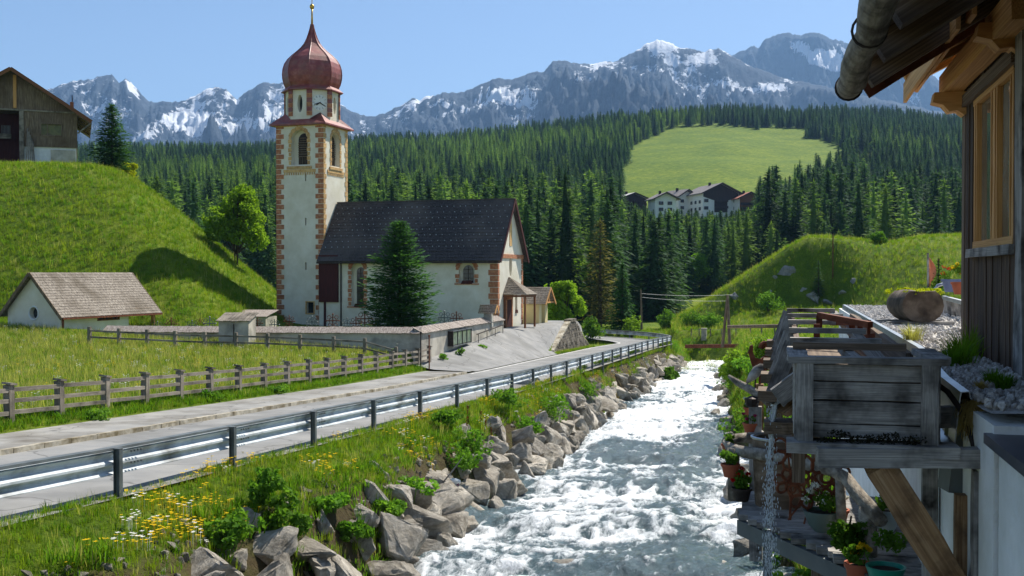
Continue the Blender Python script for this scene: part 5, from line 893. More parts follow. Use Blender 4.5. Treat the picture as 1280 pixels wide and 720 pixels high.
lar = vn(X * .011, Y * .011, 61) + .6 * g.uniform(-1, 1, n) > np.where(PXb > 900, .55, .28); hsc = g.uniform(.55, 1.25, n) * np.where(CZ < 260, .95, 1.0) * np.where(CZ > 950, np.where((PXb > 780) & (PXb < 1010), .62, .78), np.where(CZ > 380, .78, 1)); idx = np.where(lar, 4 + g.integers(0, 3, n), g.integers(0, 4, n)); rnd_ = (g.uniform(0, 1, n) < np.where(CZ < 420, .05, .012)); idx = np.where(rnd_, 7 + g.integers(0, 2, n), idx); rot = g.uniform(0, 6.28, n); topy = 341 - FPX * (Zg + 20 * hsc) / CZ; lim = np.interp(PXb, [770, 776, 800, 815, 850, 868, 915, 925, 945, 950], [0, 246, 250, 258, 256, 258, 260, 254, 252, 0]); fix = (PXb > 770) & (PXb < 950) & (CZ < 470) & (topy < lim + 2); hsc = np.where(fix, ((341 - lim - g.uniform(2, 14, n)) * CZ / FPX - Zg) / 20, hsc);  wdt = np.maximum(hsc, .45) * g.uniform(.85, 1.2, n)
ok = hsc > .22; X, Y, Zg, CZ, PXb, lar, hsc, idx, rot, wdt = [q_[ok] for q_ in (X, Y, Zg, CZ, PXb, lar, hsc, idx, rot, wdt)]; n = len(X)
inview = (PXb > -10) & (PXb < 1290) & ~((PXb > 400) & (PXb < 640) & (CZ < 260)); vis = np.where(inview)[0]; near = vis[np.argsort(CZ[vis])][:300]; isn = np.zeros(n, bool); isn[near] = True
FZ = [(170, 'behind the barn hill'), (215, 'above the right end of the mortuary chapel'), (260, 'left of the round hillside tree'), (345, 'between hillside tree and tower'), (480, 'just right of the tower'), (560, 'above the middle of the nave roof'), (645, 'above the right part of the nave roof'), (690, 'right of the church gable'), (725, 'behind the bright young tree'), (765, 'behind the tan larch'), (800, 'right of the roadside spruce'), (835, 'above the power lines'), (870, 'below the white chalets'), (905, 'below the large hotel'), (945, 'below the red roofed chalet'), (985, 'above the left flank of the hump'), (1030, 'above the hump top'), (1080, 'behind the hump pole'), (1140, 'above the log planter'), (1205, 'beside the mill house corner'), (9999, 'behind the mill house')]
def forest_label(i):
    k = 'round leafy tree' if idx[i] >= 7 else 'light green larch' if idx[i] >= 4 else 'dark green spruce'
    where = next(w_ for l_, w_ in FZ if PXb[i] < l_)
    size = 'tall ' if hsc[i] > 1.02 else 'short ' if hsc[i] < .85 else ''
    return f'{size}{k} {where}'
for i in near:
    M = Matrix.Translation((X[i], Y[i], Zg[i] - .3)) @ Matrix.Rotation(rot[i], 4, 'Z') @ Matrix.Diagonal((wdt[i], wdt[i], hsc[i], 1)); tag(dup_mesh('leafy_tree' if idx[i] >= 7 else 'larch_tree' if idx[i] >= 4 else 'spruce_tree', PROTO[idx[i]], None, M), forest_label(i), 'tree', 'conifers of the valley forest')
def scatter(name, pts, rotz, scl, idx, meshes, label, tilt=None):
    col = bpy.data.collections.new(name + '_models')
    for i, m in enumerate(meshes): col.objects.link(bpy.data.objects.new(f'{name}_model_{i:02d}', m))
    me = bpy.data.meshes.new(name); n = len(pts); me.vertices.add(n); me.vertices.foreach_set('co', np.asarray(pts, np.float32).ravel())
    rv = np.zeros((n, 3), np.float32); rv[:, 2] = rotz
    if tilt is not None: rv[:, :2] = tilt
    sv = np.asarray(scl, np.float32); sv = np.stack([sv, sv, sv], 1) if sv.ndim == 1 else sv
    a = me.attributes.new('rot', 'FLOAT_VECTOR', 'POINT'); a.data.foreach_set('vector', rv.ravel()); a = me.attributes.new('scl', 'FLOAT_VECTOR', 'POINT'); a.data.foreach_set('vector', sv.ravel()); a = me.attributes.new('idx', 'INT', 'POINT'); a.data.foreach_set('value', np.asarray(idx, np.int32))
    o = link(bpy.data.objects.new(name, me)); ng = bpy.data.node_groups.new(name, 'GeometryNodeTree'); ng.interface.new_socket('Geometry', in_out='INPUT', socket_type='NodeSocketGeometry'); ng.interface.new_socket('Geometry', in_out='OUTPUT', socket_type='NodeSocketGeometry')
    nd = ng.nodes; gi = nd.new('NodeGroupInput'); go = nd.new('NodeGroupOutput'); ip = nd.new('GeometryNodeInstanceOnPoints'); ci = nd.new('GeometryNodeCollectionInfo'); ci.inputs[0].default_value = col; ci.inputs[1].default_value = True; ci.inputs[2].default_value = True; ip.inputs['Pick Instance'].default_value = True
    def na(nm, t): x = nd.new('GeometryNodeInputNamedAttribute'); x.data_type = t; x.inputs[0].default_value = nm; return x.outputs[0]
    L = ng.links.new; L(gi.outputs[0], ip.inputs['Points']); L(ci.outputs[0], ip.inputs['Instance']); L(na('idx', 'INT'), ip.inputs['Instance Index']); er = nd.new('FunctionNodeEulerToRotation'); L(na('rot', 'FLOAT_VECTOR'), er.inputs[0]); L(er.outputs[0], ip.inputs['Rotation']); L(na('scl', 'FLOAT_VECTOR'), ip.inputs['Scale']); L(ip.outputs[0], go.inputs[0])
    md = o.modifiers.new('scatter', 'NODES'); md.node_group = ng; return tag(o, label, kind='stuff')
f_ = ~isn; scatter('far_forest', np.stack([X[f_], Y[f_], Zg[f_] - .3], 1), rot[f_], np.stack([wdt[f_], wdt[f_], hsc[f_]], 1), idx[f_], PROTO, 'dense conifer forest covering the valley slopes')
# ------------------------------------------------------------------ mill house at the right edge
random.seed(77)
M_DARKB = pm('sunburnt_boards', [S(38, 28, 22), S(74, 57, 44), S(122, 100, 78)], 2.4, .8, .6, 'obj', (.5, 4, 6), rnd=.3, bsc=5, bd=.006)
M_DARKT = pm('dark_old_timber', [S(74, 61, 51), S(112, 95, 78), S(148, 130, 110)], 2.4, .85, .6, 'obj', (.5, 4, 5), rnd=.15, bsc=5, bd=.008)
M_ROUGH = pm('silver_grey_timber', [S(120, 117, 113), S(160, 155, 148), S(188, 182, 172)], 2.6, .85, .6, 'obj', (.9, 4, 6), rnd=.14, bsc=5, bd=.006, dirt=(S(48, 44, 40), 3.2))
M_BRACE = pm('tan_rough_timber', [S(112, 84, 58), S(158, 122, 86), S(188, 154, 116)], 2.2, .85, .6, 'obj', (.5, 4, 6), rnd=.06, bsc=4, bd=.01, dirt=(S(74, 54, 38), 4))
M_LOG = pm('grey_log', [S(104, 96, 86), S(150, 141, 128), S(186, 176, 160)], 7, .9, .7, 'world', (3, .5, 3), rnd=.1, bsc=16, bd=.03, dirt=(S(84, 76, 66), 5))
M_ROOFW = pm('rough_white_wall', [S(220, 221, 217), S(232, 232, 228), S(240, 240, 236)], 2.2, .9, .6, rnd=0, bsc=11, bd=.03, dirt=(S(212, 212, 204), 1.5))
M_CAP = pm('slate_blue_metal', [S(62, 68, 80), S(84, 90, 102)], 3, .4, .1, rnd=0, metal=.5)
M_FLASH = pm('aluminium_flashing', [S(150, 156, 160), S(196, 200, 202)], 3, .35, .08, rnd=.04, metal=.75)
M_GRAV = pm('gravel_bed', [S(150, 144, 134), S(186, 180, 170), S(210, 204, 194)], 30, .9, .8, rnd=0, bsc=45, bd=.02)
M_MOSS = leafmat('moss', S(48, 66, 22), S(88, 100, 40), .2, .1, 8); M_STRAW = leafmat('dry_grass', S(150, 128, 76), S(190, 168, 110), .35, .1, 4); M_TERRA = pm('terracotta', [S(150, 78, 54), S(184, 104, 74)], 6, .8, .2, rnd=.1)
M_SOIL = pm('potting_soil', [S(40, 32, 26), S(64, 52, 42)], 12, .95, .4, rnd=0)
mh = thing('mill_house', 'old mill house with sunburnt board wall, wooden eaves and white base at the right edge', 'house', (1.6, 8, -4.6))
XW = 1.54; wy = lambda px: fence_y(px, XW); zAt = lambda py, Z: (341 - py) * Z / FPX
yF = wy(1205); z0, z1 = -.72, 2.35
y0w, y1w = wy(1266), wy(1216)      # window range along the wall (near, far)
b = MB(); b.bx(XW + .06, 6, 2.0, y0w - .02, z0, z1); b.bx(XW + .06, 6, y1w + .02, yF - .02, z0, z1); b.bx(XW + .06, 6, y0w - .02, y1w + .02, z0, .2); b.bx(XW + .06, 6, y0w - .02, y1w + .02, 1.42, z1); b.bx(2.6, 6, y0w - .02, y1w + .02, .2, 1.42); b.build('wall_core', M_DARKB, mh)
y = 2.0
while y < yF:
    w = random.uniform(.09, .17); ym = min(y + w, yF) - w / 2
    inwin = y0w - .02 < ym < y1w + .02
    for za, zb in (((z0, .17), (1.45, z1)) if inwin else ((z0, z1),)): bpc('wall_board', M_DARKB, mh, (XW + .02 + random.uniform(-.012, .012), ym, za - random.uniform(0, .05)), (XW + .02 + random.uniform(-.008, .008), ym, zb), w * .94, .045, up=(1, 0, 0), seg=6)
    y += w
bpc('corner_post', M_DARKT, mh, (XW + .05, yF + .02, z0 - .1), (XW + .05, yF + .02, 1.75), .14, .12, up=(1, 0, 0), seg=6)
bpc('near_post', M_ROUGH, mh, (XW + .06, wy(1281), -.95), (XW + .06, wy(1279), z1), .24, .2, up=(1, 0, 0), seg=6)
wn = bpc('window', pm('house_glass', [S(70, 72, 66), S(110, 110, 98), S(150, 150, 138)], 1.5, .06, 0, rnd=0, spec=.8), mh, (XW + .05, y0w, .81), (XW + .05, y1w, .81), .02, 1.2)
ym = wy(1241); WF = M_FRESH
for a, c, w, h in (((y0w, .22), (y1w, .22), .1, .07), ((y0w, 1.41), (y1w, 1.41), .1, .07)): bpc('window_frame', WF, mh, (XW + .03, a[0], a[1]), (XW + .03, c[0], c[1]), .07, h, seg=6)
for yy_, w in ((y0w + .04, .09), (y1w - .04, .08), (ym, .13), (ym - .11, .05), (ym + .11, .05), (y1w - .13, .04), (y0w + .13, .04)): bpc('window_frame', WF, mh, (XW + .03, yy_, .24), (XW + .03, yy_, 1.4), w * .7, .06, up=(1, 0, 0), seg=6)
bpc('lintel', M_DARKT, mh, (XW + .02, y0w - .1, 1.47), (XW + .02, yF + .05, 1.47), .12, .1, seg=6); bpc('window_sill', M_ROUGH, mh, (XW + .01, y0w - .1, .16), (XW + .01, y1w + .06, .16), .12, .07, seg=6)
# old roof: gutter log, rafters, boards
E0 = U(1060, 112, 7.6); E1 = Vector((E0.x - .0, 1.6, E0.z)); lg = MB(); n = 14
lg.tube([E0.lerp(E1, i / n) + Vector((.012 * math.sin(i * 1.9), 0, .012 * math.cos(i * 2.3))) for i in range(n + 1)], [.085 + .008 * math.sin(i * 1.3) for i in range(n + 1)], 14); gl = lg.build('gutter_log', M_LOG, mh, True)
for t in (.015, .30): c = E0.lerp(E1, t); b = MB(); b.tube([c + Vector((.089 * math.cos(a), .0, .089 * math.sin(a))) for a in np.linspace(0, 2 * math.pi, 17)], .008, 5, False); b.build('iron_ring', M_IRON, gl)
slope = .62; rx0 = E0.x + .12; rz0 = E0.z + .02
for i, yy_ in enumerate((E0.y - .02, E0.y - .95, E0.y - 1.9, E0.y - 2.85, E0.y - 3.8, E0.y - 4.75)):
    bpc('rafter', M_DARKT, mh, (rx0, yy_, rz0 + .06), (4.2, yy_, rz0 + .06 + slope * (4.2 - rx0)), .15, .17, seg=6)
for k in range(9): x = rx0 - .05 + k * .5; bpc('roof_board', M_DARKT, mh, (x + .25, 1.6, rz0 + .17 + slope * (x + .25 - rx0)), (x + .25, E0.y + .12, rz0 + .17 + slope * (x + .25 - rx0)), .5, .03, up=(-slope, 0, 1), seg=6)
bpc('verge_board', M_RUST, mh, (rx0 - .02, E0.y + .13, rz0 + .02), (4.2, E0.y + .13, rz0 + .02 + slope * (4.2 - rx0)), .03, .2)
# fresh timber eave beyond
pz = 1.66
bpc('purlin', M_FRESH, mh, (1.44, 7.2, pz), (1.44, 10.35, pz), .15, .2, seg=6); bpc('purlin', M_FRESH, mh, (1.62, 7.2, pz + .2), (1.62, 10.3, pz + .2), .1, .16, seg=6)
for x, zz in ((1.12, pz + .03), (1.22, pz + .12)): bpc('eave_board', M_FRESH, mh, (x, 7.6, zz), (x, 10.75, zz), .03, .18, seg=6)
for k in range(5): bpc('rafter', M_FRESH, mh, (1.1, 8.0 + k * .62, pz + .1), (2.6, 8.0 + k * .62, pz + .1 + .5 * 1.5), .09, .12)
b = MB(); b.ext([(1.05, 7.6, pz + .17), (3.2, 7.6, pz + .17 + .5 * 2.15), (3.2, 7.6, pz + .23 + .5 * 2.15), (1.05, 7.6, pz + .23)], (0, 3.2, 0)); b.build('roof', M_FRESH, mh)
def corbel(y, x, z, s=1.0):
    b = MB(); pr = [(0.25, 0), (-.28, 0), (-.30, -.1), (-.2, -.13), (-.14, -.2), (-.06, -.19), (0.0, -.24), (.06, -.2), (.25, -.2)]; b.ext([(x + u * s, y - .09, z + v * s) for u, v in pr], (0, .18, 0)); b.build('corbel', M_FRESH, mh)
corbel(10.05, XW - .02, pz - .1, .85); c = U(1255, 40, 7.3); corbel(c.y, XW - .0, pz + .02, .9)
# lower white base, cap, gravel roof
GZ_ = -.66
b = MB(); b.bx(1.0, 6.5, 5.62, 8.6, -6, GZ_ - .08); b.bx(1.17, 6.5, 8.6, 23.5, -6, GZ_ - .08); b.bx(1.02, 6.5, -1.0, 5.6, -6, -.84); wb = b.build('white_base', M_ROOFW, mh)
bpc('wall_cap', M_CAP, mh, (1.45, -1, -.805), (1.45, 5.66, -.805), .98, .05)
b = MB(); ny, nx = 60, 8; ys = np.linspace(5.7, 23.4, ny); xs = np.linspace(.98, 6.3, nx); V = [(max(x, 1.24 + float(np.interp(y, [5, 7.3, 10, 23], [-.25, -.2, -.01, .05]))), y, GZ_ - .03 + .02 * math.sin(x * 5 + y * 3)) for y in ys for x in xs]
link(bpy.data.objects.new('gravel_layer', np_mesh('gravel_layer', np.array(V) - np.array(mh.location), grid_faces(ny, nx), [M_GRAV], True)), mh)
xoff = lambda y: float(np.interp(y, [5, 7.3, 10, 23], [-.25, -.2, -.01, .05])); prof = [(1.06, -.96), (1.15, -.94), (1.17, -.72), (1.18, -.655), (1.225, -.65), (1.235, -.69), (1.27, -.70)]; sg = np.linspace(6.35, 23.2, 40); V = [(x + xoff(y), y, z) for y in sg for x, z in prof]
o = link(bpy.data.objects.new('metal_gutter', np_mesh('metal_gutter', np.array(V) - np.array(mh.location), grid_faces(len(sg), len(prof)), [M_FLASH], False)), mh); o.modifiers.new('t', 'SOLIDIFY').thickness = .006
hs = MB(); hs.tube([U(1158, 470, 6.1), U(1185, 490, 6.0), U(1203, 515, 5.9), U(1214, 545, 5.8), U(1222, 575, 5.7)], .016, 7); tag(hs.build('black_hose', M_IRON, None, True), 'black hose curving down from the metal gutter', 'hose')
# near timbers
bpc('post', M_ROUGH, mh, U(1228, 588, 5.66), U(1228, 860, 5.66), .1, .1, seg=6); bpc('post', M_BRACE, mh, U(1204, 618, 6.0), U(1204, 830, 6.0), .09, .09, seg=6); bpc('post', M_ROUGH, mh, U(1162, 560, 7.0), U(1162, 790, 7.0), .09, .09, seg=6)
b = MB(); c = U(1200, 575, 6.2); b.box(c, (.15, .18, .36), Euler((0, .12, .2)).to_matrix()); b.build('metal_chute', M_STEEL_D, mh)
# ------------------------------------------------------------------ wooden flume
fl = thing('wooden_flume', 'grey weathered wooden mill flume box with plank front and slats on top', 'flume', U(1080, 560, 5.9))
Z1 = 5.8; FT = Matrix.Identity(4); c = U(1082, 500, Z1); yf = c.y; xl_f, xr_f = .09, .80; zt, zb = -.49, -.905
rows = [(455, 477), (477, 501), (501, 530), (530, 549)]
for a, c2 in rows: bpc('front_plank', M_ROUGH, fl, (xl_f + .03, yf + random.uniform(-.004, .004), zAt((a + c2) / 2, Z1)), (xr_f - .03, yf, zAt((a + c2) / 2, Z1)), .045, zAt(a, Z1) - zAt(c2, Z1) - .008, seg=6)
bpc('light_stop_board', M_DARKT, fl, (xl_f + .03, yf + .05, (zt + zb) / 2), (xr_f - .03, yf + .05, (zt + zb) / 2), .03, zt - zb - .02)  # unseen board added behind the front planks to stop light through the gaps
for x in (xl_f + .035, xr_f - .04): bpc('corner_post', M_ROUGH, fl, (x, yf - .035, zb), (x, yf - .035, zt + .01), .085, .05, up=(0, 1, 0), seg=6)
for x in (xl_f, xr_f): bpc('side_plank', M_ROUGH, fl, (x, yf, (zt + zb) / 2), (x, yf + .75, (zt + zb) / 2), .04, zt - zb, seg=6)
bpc('top_rim', M_ROUGH, fl, (xl_f - .05, yf - .0, zt + .02), (xr_f + .05, yf - .0, zt + .02), .13, .035, seg=6); bpc('top_rim', M_ROUGH, fl, (xl_f - .0, yf + .07, zt + .02), (xl_f - .0, yf + .8, zt + .02), .11, .035, seg=6); bpc('top_rim', M_ROUGH, fl, (xr_f + .02, yf + .07, zt + .02), (xr_f + .02, yf + .8, zt + .02), .12, .035, seg=6)
bpc('slat', M_DARKT, fl, (xl_f - .02, yf + .55, zt + .06), (xr_f - .1, yf + .5, zt + .06), .08, .04, seg=6); bpc('slat', M_ROUGH, fl, (.42, yf + .1, zt + .0), (.36, yf + .8, zt + .03), .05, .04, seg=6)
bpc('bottom_board', M_ROUGH, fl, (xl_f - .06, yf - .03, zb - .03), (xr_f + .1, yf - .03, zb - .03), .2, .06, seg=6)
bpc('floor_board', M_DARKT, fl, ((xl_f + xr_f) / 2, yf, zb + .05), ((xl_f + xr_f) / 2, 12.4, zb + .05), xr_f - xl_f - .05, .04)
for x in (xl_f + .02, xr_f - .05): bpc('side_plank', M_DARKT, fl, (x, yf + .78, -.66), (x, 12.4, -.63), .04, .36, seg=6)
for k, yy_ in enumerate((7.6, 8.7, 9.9, 11.1, 12.3)):
    zz = zt + .03 + .012 * k
    bpc('crossbar', M_ROUGH, fl, (xl_f - .03, yy_, zz), (xr_f - .15 - .02 * k, yy_, zz), .09, .04, seg=6); bpc('brace', M_ROUGH, fl, (xl_f - .02, yy_ + .02, zz - .02), (xl_f - .16, yy_ - .1, zz - .42), .1, .045, up=(0, 1, 0), seg=6); bpc('ledge_block', M_DARKT, fl, (xl_f - .24, yy_ - .1, zz - .36), (xl_f + .02, yy_ - .1, zz - .36), .3, .07, seg=6); bpc('brace', M_ROUGH, fl, (xr_f - .25, yy_, zz - .02), (xr_f - .02, yy_ - .5, zz - .3), .08, .04, seg=6)
    bpc('ledge_block', M_DARKT, fl, (xl_f - .2, yy_ - .05, zz - .58), (xl_f + .02, yy_ - .05, zz - .58), .26, .08, seg=6); k == 4 and bpc('leg', M_DARKT, fl, (xl_f + .3, yy_, zz - .3), (xl_f + .3, yy_, -4.6), .12, .12, seg=6)
bpc('support_beam', M_ROUGH, fl, U(1021, 571, 5.72), U(1241, 572, 5.62), .11, .1, seg=6); bpc('support_beam', M_ROUGH, fl, U(1160, 521, 6.3), U(1222, 521, 6.1), .12, .12, seg=6)
bpc('diagonal_brace', M_BRACE, fl, U(1097, 578, 5.72), U(1215, 765, 5.9), .16, .15, up=(0, 1, 0), seg=6)
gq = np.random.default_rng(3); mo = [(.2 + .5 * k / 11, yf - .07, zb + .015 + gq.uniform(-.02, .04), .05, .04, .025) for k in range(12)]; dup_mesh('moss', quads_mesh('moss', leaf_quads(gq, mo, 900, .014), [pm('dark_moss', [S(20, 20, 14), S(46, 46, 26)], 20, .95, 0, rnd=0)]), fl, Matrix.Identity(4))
# rusty iron rack over the flume
rk = thing('iron_rack', 'rusty iron sluice rack on top of the flume', 'rack', U(1055, 420, 9.0))
for a, c2, w in (((1021, 405, 9), (1021, 430, 9), .05), ((1065, 402, 9.4), (1065, 424, 9.4), .05), ((1075, 402, 9.0), (1075, 420, 9.0), .04), ((1024, 394, 9.2), (1088, 406, 8.6), .05), ((1040, 404, 9.6), (1086, 403, 8.8), .04), ((1024, 394, 9.2), (1024, 410, 9.2), .05), ((1064, 424, 9.1), (1100, 418, 8.6), .03), ((1086, 405, 8.7), (1086, 418, 8.7), .025)): bpc('bar', M_RUST, rk, U(*a), U(*c2), w, w)
# spout and water
sp = thing('water_spout', 'metal lined wooden side spout of the flume pouring water', 'spout', U(995, 500, 7.4)); A = U(1003, 478, 7.3); B = U(971, 502, 7.3); wv = Vector((0, .22, 0)); b = MB()
up2 = Vector((0, 0, .03)); b.ext([A - wv, B - wv, B + wv, A + wv], up2); b.build('floor', M_FLASH, sp)
for s in (-1, 1): bpc('side_board', M_ROUGH, sp, A + wv * s + Vector((0, 0, .05)), B + wv * s + Vector((0, 0, .05)), .03, .14, seg=6)
bpc('underside_board', M_BRACE, sp, A + Vector((0, -.1, -.08)), B + Vector((.02, -.1, -.06)), .3, .03, seg=6); bpc('post', M_DARKT, sp, U(998, 488, 7.35), U(998, 602, 7.35), .085, .085, seg=6)
M_JET, nt, bs = newmat('falling_water'); bs.inputs['Base Color'].default_value = (.82, .88, .92, 1); bs.inputs['Roughness'].default_value = .15; bs.inputs['Transmission Weight'].default_value = .45; bs.inputs['IOR'].default_value = 1.2
wj = thing('water_jet', 'thin jet of water drops falling from the spout', 'water jet', U(968, 700, 7.3)); b = MB(); rr = random.Random(5)
base = U(970.5, 503, 7.3)
for k in range(4200):
    t = rr.random() ** .8; zz = -3.4 * t; sx = .022 + .075 * t; p = base + Vector((-.03 - .05 * t + rr.gauss(0, sx * .6), rr.gauss(0, .05), zz)); r = rr.uniform(.0015, .0042)
    b.lathe([(.0005, -4 * r), (r, -.2 * r), (.0005, 2.5 * r)], p, 4)
b.build('drops', M_JET, wj, True, kind='stuff'); b = MB()
for k in range(5): b.tube([base + Vector((-.005 - .05 * t + .008 * math.sin(k * 2 + t * 9), (k - 2) * .03, -.45 * t ** 1.3)) for t in np.linspace(0, 1, 9)], [.012 - .01 * t for t in np.linspace(0, 1, 9)], 5)
b.build('stream', M_JET, wj, True)
# ------------------------------------------------------------------ deck
DZ = -2.12; dk = thing('mill_deck', 'wooden plank deck with steel edge beam beside the river below the flume', 'deck', (.4, 9, DZ)); ep = [(U(925, 640, 9.57)), U(1045, 692, 8.15), U(1160, 745, 7.1)]
yy_ = 6.6
while yy_ < 10.7:
    w = random.uniform(.12, .16); xa = float(np.interp(yy_, [6.6, ep[1].y, ep[0].y, 10.8], [1.02, ep[1].x, ep[0].x, ep[0].x - .02])); bpc('deck_plank', M_ROUGH, dk, (xa + random.uniform(-.03, .02), yy_, DZ - .03 + random.uniform(-.006, .006)), (1.12, yy_, DZ - .03), w * .94, .05, seg=6); yy_ += w
for a, c2 in ((ep[0], ep[1]), (ep[1], ep[2])): bpc('edge_beam', M_STEEL_D, dk, Vector((a.x, a.y, DZ - .13)), Vector((c2.x, c2.y, DZ - .13)), .06, .13)
for px, Z in ((959, 9.3), (1032, 9.6)): p = U(px, 660, Z); bpc('support_post', M_STEEL_D, dk, (p.x, p.y, DZ - .1), (p.x, p.y, -6.8), .07, .07)
bpc('joist', M_DARKT, dk, (-.3, 10.5, DZ - .15), (1.1, 10.5, DZ - .15), .12, .16); b = MB(); b.bx(.55, 1.1, 6.8, 10.8, -6.5, DZ - .2); b.build('foundation', M_DARKT, dk)
rl = thing('branch_railing', 'crooked bare branch railing around the deck', 'railing', U(960, 600, 9.5)); b = MB()
b.tube([U(905, 556, 10.3), U(918, 548, 10.5), U(932, 547, 10.6), U(945, 550, 10.7), U(957, 556, 10.8)], [.03, .045, .05, .045, .03], 8); b.build('rail', M_LOG, rl, True); b = MB()
b.tube([U(906, 552, 10.2), U(914, 561, 10.1), U(930, 565, 9.9), U(958, 569, 9.6), U(985, 575, 9.3), U(1015, 582, 9.0), U(1040, 588, 8.7), U(1058, 598, 8.5), U(1070, 615, 8.3), U(1085, 632, 8.1), U(1102, 652, 7.9)], [.03, .05, .055, .055, .05, .055, .05, .05, .055, .055, .05], 8); b.build('rail', M_LOG, rl, True)
for p0, p1, r in (((917, 560, 10.0), (917, 625, 10.0), .055), ((1084, 632, 8.1), (1086, 712, 8.1), .065), ((1050, 590, 8.6), (1052, 660, 8.6), .04)): b = MB(); b.tube([U(*p0), U(*p1)], r, 8); b.build('post', M_LOG, rl, True)
# iron flower ornaments
def iron_flower(px, py, Z, R_, label, stem):
    c = U(px, py, Z); t = thing('iron_flower', label, 'garden ornament', tuple(U(*stem)), 0, 'rusty iron flowers at the deck'); b = MB()
    b.tube([c, (c + U(*stem)) / 2 + RT * .02, U(*stem)], .008, 6); b.build('stem', M_RUST, t)
    for k in range(5):
        a = 2 * math.pi * k / 5 + px; d = RT * math.cos(a) + Vector((0, 0, 1)) * math.sin(a); e = RT * -math.sin(a) + Vector((0, 0, 1)) * math.cos(a); b = MB(); b.tube([c + d * (R_ * .15 + R_ * .45 * (1 - math.cos(q))) + e * R_ * .36 * math.sin(q) for q in np.linspace(0, 2 * math.pi, 13)], .012, 6, False); b.build('petal', M_RUST, t)
for i, (px, py, R_, st, lab) in enumerate([(985, 566, .14, (987, 648), 'small rusty iron flower nearest the water jet'), (1015, 593, .17, (1005, 655), 'largest rusty iron flower in the middle of the deck rail'), (1003, 618, .12, (985, 650), 'low rusty iron flower leaning left over the deck'), (1043, 590, .12, (1042, 650), 'rusty iron flower at the right of the rail'), (983, 602, .1, (988, 650), 'small low iron flower behind the water jet'), (1041, 617, .09, (1043, 650), 'little iron flower above the white blossoms')]): iron_flower(px, py, 8.8, R_, lab, (st[0], st[1], 8.8))
# pots and plants
def petals(g, c, r, n, size): return leaf_quads(g, [(c[0], c[1], c[2], r, r, r * .7)], n, size)
def bloom(n, c): m_ = leafmat(n, c, c, .3, .1, 3, (1, 1, 1, 1)); return m_
M_RED, M_WHB, M_YEB, M_PNK = bloom('red_blossom', S(196, 24, 28)), bloom('white_blossom', S(226, 226, 216)), bloom('yellow_blossom', S(226, 190, 30)), bloom('pink_blossom', S(190, 70, 110))
def pot(label, px, py, Z, r, h, mat, blo, seed, shape='pot', foliage=1.0):
    P = U(px, py, Z); t = thing('flower_pot', label, 'flower pot', tuple(P)); g = np.random.default_rng(seed); b = MB()
    prof = [(r * .68, 0), (r * .95, h * .82), (r * 1.06, h * .82), (r * 1.06, h), (r * .9, h), (r * .85, h * .86)] if shape == 'pot' else [(r * .45, 0), (r * .75, h * .3), (r * .98, h * .85), (r * 1.06, h), (r * .93, h), (r * .85, h * .8)]
    b.lathe(prof, P, 16); b.build('pot', mat, t, 'auto'); b = MB(); b.lathe([(r * .86, h * .84), (r * .3, h * .93), (.001, h * .95)], P, 12); b.build('soil', M_SOIL, t)
    C = [(P.x + g.uniform(-.5, .5) * r, P.y + g.uniform(-.5, .5) * r, P.z + h + r * g.uniform(.1, 1.0) * foliage, r * .65, r * .65, r * .5) for _ in range(5)]; dup_mesh('foliage', quads_mesh('foliage', leaf_quads(g, C, int(420 * foliage), .035), [M_LEAF2]), t, Matrix.Translation(P)) .data.transform(Matrix.Translation(-P))
    if blo:
        Q = [petals(g, (P.x + g.uniform(-.9, .9) * r, P.y + g.uniform(-.8, .8) * r, P.z + h + r * g.uniform(.5, 1.5) * foliage), r * .24, 46, .02) for _ in range(8)]; dup_mesh('blossoms', quads_mesh('blossoms', np.concatenate(Q), [blo]), t, Matrix.Translation(P)).data.transform(Matrix.Translation(-P))
    return t
M_BOWL = pm('grey_green_glaze', [S(84, 100, 96), S(110, 126, 120)], 4, .35, .05, rnd=0); M_TURQ = pm('turquoise_plastic', [S(24, 120, 100), S(40, 150, 126)], 3, .35, 0, rnd=0); M_WPOT = pm('ribbed_white_pot', [S(160, 166, 160), S(190, 194, 188)], 4, .5, .1, rnd=0)
pot('grey green bowl with white flowers on the deck', 1028, 664, 8.75, .15, .17, M_BOWL, M_WHB, 1, 'bowl'); pot('small terracotta pot with pale flowers right of the grey green bowl', 1047, 656, 8.85, .09, .13, M_TERRA, M_WHB, 2); pot('terracotta pot with yellow flowers at the bottom of the picture', 1073, 733, 7.7, .095, .17, M_TERRA, M_YEB, 3); pot('turquoise pot with tall green shoots at the lower deck corner', 1107, 738, 7.5, .13, .17, M_TURQ, None, 4, 'bowl', 1.4); pot('ribbed white pot hanging below the branch rail end', 1107, 668, 8.1, .1, .19, M_WPOT, None, 5, 'bowl', .5)
pot('terracotta pot hanging on the left deck post', 913, 596, 9.9, .085, .12, M_TERRA, None, 6); pot('small terracotta pot hanging at the upper left rail bend', 911, 568, 10.2, .07, .1, M_TERRA, None, 7); pot('dark pot of red geraniums behind the left deck post', 927, 626, 9.9, .09, .12, M_IRON, M_RED, 8, 'pot', 1.6); pot('terracotta pot with pink flowers on the garden post', 938, 541, 12.0, .085, .11, M_TERRA, M_PNK, 9); pot('terracotta pot with white flowers high on the garden post', 938, 520, 12.2, .075, .1, M_TERRA, M_WHB, 10)
P = U(1062, 690, 8.1); iv = thing('trailing_ivy', 'green trailing plant hanging over the deck edge', 'plant', tuple(P)); g = np.random.default_rng(31); C = [tuple(U(1062 + g.uniform(-14, 14), 655 + k * 6.5, 8.1)) + (.09, .09, .08) for k in range(7)]; dup_mesh('leaves', quads_mesh('leaves', leaf_quads(g, C, 1500, .045), [M_LEAF2]), iv, Matrix.Identity(4)); b = MB(); b.tube([U(1064, 645, 8.15), U(1060, 670, 8.15), U(1064, 700, 8.1)], .008, 5); b.build('vine', M_BARK, iv)
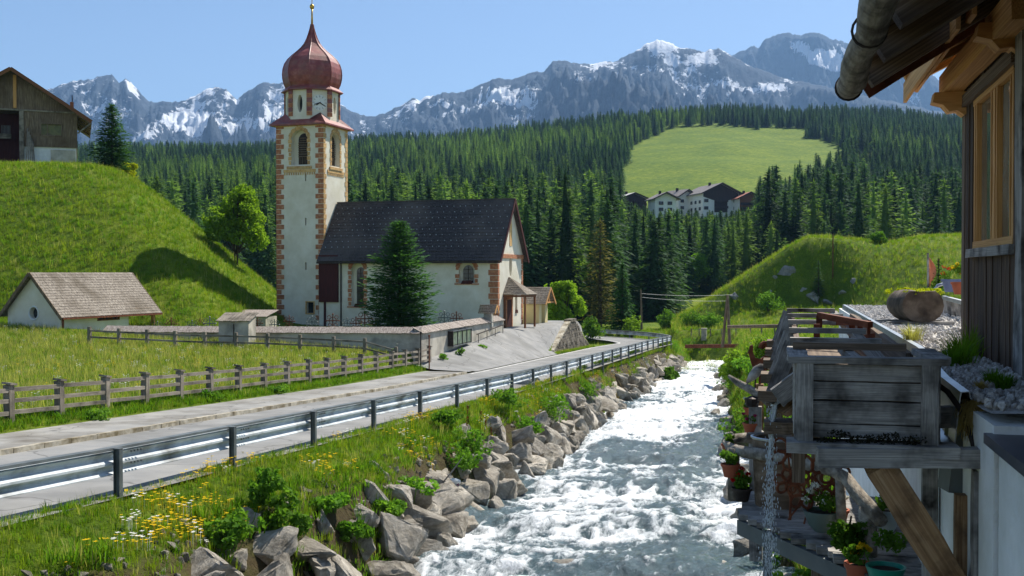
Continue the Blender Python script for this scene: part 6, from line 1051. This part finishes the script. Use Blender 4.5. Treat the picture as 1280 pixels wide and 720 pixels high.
# garden side: rooster, bird, branch, post, barrel
gp = thing('garden_post', 'weathered garden post carrying flower pots by the river', 'post', U(945, 600, 12)); bpc('post', M_ROUGH, gp, U(944, 508, 12), U(945, 700, 12), .14, .12, seg=6); bpc('shelf', M_ROUGH, gp, U(934, 541, 12), U(955, 541, 12), .3, .03, seg=6); b = MB(); b.tube([U(940, 500, 12), U(940, 508, 12)], .07, 8); b.lathe([(.06, 0), (.08, .05), (.08, .09), (.01, .12)], U(940, 508, 12), 8); b.build('lantern', M_IRON, gp)
br = thing('bare_branch', 'bare dark branch reaching out over the river', 'branch', U(970, 500, 11.8)); b = MB(); b.tube([U(978, 512, 11.5), U(966, 500, 11.8), U(950, 494, 12), U(935, 485, 12.1), U(922, 478, 12.2), U(911, 470, 12.3)], [.06, .06, .05, .045, .04, .02], 7); b.build('limb', M_LOG, br, True); b = MB(); b.tube([U(950, 494, 12), U(958, 504, 11.9), U(972, 510, 11.8)], [.03, .03, .02], 6); b.build('twig', M_LOG, br, True); bpc('prop', M_DARKT, br, U(974, 505, 11.7), U(976, 680, 11.7), .07, .07)
def flat(t, name, pts, Z, th, mat): c = MB(); c.ext([U(x, y, Z) for x, y in pts], FW * th); return c.build(name, mat, t)
ro = thing('iron_rooster', 'rusty sheet iron rooster figure standing before the green bank', 'garden ornament', U(947, 500, 12.6))
flat(ro, 'body', [(936, 441), (940, 437), (944, 447), (951, 449), (957, 444), (960, 452), (957, 463), (951, 471), (944, 466), (940, 456)], 12.6, .035, M_RUST); flat(ro, 'head', [(936.5, 440), (934, 443), (937, 437), (938, 432), (941, 431), (942, 436), (940.5, 441)], 12.6, .035, M_RUST)
for i, (dx, r) in enumerate(((0, 9), (0, 6.5), (0, 4.2))): b = MB(); b.tube([U(956 + r * math.cos(a) * .75, 437 + r * math.sin(a), 12.6 + .02 * i) for a in np.linspace(-2.9, 1.35, 12)], .02, 6); b.build('tail_feather', M_RUST, ro)
bpc('leg', M_RUST, ro, U(950, 468, 12.6), U(949, 520, 12.6), .03, .03); bpc('stake', M_BRACE, ro, U(949, 480, 12.6), U(948.5, 640, 12.6), .1, .1, seg=6)
bi = thing('wooden_bird', 'carved pale wooden bird perched on the bare branch', 'garden ornament', U(945, 485, 12.2)); b = MB(); b.tube([U(933, 479, 12.2), U(940, 471, 12.2), U(947, 463, 12.2), U(952, 458, 12.2), U(955, 457, 12.2)], [.012, .05, .062, .04, .02], 8); b.build('body', M_ROUGH, bi, True); b = MB(); b.tube([U(953, 457.5, 12.2), U(961, 462, 12.2)], [.018, .006], 6); b.build('beak', M_BRACE, bi); bpc('leg', M_IRON, bi, U(945, 470, 12.2), U(943, 490, 12.2), .015, .015)
mb_ = thing('iron_maple_leaf', 'small rusty iron star leaf beside the rooster', 'garden ornament', U(962, 470, 12.3)); flat(mb_, 'leaf', [(956, 458), (960, 456), (962, 452), (965, 456), (968, 457), (964, 460), (966, 465), (961, 462), (957, 464)], 12.4, .03, M_RUST); bpc('stake', M_IRON, mb_, U(962, 462, 12.42), U(963, 530, 12.42), .015, .015)
ba = thing('rain_barrel', 'open dark rain barrel with pale rim below the spout', 'barrel', U(972, 600, 9.9)); c = U(973, 590, 9.9); b = MB(); b.lathe([(.2, -.6), (.23, 0), (.235, .2), (.2, .2), (.19, .0)], c + Vector((0, 0, .12)), 18); b.build('staves', M_DARKT, ba, 'auto'); b = MB(); b.tube([c + Vector((.24 * math.cos(a), .24 * math.sin(a), .32)) for a in np.linspace(0, 2 * math.pi, 21)], .014, 6, False); b.build('rim', M_FLASH, ba); b = MB(); b.lathe([(.19, 0), (.0005, .002)], c + Vector((0, 0, .25)), 14); b.build('water', M_GLASS, ba)
# ------------------------------------------------------------------ things on the gravel roof
lp = thing('log_planter', 'hollowed log planter with yellow succulents on the gravel roof', 'planter', U(1150, 402, 14.1)); c = U(1154, 382, 13.9); ax = Vector((-.16, 1, 0)).normalized(); b = MB(); sidev = Vector((ax.y, -ax.x, 0)); n = 20; rings = []
for t, k in ((0, 1), (.04, 1.03), (.3, 1.0), (.55, .97), (.8, 1.0), (.85, .96)):
    rings.append([c + ax * t + sidev * (.26 * k * math.cos(a)) + Vector((0, 0, min(.19, .225 * k * math.sin(a)) + .01 * math.sin(3 * a + t * 4))) for a in np.linspace(0, 2 * math.pi, n, endpoint=False)])
vs = [p for r in rings for p in r]; fs = [(i * n + k, i * n + (k + 1) % n, (i + 1) * n + (k + 1) % n, (i + 1) * n + k) for i in range(len(rings) - 1) for k in range(n)] + [tuple(range(n))[::-1], tuple(range((len(rings) - 1) * n, len(rings) * n))]; b.add(vs, fs); b.build('log', pm('dark_log', [S(46, 38, 32), S(88, 76, 64), S(128, 114, 98)], 5, .9, .7, rnd=0, bsc=9, bd=.03), lp, 'auto')
g = np.random.default_rng(8); C = [tuple(c + ax * t + sidev * g.uniform(-.2, .2) + Vector((0, 0, .17))) + (.12, .12, .05) for t in np.linspace(.08, .78, 9)]; dup_mesh('succulents', quads_mesh('succulents', leaf_quads(g, C, 1500, .035), [M_YEL]), lp, Matrix.Identity(4))
for t in (.1, .7): o = c + ax * t + Vector((0, 0, -.255)); bpc('bearer', M_ROUGH, lp, o - sidev * .42, o + sidev * .4, .16, .09, seg=6)
rg = thing('white_railing', 'pale wooden railing with slanted balusters behind the log planter', 'railing', U(1195, 400, 15.5)); p, q = U(1180, 372, 17.5), U(1226, 384, 14.5); bpc('top_rail', M_FLASH, rg, p, q, .06, .06); bpc('bottom_rail', M_ROUGH, rg, p - Vector((0, 0, .42)), q - Vector((0, 0, .36)), .05, .05)
for k in range(9): o = p.lerp(q, k / 8); bpc('baluster', M_ROUGH, rg, o, o + Vector((.06, 0, -.42)), .06, .04)
fg = thing('orange_flag', 'furled orange flag on a short pole at the roof edge', 'flag', U(1161, 362, 21)); bpc('pole', M_ROUGH, fg, U(1160, 380, 21), U(1160, 316, 21), .035, .035); b = MB(); zz = np.linspace(0, 1, 10); pts = []
for i, t in enumerate(zz): o = U(1161, 322 + 36 * t, 21); w = .03 + .1 * math.sin(math.pi * min(1, t * 1.1)) ** .8; pts.append((o + RT * .01, o + RT * w * .5 + FW * .05 * math.sin(5 * t), o + RT * w + FW * .04 * math.cos(6 * t)))
b.add([p_ for r in pts for p_ in r] , [(i * 3 + k, i * 3 + k + 1, i * 3 + k + 4, i * 3 + k + 3) for i in range(9) for k in range(2)]); o = b.build('cloth', leafmat('orange_cloth', S(216, 130, 90), S(228, 164, 130), .3, 0, 2, (1, 1, 1, 1)), fg, True); o.modifiers.new('t', 'SOLIDIFY').thickness = .01
P = U(1173, 372, 21); big_conifer('dwarf_thuja', 'small pointed green thuja behind the log planter', 'shrub', P, .78, .2, leafmat('thuja', S(40, 84, 30), S(70, 116, 44), .3, .1, 5), 9, 22, 10, 6, spr=.5, droop=-.3)
pot('blue grey tub of red flowers on the roof terrace', 1190, 365, 18.5, .17, .22, pm('blue_glaze', [S(86, 96, 130), S(120, 130, 160)], 4, .4, 0, rnd=0), M_RED, 12); b = MB(); b.tube([U(1166, 366, 18.8), U(1172, 357, 18.8), U(1182, 354, 18.8), U(1192, 360, 18.8)], .03, 6); tag(b.build('bent_pipe', M_FLASH, None, True), 'pale bent metal handle beside the blue grey tub', 'handle')
pot('pot of orange and green plants at the house corner of the terrace', 1201, 368, 17.5, .15, .2, M_TERRA, M_YEB, 13, 'pot', 1.6)
# gravel, tufts, moss on the roof
g = np.random.default_rng(44); M_PEB = pm('pale_pebble', [S(140, 134, 126), S(186, 180, 172), S(216, 211, 203)], 1.5, .85, .3, 'obj', rnd=.3); peb = [rock_mesh(500 + i, M_PEB, 0) for i in range(4)]; n = 6500; gy = 5.8 + 17.4 * g.uniform(0, 1, n) ** .8; gx = 1.26 + np.interp(gy, [5, 7.3, 10, 23], [-.25, -.2, -.01, .05]) + g.uniform(0, 1, n) ** 1.5 * np.where(gy < yF, .5, 2.8); gx = np.minimum(gx, 3.9)
scatter('roof_gravel', np.stack([gx, gy, np.full(n, GZ_ - .015)], 1), g.uniform(0, 6.28, n), g.uniform(.012, .034, n), g.integers(0, 4, n), peb, 'grey gravel covering the flat roof', g.uniform(-.5, .5, (n, 2)))
def tuft_mesh(seed, nb, h, w, mat, curl=.5, spread=.5):
    g = np.random.default_rng(seed); Q = []
    for i in range(nb):
        a = g.uniform(0, 6.28); d = np.array([math.cos(a), math.sin(a), 0]); s = np.array([-d[1], d[0], 0]) * w * g.uniform(.6, 1.2); L = h * g.uniform(.55, 1.1); c = g.uniform(.1, 1) * curl; o = d * g.uniform(0, 1) * spread * h * .5
        p0 = o; p1 = o + d * L * c * .25 + np.array([0, 0, L * .5]); p2 = o + d * L * c * .75 + np.array([0, 0, L * (.95 - .25 * c)]); Q += [p0 - s / 2, p0 + s / 2, p1 + s * .4, p1 - s * .4, p1 - s * .4, p1 + s * .4, p2 + s * .06, p2 - s * .06]
    return quads_mesh('tuft', np.array(Q), [mat])
M_BLADE = leafmat('grass_blades', S(88, 118, 24), S(138, 154, 48), .5, .22, .5); M_BLADE2 = leafmat('seed_grass', S(140, 146, 76), S(182, 176, 116), .5, .2, .8); M_BLADE3 = leafmat('lush_grass', S(70, 112, 26), S(112, 146, 44), .5, .2, .6)
for i, (px, py, Z, s, m_, lab) in enumerate([(1140, 425, 10.6, .22, M_BLADE2, 'pale grass tuft growing at the metal gutter'), (1200, 465, 8.0, .28, M_BLADE3, 'green leafy tuft at the foot of the board wall'), (1212, 455, 8.6, .34, M_BLADE3, 'tall green tuft beside the wall corner'), (1190, 470, 7.8, .2, M_BLADE3, 'low green tuft left of the board wall'), (1242, 492, 6.6, .12, M_BLADE3, 'low bright green turf at the near roof edge'), (1255, 497, 6.3, .12, M_BLADE3, 'bright green turf by the near post'), (1226, 505, 6.2, .08, M_STRAW, 'dry straw tuft hanging over the roof edge')]):
    P = U(px, py, Z); P.z = GZ_ - .03; tag(dup_mesh('grass_tuft', tuft_mesh(700 + i, 160, s, .009, m_, .9, .9), None, Matrix.Translation(P)), lab, 'grass tuft')
P = U(1222, 512, 5.85); hg = thing('hanging_straw', 'mat of dry straw hanging over the roof edge by the blue cap', 'grass tuft', tuple(P)); g = np.random.default_rng(6); Q = []
for i in range(500):
    o = np.array(P) + np.array([g.uniform(-.05, .05), g.uniform(-.08, .12), g.uniform(-.01, .05)]); d = np.array([g.uniform(-.6, .1), g.uniform(-.3, .3), 0]); L = g.uniform(.05, .16); s = np.array([.003, .003, 0]); p1 = o + d * .06 + [0, 0, -.02]; p2 = p1 + d * .05 + [0, 0, -L]; Q += [o - s, o + s, p1 + s, p1 - s, p1 - s, p1 + s, p2 + s * .3, p2 - s * .3]
dup_mesh('straw', quads_mesh('straw', np.array(Q), [M_STRAW]), hg, Matrix.Translation(P)).data.transform(Matrix.Translation(-P))
# ------------------------------------------------------------------ grass, flowers and weeds
g = np.random.default_rng(12)
TUFT = [tuft_mesh(800 + i, 12, .3, .016, M_BLADE, .7, 1.0) for i in range(4)] + [tuft_mesh(810 + i, 9, .42, .012, M_BLADE2, .45, .8) for i in range(2)] + [tuft_mesh(820 + i, 12, .3, .024, M_BLADE3, .9, 1.0) for i in range(3)]
def field(n, xf, yf, dens=None):
    X = xf(n); Y = yf(n); return X, Y
P_, S_, I_ = [], [], []
def addg(X, Y, s, mix, dz=-.02):
    n = len(X); Z = H(X, Y) + dz; P_.append(np.stack([X, Y, Z], 1)); S_.append(s * g.uniform(.65, 1.35, n)); r = g.uniform(0, 1, n); I_.append(np.where(r < mix[0], g.integers(0, 4, n), np.where(r < mix[0] + mix[1], g.integers(4, 6, n), g.integers(6, 9, n))))
n = 15000; Y = 8 + 108 * g.uniform(0, 1, n) ** 1.5; u = g.uniform(0, 1, n); X = -11.25 + u * (XL(Y) - 1.15 + 11.25); addg(X, Y, np.interp(Y, [8, 30, 110], [.45, .65, 1.1]), (.62, .1))
n = 5200; Y = 10 + 80 * g.uniform(0, 1, n) ** 1.4; X = XL(Y) - 1.7 + 1.5 * g.uniform(0, 1, n) ** 1.2; k = vn(X * 1.1, Y * .9, 33) > -.05; X, Y = X[k], Y[k]; addg(X, Y, np.full(len(X), .8), (.25, .15), .12)
n = 3600; Y = 14 + 44 * g.uniform(0, 1, n); X = -19.32 - g.uniform(0, 1.3, n) ** 1.0; addg(X, Y, np.full(n, .85), (.3, .05))
n = 30000; Y = 20 + 39 * g.uniform(0, 1, n) ** .8; X = -20.6 - 32 * g.uniform(0, 1, n) ** .9; k = ~((X < -34) & (Y > 57)); X, Y = X[k], Y[k]; addg(X, Y, np.full(len(X), 1.05), (.34, .52))
n = 16000; Y = 13 + 105 * g.uniform(0, 1, n) ** 1.2; X = XR(Y) + .6 + 11 * g.uniform(0, 1, n) ** 1.6; k = ~((X > .7) & (Y < 24.5)); X, Y = X[k], Y[k]; addg(X, Y, np.interp(Y, [13, 110], [1.0, 1.7]), (.35, .1))
n = 26000; q = g.uniform(-.52, -.19, n); cz = g.uniform(70, 128, n); X = CA * q * cz - SA * cz; Y = SA * q * cz + CA * cz; k = H(X, Y) > CY_Z + .35; X, Y = X[k], Y[k]; addg(X, Y, np.full(len(X), 1.25), (.7, .1))
n = 16000; q = g.uniform(.14, .46, n); cz = g.uniform(105, 175, n); X = CA * q * cz - SA * cz; Y = SA * q * cz + CA * cz; addg(X, Y, np.full(n, 1.7), (.7, .15))
n = 4000; Y = g.uniform(112, 150, n); X = g.uniform(-40, -10, n); k = (xe(X, Y) > -10.8) | (xe(X, Y) < -17.2); X, Y = X[k], Y[k]; addg(X, Y, np.full(len(X), 1.6), (.6, .1))
n = 900; Y = g.uniform(82, 99, n); X = -17.0 + g.uniform(-.06, .18, n); addg(X, Y, np.full(n, .8), (.6, .1))
Pt = np.concatenate(P_); n = len(Pt); scatter('meadow_grass', Pt, g.uniform(0, 6.28, n), np.concatenate(S_), np.concatenate(I_), TUFT, 'long summer grass on the meadow, banks and hills', g.uniform(-.15, .15, (n, 2)))
def flower_mesh(mat, seed):
    gg = np.random.default_rng(seed); Q = []
    for k in range(5):
        h = gg.uniform(.14, .24); o = np.array([gg.uniform(-.16, .16), gg.uniform(-.16, .16), h])
        for q in range(5): a = 1.2566 * q; d = np.array([math.cos(a), math.sin(a), .25]); s = np.array([-math.sin(a), math.cos(a), 0]); Q += [o, o + d * .016 + s * .013, o + d * .034, o + d * .016 - s * .013]
        Q += [o + [0, 0, -h], o + [.004, 0, -h], o + [.004, 0, 0], o]
    return quads_mesh('flower', np.array(Q), [mat])
FL = [flower_mesh(M_YEB, 1), flower_mesh(M_YEB, 2), flower_mesh(M_WHB, 3)]
n = 1100; Y = 9 + 70 * g.uniform(0, 1, n) ** 1.6; X = -11.2 + g.uniform(0, 1, n) * 1.7; k = vn(X * .8, Y * .35, 14) > -.1; X, Y = X[k], Y[k]; n = len(X); Z = H(X, Y); i1 = g.choice([0, 1, 2], n, p=[.42, .38, .2]); X2 = -20.6 - 25 * g.uniform(0, 1, 500); Y2 = g.uniform(22, 56, 500); X = np.concatenate([X, X2]); Y = np.concatenate([Y, Y2]); Z = np.concatenate([Z, H(X2, Y2) + .12]); i1 = np.concatenate([i1, g.choice([0, 2], 500, p=[.3, .7])])
X3 = np.concatenate([XR(yv) + g.uniform(.5, 5, 60) for yv in np.linspace(30, 100, 6)]); Y3 = np.repeat(np.linspace(30, 100, 6), 60) + g.uniform(-6, 6, 360); X = np.concatenate([X, X3]); Y = np.concatenate([Y, Y3]); Z = np.concatenate([Z, H(X3, Y3) + .1]); i1 = np.concatenate([i1, g.choice([0, 2], 360)])
n = len(X); scatter('wild_flowers', np.stack([X, Y, Z], 1), g.uniform(0, 6.28, n), g.uniform(.8, 1.4, n), i1, FL, 'small yellow and white wild flowers in the grass')
# rubble between the boulders
n = 2000; Y = 9 + 95 * g.uniform(0, 1, n) ** 1.3; u = g.uniform(0, 1, n); X = XL(Y) - 1.75 + 2.0 * u; Z = H(X, Y); scatter('bank_rubble', np.stack([X, Y, Z], 1), g.uniform(0, 6.28, n), g.uniform(.04, .13, n), g.integers(0, 4, n), [rock_mesh(520 + i, M_ROCK, 0) for i in range(4)], 'small stones and rubble filling the river bank', g.uniform(-.6, .6, (n, 2)))
# leafy weeds on the bank
M_WEED = leafmat('weed_leaves', S(70, 116, 36), S(120, 158, 58), .45, .2, 2.0); M_SPIKE = leafmat('dock_seed', S(92, 56, 36), S(130, 84, 52), .2, .1, 3); M_UMB = bloom('umbel_white', S(214, 216, 200))
def weed(label, P, h, r, seed, spikes=0, umb=0, n=700, leaf=.09):
    gg = np.random.default_rng(seed); t = thing('bank_weed', label, 'plant', tuple(P)); C = [(gg.uniform(-.6, .6) * r, gg.uniform(-.6, .6) * r, h * gg.uniform(.2, .75), r * .42, r * .42, h * .26) for _ in range(7)]; T = Matrix.Translation(P)
    dup_mesh('leaves', quads_mesh('leaves', leaf_quads(gg, C, n, leaf), [M_WEED]), t, T); b = MB(); tips = []
    for k in range(6 + spikes + umb): x, y = gg.uniform(-.6, .6) * r, gg.uniform(-.6, .6) * r; hh = h * gg.uniform(.6, 1.0) * (1.35 if k >= 6 else 1); b.tube([(x * .3, y * .3, -.05), (x, y, hh)], .006, 4); tips.append((x, y, hh))
    dup_mesh('stems', mesh_of(b, 'stems', M_WEED), t, T)
    for (x, y, hh) in tips[6:6 + spikes]: dup_mesh('seed_spike', quads_mesh('seed_spike', leaf_quads(gg, [(x, y, hh - .1, .03, .03, .2)], 150, .03), [M_SPIKE]), t, T)
    for (x, y, hh) in tips[6 + spikes:]: dup_mesh('flower_head', quads_mesh('flower_head', leaf_quads(gg, [(x, y, hh, .09, .09, .015)], 70, .025), [M_UMB]), t, T)
def bankpt(px, py):
    d = U(px, py, 1.0); Z = np.linspace(8, 140, 4000); Pp = np.outer(Z, np.array(d)); hit = np.argmax(Pp[:, 2] < H(Pp[:, 0], Pp[:, 1])); return Vector(Pp[hit])
for i, (px, py, h, r, sp_, um, lab) in enumerate([(598, 592, 1.0, .55, 6, 0, 'tall dock plant with brown seed spikes on the bank above the river'), (575, 600, .7, .5, 0, 0, 'broad leafy weed left of the dock plant'), (625, 610, .5, .45, 0, 0, 'leafy weed right of the dock plant near the water'), (515, 640, .55, .5, 0, 0, 'round green weed between the grey slabs'), (335, 650, .6, .3, 0, 0, 'upright nettle between the boulders at lower left'), (358, 690, .7, .35, 0, 0, 'leafy weed at the lower edge left of the river'), (485, 660, .3, .35, 0, 0, 'low grey green weed on the largest boulder'), (420, 655, .35, .4, 0, 0, 'small weed left of the large slab'), (690, 540, .9, .7, 0, 5, 'white flowering umbel weeds on the bank'), (660, 555, .6, .6, 0, 3, 'bushy flowering weed below the guardrail'), (735, 505, .8, .7, 0, 3, 'flowering weed on the far bank crest'), (700, 520, .7, .7, 0, 0, 'bushy weed beside the pale slab'), (845, 447, 1.3, .9, 0, 0, 'dense weeds at the end of the rock bank'), (860, 440, 1.2, .9, 0, 0, 'leafy weeds beside the river head'), (445, 690, .35, .3, 0, 0, 'small weed at the water edge'), (290, 705, .5, .4, 0, 0, 'weed at the bottom left between boulders'), (635, 520, .6, .6, 0, 4, 'white flowers along the guardrail posts'), (560, 540, .4, .5, 0, 2, 'low flowering clump in the bank grass')]): weed(lab, bankpt(px, py) + Vector((0, 0, .28)), h * 1.35, r * 1.35, 900 + i, sp_, um, 1100, .1)
for i, (px, py, Z, h, r, um, lab) in enumerate([(930, 500, 30, 1.1, .9, 2, 'bright weeds on the right bank beside the branch'), (958, 520, 24, 1.2, .9, 0, 'lush weeds behind the garden post'), (985, 500, 34, 1.3, 1.2, 3, 'flowering weeds right of the rooster'), (975, 470, 45, 1.4, 1.3, 2, 'bushy weeds behind the rooster'), (925, 480, 48, 1.3, 1.1, 2, 'flowering weeds at the right water edge'), (940, 455, 60, 1.5, 1.4, 0, 'bright bush like weeds on the far right bank'), (990, 450, 55, 1.4, 1.4, 0, 'weeds left of the flume braces'), (950, 560, 20, .9, .7, 0, 'weeds below the deck post'), (915, 470, 70, 1.3, 1.2, 0, 'weeds near the rusty beam')]):
    P = U(px, py, Z); P.x = max(P.x, float(XR(np.array([P.y]))[0]) + .5); P.z = Hs(P.x, P.y); weed(lab, P, h, r, 950 + i, 0, um, 900, .13)
for i, (px, py, h, r, lab) in enumerate([(553, 452, .5, .5, 'low weed at the foot of the churchyard wall'), (575, 446, .7, .35, 'green weed below the notice case'), (603, 436, .3, .5, 'weed at the handrail foot'), (492, 452, .9, .4, 'white flowering weed before the churchyard wall'), (265, 500, .4, .5, 'weed clump below the wooden fence'), (130, 525, .4, .5, 'dark weed clump by the fence posts at left'), (350, 492, .4, .5, 'weed clump at the pavement edge')]): weed(lab, bankpt(px, py), h, r, 980 + i, 0, 1 if 'white' in lab else 0, 300, .1)
cn = thing('white_mug', 'small white and purple cup shaped object lying on the bank stones', 'litter', bankpt(566, 622)); P = bankpt(566, 622); P.z += .45; b = MB(); b.tube([P - RT * .22, P - RT * .1, P + RT * .1, P + RT * .22], [.07, .1, .1, .05], 10); b.build('body', M_WHITE, cn, True); b = MB(); b.tube([P - RT * .2 - Vector((0, 0, .05)), P + RT * .18 - Vector((0, 0, .05))], .075, 8); b.build('lower_band', pm('purple_band', [S(110, 70, 90), S(140, 96, 112)], 3, .5, 0, rnd=0), cn, True)
